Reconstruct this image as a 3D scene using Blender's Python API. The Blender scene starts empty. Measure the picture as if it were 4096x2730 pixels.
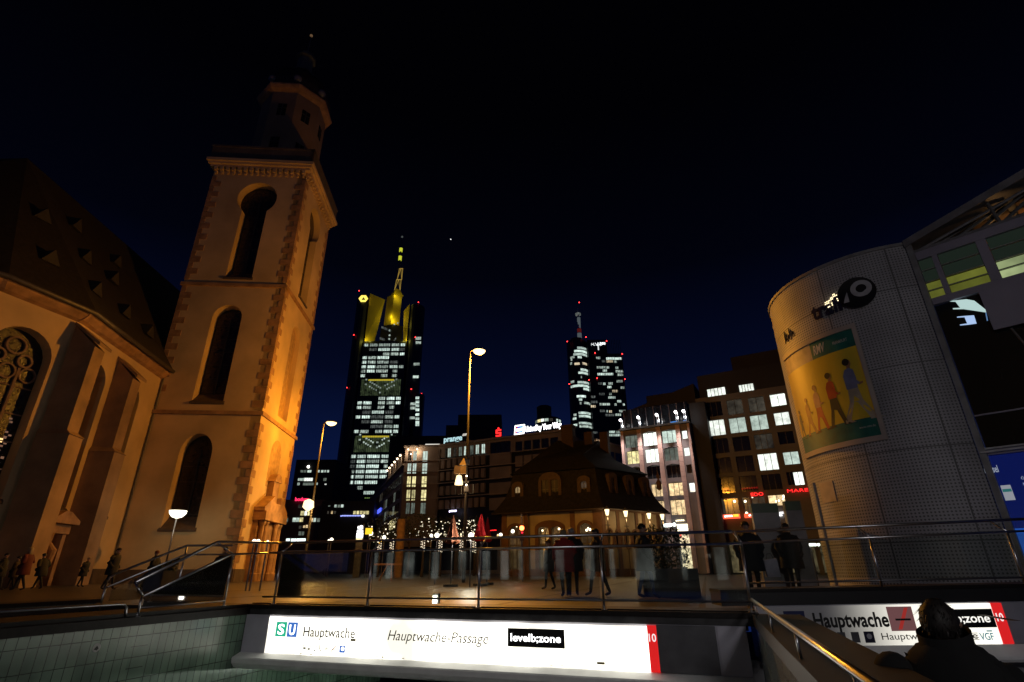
import bpy, math, random
import numpy as np
from math import radians as rad, sin, cos, pi
random.seed(7)
sc = bpy.context.scene; COL = sc.collection
# ---------------------------------------------------------------- camera
F = 2110.; PIT = rad(23.4); ROL = rad(-.3); CZ = .7
_x = np.array([1, 0, 0.]); _u = np.array([0, -sin(PIT), cos(PIT)]); FW = np.array([0, cos(PIT), sin(PIT)])
CX = cos(ROL)*_x + sin(ROL)*_u; CY = -sin(ROL)*_x + cos(ROL)*_u
CAM = np.array([0, 0, CZ])
from mathutils import Matrix, Vector
cd = bpy.data.cameras.new('camera'); cam = bpy.data.objects.new('camera', cd); COL.objects.link(cam)
cd.sensor_width = 36; cd.lens = F/4096*36; cd.clip_start = .1; cd.clip_end = 5000
cam.matrix_world = Matrix(((CX[0], CY[0], -FW[0], 0), (CX[1], CY[1], -FW[1], 0), (CX[2], CY[2], -FW[2], CZ), (0, 0, 0, 1)))
sc.camera = cam
# ---------------------------------------------------------------- sky (night, last blue light low in the west)
w = bpy.data.worlds.new('World'); sc.world = w; w.use_nodes = True
nt = w.node_tree; bg = nt.nodes['Background']
tc = nt.nodes.new('ShaderNodeTexCoord'); sx = nt.nodes.new('ShaderNodeSeparateXYZ'); rp = nt.nodes.new('ShaderNodeValToRGB')
nt.links.new(tc.outputs['Generated'], sx.inputs[0]); nt.links.new(sx.outputs['Z'], rp.inputs[0]); nt.links.new(rp.outputs[0], bg.inputs[0])
els = rp.color_ramp.elements
els[0].position = 0; els[0].color = (.0048, .0135, .074, 1)
els[1].position = 1; els[1].color = (.0003, .0003, .0006, 1)
for p, c in ((.18, (.0028, .0075, .042, 1)), (.33, (.0012, .0026, .0135, 1)), (.5, (.0005, .0008, .0034, 1)), (.72, (.0003, .0003, .0009, 1))):
    e = els.new(p); e.color = c
bg.inputs[1].default_value = 1.0
sc.view_settings.view_transform = 'Standard'; sc.view_settings.look = 'None'
sc.view_settings.exposure = 0; sc.view_settings.gamma = 1
try:
    sc.cycles.use_denoising = True; sc.cycles.max_bounces = 6; sc.cycles.sample_clamp_indirect = 4
    sc.cycles.caustics_reflective = False; sc.cycles.caustics_refractive = False
except Exception: pass
# ---------------------------------------------------------------- helpers: rays, frames
def ray(u, v): return CX*(u-2048)/F - CY*(v-1365)/F + FW
def atY(u, v, Y): d = ray(u, v); return CAM + d*(Y/d[1])
def atZ(u, v, z): d = ray(u, v); return CAM + d*((z-CZ)/d[2])
class Fr:
    """vertical plane: s runs along it, n out of it, z up"""
    def __init__(s, O, az):
        s.az = rad(az); s.O = np.array([O[0], O[1], 0.]); s.e = np.array([cos(s.az), sin(s.az), 0]); s.n = np.array([sin(s.az), -cos(s.az), 0])
    def pt(s, a, n, z): p = s.O + s.e*a + s.n*n; return np.array([p[0], p[1], z])
    def on(s, u, v, n=0.):
        d = ray(u, v); o = s.O + s.n*n; t = (o-CAM)@s.n/(d@s.n); p = CAM+d*t
        return (p-s.O)@s.e, p[2]
def fr2(A, B):
    return Fr(A, math.degrees(math.atan2(B[1]-A[1], B[0]-A[0])))
class Cyl:
    def __init__(s, c, R): s.c = np.array(c); s.R = R
    def pt(s, a, n, z): t = a/s.R; return np.array([s.c[0]+(s.R+n)*cos(t), s.c[1]+(s.R+n)*sin(t), z])
    def on(s, u, v, n=0.):
        d = ray(u, v); a = d[0]**2+d[1]**2; o = CAM[:2]-s.c; b = 2*(o@d[:2]); c = o@o-(s.R+n)**2
        t = (-b-math.sqrt(max(b*b-4*a*c, 0)))/(2*a); p = CAM+d*t; th = math.atan2(p[1]-s.c[1], p[0]-s.c[0])
        if th > 0: th -= 2*pi
        return th*s.R, p[2]
XY = Fr((0, 0), 0)
ROOT = {}
class MB:
    def __init__(s): s.v = []; s.f = []; s.m = []
    def add(s, vs, fs, m=0):
        k = len(s.v); s.v += [tuple(float(c) for c in p) for p in vs]
        s.f += [tuple(i+k for i in f) for f in fs]; s.m += [m]*len(fs); return s
    def hexa(s, p, m=0):
        return s.add(p, [(0, 3, 2, 1), (4, 5, 6, 7), (0, 1, 5, 4), (1, 2, 6, 5), (2, 3, 7, 6), (3, 0, 4, 7)], m)
    def box(s, fr, s0, s1, n0, n1, z0, z1, m=0):
        return s.hexa([fr.pt(a, n, z) for z in (z0, z1) for a, n in ((s0, n1), (s1, n1), (s1, n0), (s0, n0))], m)
    def strip(s, fr, s0, s1, n0, n1, z0, z1, m=0, k=12):
        for i in range(k): s.box(fr, s0+(s1-s0)*i/k, s0+(s1-s0)*(i+1)/k, n0, n1, z0, z1, m)
        return s
    def prism(s, plan, z0, z1, m=0):
        n = len(plan); vs = [(p[0], p[1], z0) for p in plan]+[(p[0], p[1], z1) for p in plan]
        return s.add(vs, [tuple(range(n-1, -1, -1)), tuple(range(n, 2*n))]+[(i, (i+1) % n, n+(i+1) % n, n+i) for i in range(n)], m)
    def loft(s, rings, m=0, caps=True):
        n = len(rings[0]); vs = [p for r in rings for p in r]; fs = []
        for j in range(len(rings)-1):
            fs += [(j*n+i, j*n+(i+1) % n, (j+1)*n+(i+1) % n, (j+1)*n+i) for i in range(n)]
        if caps: fs += [tuple(range(n-1, -1, -1)), tuple(range((len(rings)-1)*n, len(rings)*n))]
        return s.add(vs, fs, m)
    def tube(s, pts, r, k=8, m=0):
        pts = [np.array(p, float) for p in pts]; rr = r if hasattr(r, '__len__') else [r]*len(pts); rings = []
        for i, p in enumerate(pts):
            t = pts[min(i+1, len(pts)-1)]-pts[max(i-1, 0)]; t = t/(np.linalg.norm(t)+1e-9)
            a = np.array([0, 0, 1.]) if abs(t[2]) < .9 else np.array([1., 0, 0])
            x = np.cross(a, t); x /= np.linalg.norm(x); y = np.cross(t, x)
            rings.append([p+rr[i]*(x*cos(2*pi*j/k)+y*sin(2*pi*j/k)) for j in range(k)])
        return s.loft(rings, m)
    def lathe(s, c, prof, k=16, m=0, a0=0.):
        return s.loft([[(c[0]+r*cos(a0+2*pi*j/k), c[1]+r*sin(a0+2*pi*j/k), c[2]+z) for j in range(k)] for r, z in prof], m)
    def ball(s, c, r, k=10, m=0, sc_=(1, 1, 1)):
        h = max(4, k//2)
        return s.loft([[(c[0]+sc_[0]*r*sin(pi*i/h)*cos(2*pi*j/k), c[1]+sc_[1]*r*sin(pi*i/h)*sin(2*pi*j/k), c[2]-sc_[2]*r*cos(pi*i/h)) for j in range(k)] for i in range(h+1)], m, False)
    def fill(s, fr, loops, n0, n1, m=0):
        cu = bpy.data.curves.new('c', 'CURVE'); cu.dimensions = '2D'; cu.fill_mode = 'BOTH'; cu.extrude = .5
        for lp in loops:
            sp = cu.splines.new('POLY'); sp.points.add(len(lp)-1)
            for p, c in zip(sp.points, lp): p.co = (c[0], c[1], 0, 1)
            sp.use_cyclic_u = True
        return s._curve(cu, fr, n0, n1, m)
    def _curve(s, cu, fr, n0, n1, m, tf=None):
        ob = bpy.data.objects.new('c', cu); me = bpy.data.meshes.new_from_object(ob)
        ex = cu.extrude; vs = []
        for v in me.vertices:
            x, y = (v.co.x, v.co.y) if tf is None else tf(v.co.x, v.co.y)
            vs.append(fr.pt(x, n0+(n1-n0)*(v.co.z+ex)/(2*ex), y))
        s.add(vs, [tuple(p.vertices) for p in me.polygons], m)
        bpy.data.objects.remove(ob); bpy.data.curves.remove(cu); bpy.data.meshes.remove(me); return s
    def text(s, fr, body, s0, s1, z0, cap, n0, n1, m=0, bold=0., shear=0.):
        """text from s0 to s1, baseline z0, capital height cap"""
        cu = bpy.data.curves.new('t', 'FONT'); cu.body = body; cu.extrude = .05; cu.offset = bold; cu.shear = shear; cu.resolution_u = 3
        ob = bpy.data.objects.new('t', cu); me = bpy.data.meshes.new_from_object(ob)
        xs = [v.co.x for v in me.vertices]; bpy.data.objects.remove(ob); bpy.data.meshes.remove(me)
        a, b = min(xs), max(xs); k = (s1-s0)/(b-a); q = cap/.70
        return s._curve(cu, fr, n0, n1, m, lambda x, y: (s0+(x-a)*k, z0+y*q))
    def build(s, name, mats, parent=None, smooth=False, label=None):
        me = bpy.data.meshes.new(name); V = np.array(s.v)
        if parent is None: off = np.array([(V[:, 0].min()+V[:, 0].max())/2, (V[:, 1].min()+V[:, 1].max())/2, V[:, 2].min()])
        else: off = ROOT[parent.name]
        me.from_pydata([tuple(p) for p in (V-off)], [], s.f); me.update()
        for mt in (mats if isinstance(mats, (list, tuple)) else [mats]): me.materials.append(mt)
        me.polygons.foreach_set('material_index', s.m)
        if smooth: me.polygons.foreach_set('use_smooth', [True]*len(s.f))
        ob = bpy.data.objects.new(name, me); COL.objects.link(ob)
        if parent is None: ob.location = off
        else: ob.parent = parent
        ROOT[ob.name] = off
        if label: ob['label'] = label
        return ob
def tag(o, label, cat, group=None):
    o['label'] = label; o['category'] = cat
    if group: o['group'] = group
    return o
def struct(o): o['kind'] = 'structure'; return o
def thing(name, loc, label, cat, group=None):
    o = bpy.data.objects.new(name, None); COL.objects.link(o); o.location = loc; o.empty_display_size = .3
    ROOT[o.name] = np.array(loc, float); return tag(o, label, cat, group)
def part(parent, name, mats, fn, smooth=False, label=None):
    mb = MB(); fn(mb); return mb.build(name, mats, parent, smooth, label)
def lamp(kind, loc, energy, color, size=.2, name='light_source', parent=None, target=None, spot=None):
    l = bpy.data.lights.new(name, kind); l.energy = energy; l.color = color
    if kind == 'AREA': l.size = size
    else: l.shadow_soft_size = size
    if spot: l.spot_size = rad(spot[0]); l.spot_blend = spot[1]
    o = bpy.data.objects.new(name, l); COL.objects.link(o); L = np.array(loc, float)
    if parent is not None: o.parent = parent; L = L-ROOT[parent.name]
    o.location = L
    if target is not None: o.rotation_euler = Vector(np.array(target)-np.array(loc)).to_track_quat('-Z', 'Y').to_euler()
    return o
# ---------------------------------------------------------------- materials
_M = {}
def M(name, c, rough=.6, metal=0., nz=(3., .25), bump=0., spec=.5, coat=0.):
    if name in _M: return _M[name]
    m = bpy.data.materials.new(name); m.use_nodes = True; t = m.node_tree; b = t.nodes['Principled BSDF']
    b.inputs['Roughness'].default_value = rough; b.inputs['Metallic'].default_value = metal
    b.inputs['Specular IOR Level'].default_value = spec; b.inputs['Coat Weight'].default_value = coat
    g = t.nodes.new('ShaderNodeNewGeometry'); n = t.nodes.new('ShaderNodeTexNoise'); n.inputs['Scale'].default_value = nz[0]; n.inputs['Detail'].default_value = 6
    t.links.new(g.outputs['Position'], n.inputs['Vector'])
    r = t.nodes.new('ShaderNodeMapRange'); r.inputs[1].default_value = .3; r.inputs[2].default_value = .7; r.inputs[3].default_value = 1-nz[1]; r.inputs[4].default_value = 1+nz[1]
    t.links.new(n.outputs['Fac'], r.inputs[0])
    v = t.nodes.new('ShaderNodeVectorMath'); v.operation = 'SCALE'; v.inputs[0].default_value = c[:3]; t.links.new(r.outputs[0], v.inputs['Scale'])
    t.links.new(v.outputs[0], b.inputs['Base Color'])
    if bump:
        bp = t.nodes.new('ShaderNodeBump'); bp.inputs['Strength'].default_value = bump; bp.inputs['Distance'].default_value = .02
        n2 = t.nodes.new('ShaderNodeTexNoise'); n2.inputs['Scale'].default_value = nz[0]*8; n2.inputs['Detail'].default_value = 8
        t.links.new(g.outputs['Position'], n2.inputs['Vector']); t.links.new(n2.outputs['Fac'], bp.inputs['Height']); t.links.new(bp.outputs[0], b.inputs['Normal'])
    _M[name] = m; return m
def E(name, c, st, samp=False, room=None, back=(.02, .02, .02)):
    """light-giving surface; room=(scale,lo,hi): a lit interior seen through glass, uneven from room to room"""
    if name in _M: return _M[name]
    m = bpy.data.materials.new(name); m.use_nodes = True; t = m.node_tree; b = t.nodes['Principled BSDF']
    b.inputs['Base Color'].default_value = (*back, 1); b.inputs['Roughness'].default_value = .15
    b.inputs['Emission Color'].default_value = (*c, 1); b.inputs['Emission Strength'].default_value = st
    if room:
        g = t.nodes.new('ShaderNodeNewGeometry'); n = t.nodes.new('ShaderNodeTexNoise'); n.inputs['Scale'].default_value = room[0]; n.inputs['Detail'].default_value = 3; n.inputs['Roughness'].default_value = .75
        t.links.new(g.outputs['Position'], n.inputs['Vector'])
        r = t.nodes.new('ShaderNodeMapRange'); r.inputs[1].default_value = .33; r.inputs[2].default_value = .67; r.inputs[3].default_value = room[1]*st; r.inputs[4].default_value = room[2]*st
        t.links.new(n.outputs['Fac'], r.inputs[0])
        oi = t.nodes.new('ShaderNodeObjectInfo'); r2 = t.nodes.new('ShaderNodeMapRange'); r2.inputs[3].default_value = .6; r2.inputs[4].default_value = 1.15
        t.links.new(oi.outputs['Random'], r2.inputs[0])
        mu = t.nodes.new('ShaderNodeMath'); mu.operation = 'MULTIPLY'; t.links.new(r.outputs[0], mu.inputs[0]); t.links.new(r2.outputs[0], mu.inputs[1])
        t.links.new(mu.outputs[0], b.inputs['Emission Strength'])
    m.cycles.emission_sampling = 'AUTO' if samp else 'NONE'
    _M[name] = m; return m
def nodes(m): return m.node_tree, m.node_tree.nodes['Principled BSDF']
def tile_mat(name, fr, c1, c2, gc, off=0., band=None):
    """stack-bond upright tiles: 0.135 wide, 0.285 high, in the plane of frame fr"""
    m = M(name, c1, .22); t, b = nodes(m)
    g = t.nodes.new('ShaderNodeNewGeometry'); d = t.nodes.new('ShaderNodeVectorMath'); d.operation = 'DOT_PRODUCT'; d.inputs[1].default_value = tuple(fr.e)
    t.links.new(g.outputs['Position'], d.inputs[0]); sp = t.nodes.new('ShaderNodeSeparateXYZ'); t.links.new(g.outputs['Position'], sp.inputs[0])
    ad = t.nodes.new('ShaderNodeMath'); ad.operation = 'ADD'; ad.inputs[1].default_value = -float(fr.O@fr.e)+off; t.links.new(d.outputs['Value'], ad.inputs[0])
    za = t.nodes.new('ShaderNodeMath'); za.operation = 'ADD'; za.inputs[1].default_value = .2+.285*40; t.links.new(sp.outputs['Z'], za.inputs[0])
    sa = t.nodes.new('ShaderNodeMath'); sa.operation = 'ADD'; sa.inputs[1].default_value = .135*200; t.links.new(ad.outputs[0], sa.inputs[0])
    cb = t.nodes.new('ShaderNodeCombineXYZ'); t.links.new(sa.outputs[0], cb.inputs[0]); t.links.new(za.outputs[0], cb.inputs[1])
    def brick(w_, h_):
        k = t.nodes.new('ShaderNodeTexBrick'); k.offset = 0; k.squash = 1; k.inputs['Scale'].default_value = 1; k.inputs['Brick Width'].default_value = w_; k.inputs['Row Height'].default_value = h_
        k.inputs['Mortar Size'].default_value = .0055; k.inputs['Mortar Smooth'].default_value = .2; k.inputs['Color1'].default_value = (*c1, 1); k.inputs['Color2'].default_value = (*c2, 1); k.inputs['Mortar'].default_value = (*gc, 1)
        t.links.new(cb.outputs[0], k.inputs['Vector']); return k
    a = brick(.135, .285); out, hf = a.outputs['Color'], a.outputs['Fac']
    if band:
        c = brick(.27, .1425)
        x1 = t.nodes.new('ShaderNodeMath'); x1.operation = 'COMPARE'; x1.inputs[1].default_value = band[0]; x1.inputs[2].default_value = band[1]; t.links.new(ad.outputs[0], x1.inputs[0])
        mx = t.nodes.new('ShaderNodeMix'); mx.data_type = 'RGBA'; t.links.new(x1.outputs[0], mx.inputs[0]); t.links.new(a.outputs['Color'], mx.inputs[6]); t.links.new(c.outputs['Color'], mx.inputs[7]); out = mx.outputs[2]
    nz = t.nodes.new('ShaderNodeTexNoise'); nz.inputs['Scale'].default_value = 1.7; t.links.new(g.outputs['Position'], nz.inputs['Vector'])
    mr = t.nodes.new('ShaderNodeMapRange'); mr.inputs[1].default_value = .3; mr.inputs[2].default_value = .7; mr.inputs[3].default_value = .6; mr.inputs[4].default_value = 1.15; t.links.new(nz.outputs['Fac'], mr.inputs[0])
    vs = t.nodes.new('ShaderNodeVectorMath'); vs.operation = 'SCALE'; t.links.new(out, vs.inputs[0]); t.links.new(mr.outputs[0], vs.inputs['Scale'])
    t.links.new(vs.outputs[0], b.inputs['Base Color'])
    bp = t.nodes.new('ShaderNodeBump'); bp.invert = True; bp.inputs['Strength'].default_value = .5; bp.inputs['Distance'].default_value = .004; t.links.new(hf, bp.inputs['Height']); t.links.new(bp.outputs[0], b.inputs['Normal'])
    return m
PLASTER = M('church_plaster', (.60, .43, .22), .85, nz=(.35, .22), bump=.25)
SAND = M('red_sandstone', (.36, .205, .10), .85, nz=(1.6, .35), bump=.4)
SLATE = M('roof_slate', (.024, .020, .016), .6, nz=(4, .4), bump=.5)
DKGLASS = M('dark_window_glass', (.012, .014, .016), .12, nz=(1, .1))
LEAD = M('leaded_church_glass', (.02, .018, .018), .25, nz=(5, .5), bump=.6)
STEEL = M('brushed_steel', (.55, .55, .56), .28, 1., nz=(9, .12))
DKSTEEL = M('dark_steel', (.16, .16, .17), .4, .8)
COPING = M('dark_polished_granite', (.011, .008, .007), .5, nz=(14, .5), spec=.25)
PAVING = M('plaza_paving', (.032, .025, .022), .42, nz=(.6, .35), bump=.3)
CONC = M('grey_concrete', (.22, .22, .22), .8, nz=(2, .3), bump=.3)
GDARK = M('dark_front_glass', (.012, .014, .014), .05, nz=(1, .1))
GREYMET = M('grey_sheet_metal', (.40, .40, .45), .45, .3, nz=(3, .15))
WHITEMET = M('white_sheet_metal', (.88, .89, .88), .4, nz=(3, .1))
BLACK = M('black_paint', (.008, .008, .008), .5)
DARKB = M('dark_tower_cladding', (.018, .018, .02), .5, nz=(.05, .2))
DARKB2 = M('dark_far_facade', (.014, .013, .013), .7, nz=(.1, .3))
FRAME = M('dark_window_frame', (.05, .045, .04), .5)
STONE = M('beige_stone_facade', (.22, .19, .165), .8, nz=(.4, .2), bump=.2)
GSTONE = M('grey_stone_facade', (.15, .145, .14), .8, nz=(.4, .2), bump=.2)
OFF_C = E('cool_office_light', (.82, 1, .88), .75, room=(.9, .55, 1.35))
OFF_B = E('bright_office_light', (.93, 1, .90), 1.5, room=(1.1, .7, 1.4))
OFF_D = E('dim_office_light', (.75, .9, .75), .14, room=(.8, .5, 1.6))
OFF_W = E('warm_shop_light', (1, .72, .38), 1.0, room=(1.6, .35, 1.7))
OFF_Y = E('yellow_room_light', (1, .88, .42), .85, room=(1.2, .4, 1.5))
OFF_X = E('faint_room_light', (.9, .8, .6), .035, room=(.8, .3, 1.8))
TOWERW = E('tower_office_light', (.78, .95, .84), .42, room=(.45, .25, 2.0))
TOWERB = E('tower_bright_office_light', (.80, 1, .9), .8, room=(.35, .5, 1.6))
TOWERD = E('tower_dim_office_light', (.8, .9, .85), .10, room=(.5, .2, 1.8))
TOWERY = E('tower_warm_office_light', (1, .82, .55), .6, room=(.5, .3, 1.8))
REDL = E('red_aircraft_light', (1, .03, .03), 6)
REDS = E('red_neon', (1, .02, .02), 2.2)
WHITES = E('white_neon', (1, 1, 1), 3)
SOD = E('sodium_lamp', (1, .68, .30), 3.2)
SODC = (1, .39, .03)
WARM = E('warm_lantern_glass', (1, .74, .38), 2.6)
GLOBE = E('white_lamp_globe', (1, .93, .72), 3)
LEDW = E('white_small_light', (1, .95, .85), 5)
# ================================================================ main frames
SG = Fr((-.02, 9.5), -18.6)                    # sign wall of the near stairs (z 0 = plaza)
LW = Fr((-5.03, 11.16), 71.4)                  # left tiled wall, s negative towards the viewer
RW = Fr((3.40, 8.38), -108.6)                  # right wall, s positive towards the viewer
S2 = Fr((4.34, 9.8), -6.2)                     # sign wall of the right stairs
# ---------------------------------------------------------------- ground
def ring(fr, pts): return [tuple(fr.pt(a, n, 0)[:2]) for a, n in pts]
class Top:
    def pt(s, a, n, z): return np.array([a, z, n])
g = MB(); L0 = LW.pt(.1, -.22, 0); hole = [tuple(L0[:2]), tuple(LW.pt(-14, -.22, 0)[:2]), tuple(RW.pt(14, -9., 0)[:2]), tuple(S2.pt(8.5, -.1, 0)[:2]), tuple(S2.pt(-.45, -.1, 0)[:2]), tuple(SG.pt(3.5, -.12, 0)[:2])]
hole2 = [tuple(LW.pt(a, n, 0)[:2]) for a, n in ((.9, -5.1), (-12, -5.1), (-12, -1.2), (.9, -1.2))]
g.fill(Top(), [[(-900, -300), (900, -300), (900, 1200), (-900, 1200)], hole, hole2], -.12, 0)
struct(g.build('plaza_ground', PAVING))
pf = MB(); pf.prism([(-30, -20), (30, -20), (30, 40), (-30, 40)], -3.3, -3.2); struct(pf.build('passage_floor', CONC))
pj = MB()                                       # pale joint lines of the paving
for k in range(9):
    a = -14+k*4.2; pj.fill(Top(), [[tuple(SG.pt(x, n, 0)[:2]) for x, n in ((a, -1.2), (a+.13, -1.2), (a+.13, -46), (a, -46))]], .002, .004)
struct(pj.build('paving_strips', M('pale_paving_strip', (.07, .055, .045), .6)))
# ================================================================ near station stairs
TILE_L = tile_mat('green_wall_tiles', LW, (.17, .26, .19), (.13, .21, .155), (.012, .022, .012), band=(-2.075, .135))
t = thing('tiled_wall', LW.pt(-4, 0, -3), 'green tiled side wall of the station stairs under dark stone coping', 'wall')
part(t, 'tiled_face', TILE_L, lambda b: b.box(LW, -13, 5, -.3, 0, -3.2, -.06))
part(t, 'coping', COPING, lambda b: (b.box(LW, -13, .15, -1.15, .035, -.055, .06), b.box(LW, -13, .15, -1.0, -.03, .06, .12)))
part(t, 'round_sticker', [M('white_sticker', (.5, .5, .48), .5), BLACK], lambda b: (b.fill(LW, [[(-2.74+.055*cos(i*pi/10), -.29+.055*sin(i*pi/10)) for i in range(20)]], .001, .004), b.fill(LW, [[(-2.775, -.31), (-2.74, -.265), (-2.71, -.30), (-2.73, -.325)]], .004, .006, 1)))
t = thing('station_side_wall', RW.pt(4, 0, -3), 'pale tiled wall right of the stairs with dark coping and steel handrail', 'wall')
TILE_R = tile_mat('pale_wall_tiles', RW, (.30, .34, .30), (.26, .30, .26), (.03, .04, .03))
part(t, 'tiled_face', TILE_R, lambda b: b.box(RW, .0, 13, -.28, 0, -3.2, -.05))
part(t, 'coping', BLACK, lambda b: (b.box(RW, -.1, 13, -.6, .03, -.05, .10)))
part(t, 'handrail', STEEL, lambda b: b.tube([RW.pt(-.05, 0, .285), RW.pt(9, 0, .285)], .024, 10), True)
for a in (.35, 2.35, 4.2, 6.0): part(t, 'handrail_post', STEEL, lambda b: b.tube([RW.pt(a, -.01, .10), RW.pt(a, 0, .27)], .011, 6), True)
# lightbox sign ---------------------------------------------------
PANEL = E('lit_sign_panel', (1, .96, .82), 1.9, samp=True, back=(.7, .7, .65))
_t, _b = nodes(PANEL); _g = _t.nodes.new('ShaderNodeNewGeometry'); _n = _t.nodes.new('ShaderNodeTexNoise'); _n.inputs['Scale'].default_value = 1.3; _t.links.new(_g.outputs['Position'], _n.inputs['Vector'])
_r = _t.nodes.new('ShaderNodeMapRange'); _r.inputs[1].default_value = .36; _r.inputs[2].default_value = .6; _r.inputs[3].default_value = 1.05; _r.inputs[4].default_value = 2.6; _t.links.new(_n.outputs['Fac'], _r.inputs[0]); _t.links.new(_r.outputs[0], _b.inputs['Emission Strength'])
REDP = E('lit_red_panel', (.85, .02, .02), .75, back=(.4, .01, .01)); REDT = E('lit_white_figures', (1, .9, .9), 1.)
GREENP = E('lit_green_panel', (.03, .62, .36), .75); BLUEP = E('lit_blue_panel', (.07, .23, .75), .75)
INK = M('sign_ink', (.01, .01, .01), .6); INKG = M('faded_sign_ink', (.10, .095, .08), .6); BLK = M('sign_black', (.004, .004, .004), .5)
t = thing('station_sign', SG.pt(-1, 0, -.95), 'long glowing white station sign with green S, blue U and black level box', 'sign')
part(t, 'housing', M('sign_housing', (.55, .54, .62), .5, nz=(2, .15)), lambda b: (b.box(SG, -5.28, -4.74, -.45, .012, -.70, -.055), b.box(SG, -4.74, 3.46, -.45, -.02, -.70, -.055), b.box(SG, 3.07, 3.46, -.02, .0, -.66, -.06)))
part(t, 'end_cover', M('dark_end_cover', (.13, .13, .14), .4, .3), lambda b: b.box(SG, 2.235, 3.05, -.02, .03, -.655, -.06))
def gutter(b):
    prof = [(.022, -.668), (.19, -.728), (.205, -.75), (.195, -.82), (.13, -.89), (.02, -.93), (-.45, -.945), (-.45, -.70)]
    b.loft([[SG.pt(a, n, z) for n, z in prof] for a in (-5.28, -5.1, 3.46)])
part(t, 'gutter', WHITEMET, gutter)
part(t, 'soffit', CONC, lambda b: b.box(SG, -5.2, 3.46, -6, -.46, -.97, -.90))
for a0, a1 in ((-4.735, -2.268), (-2.25, .262), (.276, 2.098)):
    part(t, 'lit_panel', PANEL, lambda b: b.box(SG, a0, a1, -.018, .02, -.66, -.085))
p = part(t, 'red_end_panel', REDP, lambda b: b.box(SG, 2.10, 2.232, -.018, .022, -.66, -.07))
part(t, 'exit_number', REDT, lambda b: b.text(SG, '10', 2.115, 2.218, -.275, .10, .023, .026, bold=.012))
n1, n2 = .021, .024
def sp(u, v): return SG.on(u, v, .022)
def sbox(b, u0, u1, v0, v1, na=n1, nb=n2, m=0):
    a0, z0 = sp((u0+u1)/2-(u1-u0)/2, (v0+v1)/2); a1, _ = sp(u1, (v0+v1)/2); zt = sp((u0+u1)/2, v0)[1]; zb = sp((u0+u1)/2, v1)[1]
    b.box(SG, a0, a1, na, nb, zb, zt, m); return a0, a1, zb, zt
def badge(u0, u1, v0, v1, ch, mt, nm):
    r = []
    q = part(t, nm, mt, lambda b: r.append(sbox(b, u0, u1, v0, v1))); a0, a1, zb, zt = r[0]; wd = a1-a0; hh = zt-zb
    part(q, 'badge_letter', WHITES, lambda b: b.text(SG, ch, a0+wd*.2, a1-wd*.2, zb+hh*.16, hh*.68, n2+.001, n2+.004, bold=.02))
badge(1104, 1146, 2488, 2547, 'S', GREENP, 'green_badge'); badge(1150, 1189, 2490, 2549, 'U', BLUEP, 'blue_badge')
def line(txt, u0, u1, vb, vt, mt, nm, bold=0., shear=0.):
    a0, zb = sp(u0, vb); a1, _ = sp(u1, vb); zt = sp(u0, vt)[1]
    part(t, nm, mt, lambda b: b.text(SG, txt, a0, a1, zb, zt-zb, n1, n2, bold=bold, shear=shear))
line('Hauptwache', 1212, 1419, 2546, 2506, INK, 'station_name', .006)
line('Hauptwache-Passage', 1550, 1954, 2561, 2520, INKG, 'passage_name', -.002, .25)
r_ = []; q = part(t, 'black_box', BLK, lambda b: r_.append(sbox(b, 2031, 2258, 2516, 2591)))
a0, a1, zb, zt = r_[0]
part(q, 'box_lettering', WHITES, lambda b: b.text(SG, 'levelb;zone', a0+.05, a1-.06, zb+(zt-zb)*.30, (zt-zb)*.42, n2+.001, n2+.004, bold=.012))
def picto(b):
    k = {0: INK}
    sbox(b, 1213, 1223, 2590, 2597); sbox(b, 1211, 1216, 2583, 2586)
    a0, z0 = sp(1228, 2605); a1, z1 = sp(1244, 2586)
    b.fill(SG, [[(a0, z0), (a1, z0), (a1, z1), (a0, z1)], [(a0+.006, z0+.006), (a1-.006, z0+.006), (a1-.006, z1-.006), (a0+.006, z1-.006)]], n1, n2)
    sbox(b, 1232, 1239, 2593, 2601)
    for x in (1230, 1236, 1241): sbox(b, x, x+1.5, 2577, 2582)
    sbox(b, 1256, 1262, 2601, 2606); sbox(b, 1266, 1268.5, 2584, 2592)
    b.tube([SG.pt(*[(sp(u, v))[0], n2, sp(u, v)[1]]) for u, v in ((1278, 2581), (1277, 2590), (1280, 2600), (1284, 2606))], .006, 6)
    a0, z0 = sp(1299, 2603); a1, _ = sp(1318, 2604); b.text(SG, 'WC', a0, a1, z0, .055, n1, n2)
part(t, 'pictogram_row', INKG, picto)
def nosmoke(b):
    p0, p1 = sp(1321, 2611), sp(1345, 2583)
    b.tube([SG.pt(p0[0], n2, p0[1]), SG.pt(p1[0], n2, p1[1])], .006, 6); sbox(b, 1328, 1340, 2596, 2599)
part(t, 'no_smoking_mark', M('faded_red_ink', (.6, .12, .08), .6), nosmoke)
q = part(t, 'blue_square', BLUEP, lambda b: sbox(b, 1358, 1380, 2584, 2612))
def shape(b):
    c = sp(1371, 2596); b.fill(SG, [[(c[0]+.032*cos(i*pi/8), c[1]+.03*sin(i*pi/8)) for i in range(16)]], n2+.001, n2+.003)
part(q, 'white_shape', WHITES, shape)
STK = M('old_sticker', (.35, .30, .16), .7)
part(t, 'sticker', STK, lambda b: sbox(b, 1402, 1423, 2556, 2566)); part(t, 'sticker', STK, lambda b: sbox(b, 2388, 2419, 2649, 2659))
DIRT = M('sign_dirt', (.28, .22, .10), .9)
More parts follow.
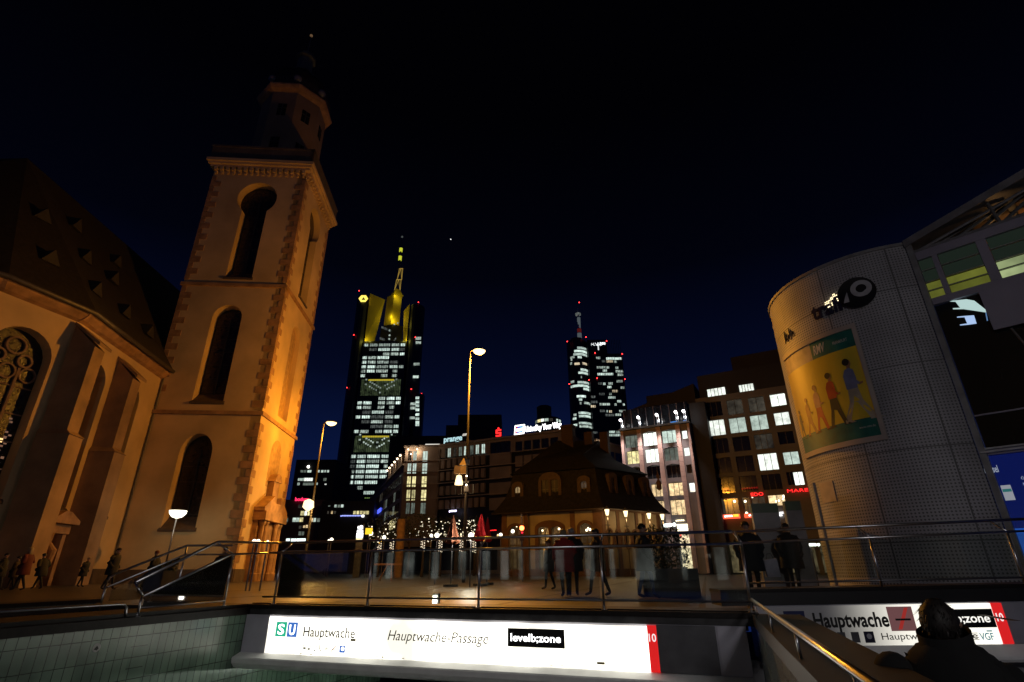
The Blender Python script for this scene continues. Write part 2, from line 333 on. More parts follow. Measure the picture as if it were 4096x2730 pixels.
def dirt(b):
    for k in range(34):
        a = random.choice((-2.27, -2.24, .26, -3.9, random.uniform(-4.6, 2)))+random.gauss(0, .18); z = -.655+abs(random.gauss(0, .012)); s_ = random.uniform(.004, .018)
        if -4.7 < a < 2.05: b.fill(SG, [[(a+s_*2.2*cos(i*pi/4)*random.uniform(.6, 1), z+s_*.5*sin(i*pi/4)*random.uniform(.5, 1)) for i in range(8)]], n1, n1+.001)
part(t, 'dirt_marks', DIRT, dirt)
t = thing('station_parapet', SG.pt(-1, 0, -.06), 'dark polished stone parapet above the long glowing station sign', 'parapet')
part(t, 'slab_edge', M('dark_slab_edge', (.035, .034, .036), .55, nz=(6, .4)), lambda b: b.box(SG, -5.35, 3.62, -.75, -.01, -.053, .045))
part(t, 'coping', COPING, lambda b: (b.box(SG, -5.4, 3.66, -.8, .02, .046, .115), b.box(SG, -5.3, 3.6, -.7, -.10, .115, .135)))
# glass railing ----------------------------------------------------
GLASS = bpy.data.materials.new('railing_glass'); GLASS.use_nodes = True; _t = GLASS.node_tree; _t.nodes.clear()
_o = _t.nodes.new('ShaderNodeOutputMaterial'); _tr = _t.nodes.new('ShaderNodeBsdfTransparent'); _gl = _t.nodes.new('ShaderNodeBsdfGlossy'); _gl.inputs['Roughness'].default_value = .03; _mx = _t.nodes.new('ShaderNodeMixShader'); _fr = _t.nodes.new('ShaderNodeFresnel'); _fr.inputs['IOR'].default_value = 1.6
_df = _t.nodes.new('ShaderNodeBsdfDiffuse'); _df.inputs[0].default_value = (.45, .5, .47, 1); _m2 = _t.nodes.new('ShaderNodeMixShader'); _m2.inputs[0].default_value = .006
_tr.inputs[0].default_value = (.86, .90, .87, 1)
_t.links.new(_fr.outputs[0], _mx.inputs[0]); _t.links.new(_tr.outputs[0], _mx.inputs[1]); _t.links.new(_gl.outputs[0], _mx.inputs[2]); _t.links.new(_mx.outputs[0], _m2.inputs[1]); _t.links.new(_df.outputs[0], _m2.inputs[2]); _t.links.new(_m2.outputs[0], _o.inputs[0])
RS = [-4.765, -2.73, -.61, 1.475, 3.575]
t = thing('glass_railing', SG.pt(-.6, -.05, .12), 'long steel and glass railing right above the glowing station sign', 'railing')
N0, NT = -.06, -.36
LC = LW.pt(-.62, -.02, 0)
def post(tt, fr, a, n, z0, z1, zt, at=None, nt_=None):
    def f(b):
        b.tube([fr.pt(a, n, z0), fr.pt(a, n, z1)], .019, 8); b.tube([fr.pt(a, n, z1), fr.pt(a if at is None else at, n if nt_ is None else nt_, zt)], .017, 8)
        b.lathe(fr.pt(a, n, z0), [(.045, 0), (.045, .012)], 10)
    part(tt, 'post', STEEL, f, True)
for a in RS: post(t, SG, a, N0, .12, 1.02, 1.215, a-.03 if a > 3 else a, NT)
part(t, 'handrail', STEEL, lambda b: b.tube([SG.pt(-5.05, NT, 1.215), SG.pt(3.50, NT, 1.225)], .0245, 10), True)
part(t, 'middle_rail', STEEL, lambda b: b.tube([SG.pt(-5.05, N0, 1.02), SG.pt(3.575, N0, 1.035)], .02, 10), True)
part(t, 'bottom_rail', DKSTEEL, lambda b: b.tube([SG.pt(-5.05, N0, .245), SG.pt(3.575, N0, .255)], .016, 8), True)
for a, c in zip(RS, RS[1:]):
    part(t, 'glass_pane', GLASS, lambda b: b.box(SG, a+.05, c-.05, N0-.006, N0+.006, .25, .99))
# sloping end of the railing, down the left wall
t = thing('end_railing', LW.pt(-1.4, -.03, .06), 'railing end sloping down to the coping above the green tiles', 'railing')
post(t, LW, -.55, -.04, .12, .98, 1.19, -.72, -.3); post(t, LW, -2.2, -.04, .06, .36, .53, -2.27, -.16)
part(t, 'handrail', STEEL, lambda b: b.tube([SG.pt(-5.05, NT, 1.215), LW.pt(-.72, -.3, 1.2), LW.pt(-2.27, -.16, .54)], .0245, 10), True)
part(t, 'middle_rail', STEEL, lambda b: b.tube([SG.pt(-5.05, N0, 1.02), LW.pt(-.6, -.05, .98), LW.pt(-2.2, -.05, .33)], .02, 10), True)
part(t, 'bottom_rail', DKSTEEL, lambda b: b.tube([LW.pt(-.55, -.04, .2), LW.pt(-2.18, -.04, .18)], .016, 8), True)
part(t, 'glass_pane', GLASS, lambda b: b.loft([[LW.pt(a, n, z) for a, z in ((-.6, .21), (-2.15, .19), (-2.15, .34), (-.6, .95))] for n in (-.046, -.034)]))
t = thing('hoop_rail', LW.pt(-4, 0, .06), 'low bent steel hoop rail on the coping above the green tiles', 'rail', 'low hoop rails')
part(t, 'hoop', STEEL, lambda b: b.tube([LW.pt(-9, -.03, .25), LW.pt(-2.56, -.03, .25), LW.pt(-2.46, -.03, .238), LW.pt(-2.415, -.03, .20), LW.pt(-2.405, -.03, .06)], .02, 10), True)
# stairs to the far left, behind the near wall ----------------------
L2 = Fr(LW.pt(0, -5.4, 0), 71.4); B_ = atZ(748, 2183, 1.2); B2 = atZ(930, 2183, 1.2); BF = Fr(B_, 71.4)
t = thing('far_stair_wall', L2.pt(-5, 0, -3), 'distant low tiled stair wall behind the nearer coping on the left', 'wall')
part(t, 'tiled_face', tile_mat('grey_green_tiles', L2, (.20, .26, .22), (.16, .21, .18), (.02, .03, .02)), lambda b: b.box(L2, -13, 1, -.3, 0, -3.2, .02))
part(t, 'coping', COPING, lambda b: b.box(L2, -13, 1.1, -.6, .03, .021, .10))
part(t, 'end_face', CONC, lambda b: b.box(L2, 1.0, 1.2, 0.01, 4.3, -3.2, -.02))
t = thing('rear_railing', BF.pt(-1.5, 0, .1), 'second steel railing sloping down behind the nearer railing end', 'railing')
sb, zb_ = BF.on(440, 2307); sk, zk = BF.on(407, 2396); print('rear rail', sb, zb_, sk, zk)
part(t, 'handrail', STEEL, lambda b: b.tube([B2, B_, BF.pt(sb+.1, 0, zb_+.05), BF.pt(sb, 0, zb_-.02), BF.pt(sb-.05, 0, zb_-.2)], .022, 10), True)
part(t, 'middle_rail', STEEL, lambda b: b.tube([B2-np.array([0, 0, .18]), B_-np.array([0, 0, .18]), BF.pt(sb, 0, zb_-.18)], .018, 8), True)
for s_, z1 in ((0, 1.19), (sb-.03, zb_-.05)): part(t, 'post', STEEL, lambda b: b.tube([BF.pt(s_, 0, -.02), BF.pt(s_, 0, z1)], .018, 8), True)
part(t, 'glass_pane', GLASS, lambda b: b.loft([[BF.pt(a, n, z) for a, z in ((-.1, .2), (sb+.1, .2), (sb+.1, zb_-.22), (-.1, 1.0))] for n in (-.006, .006)]))
t = thing('hoop_rail', L2.pt(-5, 0, .1), 'dim low hoop rail on the far stair wall at the left edge', 'rail', 'low hoop rails')
part(t, 'hoop', STEEL, lambda b: b.tube([L2.pt(-10, -.1, .30), L2.pt(-2.7, -.1, .30), L2.pt(-2.58, -.1, .28), L2.pt(-2.55, -.1, .10)], .018, 8), True)
# ================================================================ right stairs and their sign
def zsl(a): return .11+.06*a/3.44
t = thing('exit_sign', S2.pt(1.7, 0, -.5), 'half lit station sign behind the dark figure at bottom right', 'sign')
S2P = E('failing_sign_panel', (1, .96, .84), 1., samp=True, back=(.55, .55, .55)); _t, _b = nodes(S2P)
_g = _t.nodes.new('ShaderNodeNewGeometry'); _d = _t.nodes.new('ShaderNodeVectorMath'); _d.operation = 'DOT_PRODUCT'; _d.inputs[1].default_value = tuple(S2.e); _t.links.new(_g.outputs['Position'], _d.inputs[0])
_r = _t.nodes.new('ShaderNodeMapRange'); _r.interpolation_type = 'SMOOTHERSTEP'; o_ = float(S2.O@S2.e); _r.inputs[1].default_value = o_+.55; _r.inputs[2].default_value = o_+2.75; _r.inputs[3].default_value = .0; _r.inputs[4].default_value = 1.25; _t.links.new(_d.outputs['Value'], _r.inputs[0]); _t.links.new(_r.outputs[0], _b.inputs['Emission Strength'])
def q2(b, a0, a1, h0, h1, n0, n1, m=0):
    b.hexa([S2.pt(a, n, zsl(a)-.57+h*.57) for h in (h0, h1) for a, n in ((a0, n1), (a1, n1), (a1, n0), (a0, n0))], m)
class S2S:
    """sign lettering follows the slight slope of the panel"""
    def pt(s, a, n, h): return S2.pt(a, n, zsl(a)-.57+h*.57)
SS = S2S()
part(t, 'housing', GREYMET, lambda b: (q2(b, -.3, 5.5, -.35, 1.03, -.5, -.02), q2(b, 3.47, 5.5, 0, 1, -.02, .01)))
part(t, 'gutter', WHITEMET, lambda b: b.loft([[S2.pt(a, n, zsl(a)-.57+z) for n, z in ((.022, -.004), (.10, -.16), (.11, -.2), (.08, -.24), (-.3, -.26), (-.3, -.004))] for a in (-.3, 5.5)]))
part(t, 'lit_panel', S2P, lambda b: q2(b, -.3, 3.3, 0, 1, -.018, .02))
q = part(t, 'red_end_panel', REDP, lambda b: q2(b, 3.305, 3.465, 0, 1, -.018, .022))
part(q, 'exit_number', REDT, lambda b: b.text(SS, '10', 3.33, 3.43, .55, .2, .023, .026, bold=.012))
UNLB = M('unlit_blue_panel', (.02, .03, .12), .4)
q = part(t, 'blue_badge', UNLB, lambda b: q2(b, 0.109, 0.438, .36, .88, .021, .024)); part(q, 'badge_letter', M('unlit_white', (.5, .5, .55), .4), lambda b: b.text(SS, 'U', 0.179, 0.368, .45, .34, .025, .028, bold=.02))
part(t, 'station_name', INK, lambda b: b.text(SS, 'Hauptwache', 0.558, 1.712, .46, .36, .021, .024, bold=.028))
part(t, 'passage_name', INKG, lambda b: b.text(SS, 'Hauptwache-Passage', 1.546, 2.966, .13, .17, .021, .024))
def pics(b):
    for a in (0.588, 0.741, 0.882, 1.091): q2(b, a, a+.12, .07, .33, .021, .023)
part(t, 'pictogram_row', M('dim_pictogram', (.09, .09, .10), .5), pics)
q = part(t, 'blue_square', M('navy_square', (.01, .012, .04), .5), lambda b: q2(b, 1.285, 1.435, .06, .34, .021, .024)); part(q, 'white_shape', M('unlit_white', (.5, .5, .55), .4), lambda b: b.fill(SS, [[(1.360+.04*cos(i*pi/6), .22+.07*sin(i*pi/6)) for i in range(12)]], .025, .027))
q = part(t, 'no_smoking_panel', E('dull_pink_panel', (.30, .13, .13), .45), lambda b: q2(b, 1.720, 2.105, .34, .95, .021, .024))
part(q, 'red_slash', E('red_slash', (.5, .04, .03), .6), lambda b: b.fill(SS, [[(1.826, .38), (1.884, .38), (2.047, .92), (1.990, .92)]], .025, .027)); part(q, 'cigarette', INK, lambda b: q2(b, 1.816, 2.047, .60, .65, .028, .03))
q = part(t, 'black_box', BLK, lambda b: q2(b, 2.334, 3.293, .40, .86, .021, .024)); part(q, 'box_lettering', E('lit_box_letters', (1, .97, .9), 1.1), lambda b: b.text(SS, 'levelb;zone', 2.374, 3.223, .53, .22, .025, .028, bold=.012))
part(t, 'operator_logo', E('lit_teal_ink', (.02, .33, .42), .5), lambda b: (b.text(SS, 'VGF', 3.0, 3.2, .1, .17, .021, .024, bold=.01), q2(b, 3.12, 3.2, .30, .33, .021, .024)))
part(t, 'small_print', INKG, lambda b: [q2(b, 2.82, 2.98, h, h+.015, .021, .023) for h in (.1, .15, .21, .26)])
t = thing('exit_parapet', S2.pt(2, 0, .12), 'black stone parapet between half lit sign and right glass railing', 'parapet')
part(t, 'slab_edge', BLACK, lambda b: b.loft([[S2.pt(a, n, zsl(a)+h) for n, h in ((.01, .02), (.01, .22), (-.7, .22), (-.7, .02))] for a in (-.85, 6.)]))
part(t, 'coping', COPING, lambda b: b.loft([[S2.pt(a, n, zsl(a)+h) for n, h in ((.04, .221), (.04, .27), (-.75, .27), (-.75, .221))] for a in (-.85, 6.)]))
part(t, 'wall_face', CONC, lambda b: b.box(S2, -.85, 6, -.35, -.3, -3.2, -.7))
t = thing('right_railing', S2.pt(2, 0, .35), 'steel and glass railing in front of the perforated round pavilion', 'railing')
def zr(a): return 1.315+.031*a
for a in (-.35, 1.78, 3.97): part(t, 'post', STEEL, lambda b: (b.tube([S2.pt(a, -.05, .36), S2.pt(a, -.05, zr(a)-.19)], .019, 8), b.tube([S2.pt(a, -.05, zr(a)-.19), S2.pt(a-.05, -.3, zr(a))], .017, 8)), True)
part(t, 'handrail', STEEL, lambda b: b.tube([S2.pt(a, -.3, zr(a)) for a in (-.45, 6)], .0245, 10), True)
part(t, 'middle_rail', STEEL, lambda b: b.tube([S2.pt(a, -.05, zr(a)-.2) for a in (-.35, 6)], .02, 10), True)
part(t, 'bottom_rail', DKSTEEL, lambda b: b.tube([S2.pt(a, -.05, zsl(a)+.36) for a in (-.35, 6)], .016, 8), True)
for a0, a1 in ((-.3, 1.73), (1.83, 3.92), (4.02, 6)): part(t, 'glass_pane', GLASS, lambda b: b.loft([[S2.pt(a, n, z) for a, z in ((a0, .5), (a1, .55), (a1, zr(a1)-.23), (a0, zr(a0)-.23))] for n in (-.056, -.044)]))
# light inside the passage under the slab (seen as the bright tiles below the sign)
t = thing('passage_light', SG.pt(-2.8, -1.6, -1.05), 'lit ceiling tube in the passage under the long glowing sign', 'ceiling light')
part(t, 'tube', E('fluorescent_tube', (.9, 1, .85), 30, samp=True), lambda b: b.tube([SG.pt(-4.6, -1.3, -1.05), SG.pt(-1.5, -1.3, -1.05)], .03, 8)); part(t, 'fitting', WHITEMET, lambda b: b.box(SG, -4.65, -1.45, -1.4, -1.2, -1.01, -.975))
# ================================================================ church
CO = (-18.58, 38.0); TL = Fr(CO, 4.3); TR = Fr(CO, 94.3); SW = 8.1
ctr = CO + np.array([-cos(TL.az), -sin(TL.az)])*SW/2 + np.array([-sin(TL.az), cos(TL.az)])*SW/2
def arch(a0, a1, z0, z1, k=12, pointed=0.):
    c = (a0+a1)/2; r = (a1-a0)/2; zs = z1-r*(1+pointed)
    return [(a0, z0), (a1, z0)] + [(c+r*cos(pi*i/k), zs+r*(1+pointed)*sin(pi*i/k)) for i in range(k+1)]
def circ(a, z, r, k=24): return [(a+r*cos(2*pi*i/k), z+r*sin(2*pi*i/k)) for i in range(k)]
def keyhole(a0, a1, z0, c, z, r):
    h = (a1-a0)/2; th = math.asin(h/r); pts = [(a0, z0), (a1, z0)]; k = 26
    return pts+[(c+r*cos(-pi/2+th+(2*pi-2*th)*i/k), z+r*sin(-pi/2+th+(2*pi-2*th)*i/k)) for i in range(k+1)]
ch = thing('church_tower', (ctr[0], ctr[1], 0), 'tall orange lit church tower with stone quoins, gallery and dark cap', 'church tower')
WL = [arch(-5.2, -2.95, 3.3, 9.85, pointed=.25), arch(-5.2, -2.95, 12.2, 20.3), keyhole(-4.95, -2.85, 22.8, -3.88, 30.9, 1.68)]
WRt = [arch(3.1, 5.35, 6.6, 10.3), arch(3.1, 5.35, 12.1, 20.4), keyhole(3.1, 5.3, 23.0, 4.15, 31.2, 1.6)]
def twall(b):
    b.fill(TL, [[(-SW, 0), (0, 0), (0, 34), (-SW, 34)]]+WL, -.95, 0)
    b.fill(TR, [[(.0, 0), (SW, 0), (SW, 34), (.0, 34)]]+WRt[1:], -.75, .004)
    q = [tuple(TL.pt(a, n, 0)[:2]) for a, n in ((-SW, -.96), (0, -.96), (0, -SW), (-SW, -SW))]
    b.prism([tuple(TL.pt(a, n, 0)[:2]) for a, n in ((-SW, -.97), (-SW+.9, -.97), (-SW+.9, -SW), (-SW, -SW))], 0, 34)
part(ch, 'wall', PLASTER, twall)
# blind niche in the lowest storey of the right face is only shallow
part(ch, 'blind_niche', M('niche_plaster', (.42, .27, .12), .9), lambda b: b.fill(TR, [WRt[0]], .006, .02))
def quo(b):
    z = .1; i = 0
    while z < 33:
        h = .56; l = .85 if i % 2 else .34
        if abs(z-11.1) > .5 and abs(z-21.9) > .5:
            b.box(TL, -l, .045, -.1, .035, z, z+h-.05); b.box(TR, .01, (.8 if not i % 2 else .36), .012, .04, z, z+h-.05)
            b.box(TR, SW-(.8 if i % 2 else .36), SW+.03, .012, .04, z, z+h-.05)
            if z > 12: b.box(TL, -SW-.03, -SW+l, -.1, .035, z, z+h-.05)
        z += h; i += 1
part(ch, 'quoins', SAND, quo)
for z in (11.25, 21.95):
    part(ch, 'string_course', SAND, lambda b: (b.box(TL, -SW-.15, .16, -.2, .16, z, z+.28), b.box(TR, .17, SW+.15, -.2, .16, z, z+.28)))
def corn(b):
    for z0, z1, e in ((34.001, 34.22, .30), (34.22, 34.45, .48), (34.45, 34.75, .62)):
        b.prism([tuple(TL.pt(a, n, 0)[:2]) for a, n in ((-SW-e, e), (e, e), (e, -SW-e), (-SW-e, -SW-e))], z0, z1)
part(ch, 'cornice', PLASTER, corn)
def corb(b):
    for i in range(16):
        a = -SW+.22+i*(SW-.44)/15
        b.box(TL, a-.13, a+.13, .0, .34, 33.62, 34); b.box(TL, a-.09, a+.09, .0, .16, 33.35, 33.62)
        b.box(TR, -a-.13, -a+.13, .005, .34, 33.62, 34); b.box(TR, -a-.09, -a+.09, .005, .16, 33.35, 33.62)
part(ch, 'corbels', PLASTER, corb)
def para(b):
    e = .45
    for i in range(2):
        for f, s0, s1 in ((TL, -SW-e, e), (TR, -e, SW+e)):
            b.box(f, s0, s1, e-.25, e, 34.76, 36.1); b.box(f, s0-.06, s1+.06, e-.3, e+.06, 36.1, 36.3)
        break
part(ch, 'gallery_parapet', M('dark_gallery_stone', (.10, .08, .06), .8, nz=(1, .3)), para)
OC = [(ctr[0]+3.15*cos(TL.az+pi/8+i*pi/4), ctr[1]+3.15*sin(TL.az+pi/8+i*pi/4)) for i in range(8)]
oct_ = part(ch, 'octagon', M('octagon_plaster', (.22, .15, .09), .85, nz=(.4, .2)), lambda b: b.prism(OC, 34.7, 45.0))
part(ch, 'octagon_cornice', SAND, lambda b: b.lathe((ctr[0], ctr[1], 45), [(3.15, .001), (3.55, .25), (3.75, .5), (3.75, .7)], 8, a0=TL.az+pi/8))
for i in (5, 6, 7, 0):
    A, B = OC[i], OC[(i+1) % 8]
    fo = fr2(A, B); wd = math.dist(A, B)
    if fo.n[0]*(-ctr[0])+fo.n[1]*(-ctr[1]) < 0: fo = fr2(B, A)
    for z in (37.6, 41.9):
        part(ch, 'window', [DKGLASS, FRAME], lambda b: (b.box(fo, wd/2-.42, wd/2+.42, .0, .03, z, z+1.5), b.box(fo, wd/2-.04, wd/2+.04, .03, .06, z, z+1.5, 1), b.box(fo, wd/2-.42, wd/2+.42, .03, .055, z+.9, z+.98, 1)))
part(ch, 'dome', SLATE, lambda b: b.lathe((ctr[0], ctr[1], 45.7), [(3.7, .001), (3.35, .5), (3.45, 1.3), (3.2, 2.4), (2.5, 3.5), (1.6, 4.3), (1.15, 5)], 8, a0=TL.az+pi/8))
part(ch, 'lantern', M('lantern_copper', (.09, .10, .09), .6), lambda b: (b.lathe((ctr[0], ctr[1], 50.6), [(1.2, .1), (1.2, .3), (.85, .31), (.8, 2.4), (1.1, 2.5), (1.05, 2.8), (.6, 3.4), (.2, 3.9), (.06, 4.2), (.04, 6.5)], 8)))
part(ch, 'gilded_ball', E('gilded_ball_glint', (1, .6, .3), .10, back=(.8, .5, .15)), lambda b: b.ball((ctr[0], ctr[1], 57.2), .17, 10), True)  # faint glow painted in for the glint on the gilding
for i in range(3):
    a = TL.az-pi/2+(i-.6)*pi/4; part(ch, 'round_dormer', M('dormer_zinc', (.16, .16, .17), .5), lambda b: b.ball((ctr[0]+3.35*cos(a), ctr[1]+3.35*sin(a), 46.6), .42, 10), True)
def cwin(fr, loop, dep, kind):
    a0 = min(p[0] for p in loop); a1 = max(p[0] for p in loop); z0 = min(p[1] for p in loop); z1 = max(p[1] for p in loop)
    q = part(ch, 'window', LEAD, lambda b: b.fill(fr, [loop], -dep+.05, -dep+.1))
    def bars(b):
        c = (a0+a1)/2; b.box(fr, c-.05, c+.05, -dep+.1, -dep+.18, z0+.1, z1-.9)
        z = z0+1
        while z < z1-1.2: b.box(fr, loop[0][0]+.1, loop[1][0]-.1, -dep+.1, -dep+.13, z, z+.05); z += 1.1
    part(q, 'bars', M('church_window_bars', (.03, .03, .03), .7), bars)
    def sill(b):
        e = .12; s0, s1 = loop[0][0], loop[1][0]
        b.hexa([fr.pt(a, n, z) for a, n, z in ((s0-e, .12, z0-.16), (s1+e, .12, z0-.16), (s1, -dep+.11, z0-.16), (s0, -dep+.11, z0-.16), (s0-e, .12, z0-.02), (s1+e, .12, z0-.02), (s1, -dep+.11, z0+.85), (s0, -dep+.11, z0+.85))])
    part(q, 'sill', M('dark_sill_stone', (.10, .07, .05), .9), sill)
for lp in WL: cwin(TL, lp, .9, 0)
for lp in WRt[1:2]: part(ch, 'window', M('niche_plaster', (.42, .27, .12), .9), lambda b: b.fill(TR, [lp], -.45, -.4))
cwin(TR, WRt[2], .7, 0)
# stone portal on the right face
def portal(b):
    z0 = .0
    for a in (2.35, 3.05, 5.3, 6.0): b.lathe(TR.pt(a, .55, 0), [(.26, 0), (.26, .5), (.2, .55), (.17, 3.7), (.26, 3.9), (.26, 4.05)], 10)
    b.box(TR, 1.95, 6.4, .0, .35, .0, 4.05); b.box(TR, 1.8, 6.55, .01, .9, 4.06, 4.7)
    b.box(TR, 3.5, 4.9, .36, .42, .1, 3.2)
    b.loft([[TR.pt(a, n, z) for a, z in ((1.7, 4.71), (6.65, 4.71), (6.65, 4.95), (4.9, 5.9), (4.9, 5.4), (3.45, 5.4), (3.45, 5.9), (1.7, 4.95))] for n in (.02, .8)])
    b.box(TR, 3.55, 4.75, .02, .5, 5.41, 7.0); b.loft([[TR.pt(a, n, z) for a, z in ((3.35, 7.01), (4.95, 7.01), (4.6, 7.5), (4.15, 7.65), (3.7, 7.5))] for n in (.02, .6)])
part(ch, 'portal', SAND, portal)
# ---------------- nave with polygonal end
ZE = 14.4
A_ = TL.pt(-SW+.35, -.2, 0)[:2]; B_2 = atZ(335, 1263, ZE)[:2]; C_2 = atZ(0, 1125, ZE)[:2]
NB = fr2(B_2, A_); NC = fr2(C_2, B_2); LB = math.dist(A_, B_2); LCc = math.dist(C_2, B_2)
D_2 = C_2+np.array([-6.2, -6.0]); E_2 = D_2+np.array([-9, -1.5]); ND = fr2(D_2, C_2); LD = math.dist(D_2, C_2)
nv = thing('church_nave', (-32, 32, 0), 'orange lit church nave with buttresses and steep dark slate roof', 'church')
print('nave', A_, B_2, C_2, LB, LCc, [NC.on(*p) for p in ((0, 1400), (85, 1285), (195, 1400), (60, 2000))], [NB.on(*p) for p in ((440, 1480), (330, 1985), (300, 1990), (515, 1395), (276, 1330), (400, 1415), (445, 1470), (575, 1960))])
w2 = [NB.on(u, v) for u, v in ((398, 1440), (447, 1480))]
WB = [arch(1.5, 3.75, 3.9, 12.4), arch(5.6, 7.85, 3.9, 12.4)]
WC = [arch(.55, 3.45, 4.0, 12.6)]; WD = [arch(2.2, 5.6, 4.0, 12.6)]
def nwall(b):
    b.fill(NB, [[(0, 0), (LB+.3, 0), (LB+.3, ZE), (0, ZE)]]+WB, -.9, 0)
    b.fill(NC, [[(0, 0), (LCc, 0), (LCc, ZE), (0, ZE)]]+WC, -.9, 0)
    b.fill(ND, [[(0, 0), (LD, 0), (LD, ZE), (0, ZE)]]+WD, -.9, 0)
part(nv, 'wall', PLASTER, nwall)
def eave(b):
    for f, l0, l1 in ((NB, -.25, LB+.05), (NC, -.3, LCc+.25), (ND, -1, LD+.3)):
        b.loft([[f.pt(a, n, z) for n, z in ((.0, ZE-.5), (.22, ZE-.38), (.45, ZE-.1), (.5, ZE+.05), (.0, ZE+.05))] for a in (l0, l1)])
part(nv, 'eaves_cornice', SAND, eave)
def gut(b):
    b.tube([ND.pt(-1, .68, ZE+.12), ND.pt(LD+.25, .68, ZE+.12), NC.pt(LCc+.2, .68, ZE+.12), NB.pt(LB, .68, ZE+.12)], .14, 8)
part(nv, 'gutter', M('zinc_gutter', (.12, .11, .10), .5, .5), gut, True)
R0 = np.array([-33.0, 28.0, 26.6]); R1 = np.array([-33.6, 62., 26.4])
def ed(f, a, n=.75, z=ZE+.12): return f.pt(a, n, z)
def nroof(b):
    P = [ed(NB, LB+.5), ed(NB, -.15), ed(NC, -.1), ed(ND, -.1)]; far = NB.pt(LB+26, .75, ZE+.12)
    W_ = E_2+np.array([-2, -.5]); bk = np.array([-41, 30, ZE]); bk2 = np.array([-42, 62, ZE])
    vs = [far, P[0], P[1], P[2], P[3], np.array([*W_, ZE]), bk, bk2, R0, R1]
    b.add(vs, [(0, 1, 2, 8, 9), (2, 3, 8), (3, 4, 8), (4, 5, 8), (5, 6, 8), (6, 7, 9, 8), (7, 0, 9), (0, 7, 6, 5, 4, 3, 2, 1)])
part(nv, 'roof', SLATE, nroof)
def dorm(a, h, f=NB):
    # small gabled dormer on the roof slope
    def g_(b):
        base = ed(f, a); top = R0 if f is not NB else R0+(R1-R0)*max(0, min(1, (a-1)/34.)); p = base+(top-base)*h; e = f.e*.5; n = f.n
        q = [p-e+n*.1, p+e+n*.1, p+np.array([0, 0, .9])+n*.1]; bkk = [x-n*1.2+np.array([0, 0, .1]) for x in q]
        b.add(q+bkk, [(0, 1, 2), (0, 3, 4, 1), (1, 4, 5, 2), (2, 5, 3, 0), (3, 5, 4)])
    part(nv, 'dormer', M('dark_dormer', (.03, .026, .02), .8), g_)
for a, h in ((1.2, .16), (4.6, .17), (7.6, .16), (2.2, .40), (5.4, .42), (3.2, .66), (7.5, .64)): dorm(a, h)
dorm(2.2, .2, NC); dorm(2.4, .5, NC)
def butt(f, a, wd, pr, zt, z1=7.6):
    def g_(b):
        w0, w1 = a-wd/2, a+wd/2
        b.hexa([f.pt(*p) for p in ((w0, pr, z1), (w1, pr, z1), (w1, 0.02, z1), (w0, 0.02, z1), (w0, pr, zt-1.2), (w1, pr, zt-1.2), (w1, .02, zt), (w0, .02, zt))])
        b.box(f, w0-.12, w1+.12, .02, pr+.25, 0, z1-.25)
        b.hexa([f.pt(*p) for p in ((w0-.16, pr+.32, z1-.25), (w1+.16, pr+.32, z1-.25), (w1+.16, .02, z1-.25), (w0-.16, .02, z1-.25), (w0-.02, pr+.02, z1-.001), (w1+.02, pr+.02, z1-.001), (w1+.02, .02, z1+.05), (w0-.02, .02, z1+.05))])
        b.hexa([f.pt(*p) for p in ((w0-.12, pr+.28, zt-1.19), (w1+.12, pr+.28, zt-1.19), (w1+.12, .02, zt+.01), (w0-.12, .02, zt+.01), (w0-.12, pr+.28, zt-1.0), (w1+.12, pr+.28, zt-1.0), (w1+.12, .02, zt+.2), (w0-.12, .02, zt+.2))])
    part(nv, 'buttress', M('buttress_stone', (.30, .19, .10), .85, nz=(.8, .3), bump=.3), g_)
butt(NB, .15, .95, 1.35, 13.6); butt(NB, 4.75, .95, 1.2, 13.3); butt(ND, .6, .95, 1.4, 13.5)
for f, lps in ((NB, WB), (NC, WC), (ND, WD)):
    for lp in lps:
        a0, a1 = lp[0][0], lp[1][0]; c = (a0+a1)/2
        q = part(nv, 'window', LEAD, lambda b: b.fill(f, [lp], -.75, -.7))
        def trac(b):
            for x in (a0+(a1-a0)/3, a0+2*(a1-a0)/3): b.box(f, x-.06, x+.06, -.7, -.55, 4, 10.6)
            for z in (5.4, 6.8, 8.2, 9.6): b.box(f, a0+.05, a1-.05, -.7, -.64, z, z+.06)
            for x, z, r in ((c, 11.7, .42), (c-.62, 11.0, .3), (c+.62, 11.0, .3)): b.fill(f, [circ(x, z, r+.07, 16), circ(x, z, r-.03, 16)], -.7, -.55)
            for x in (a0+(a1-a0)/6, c, a1-(a1-a0)/6): b.fill(f, [circ(x, 10.3, .42, 16), circ(x, 10.3, .34, 16)], -.7, -.57)
        part(q, 'tracery', M('tracery_stone', (.22, .15, .11), .85), trac)
        part(q, 'sill', M('dark_sill_stone', (.10, .07, .05), .9), lambda b: b.hexa([f.pt(a, n, z) for a, n, z in ((a0-.1, .1, 3.75), (a1+.1, .1, 3.75), (a1, -.6, 3.75), (a0, -.6, 3.75), (a0-.1, .1, 3.9), (a1+.1, .1, 3.9), (a1, -.6, 4.6), (a0, -.6, 4.6))]))
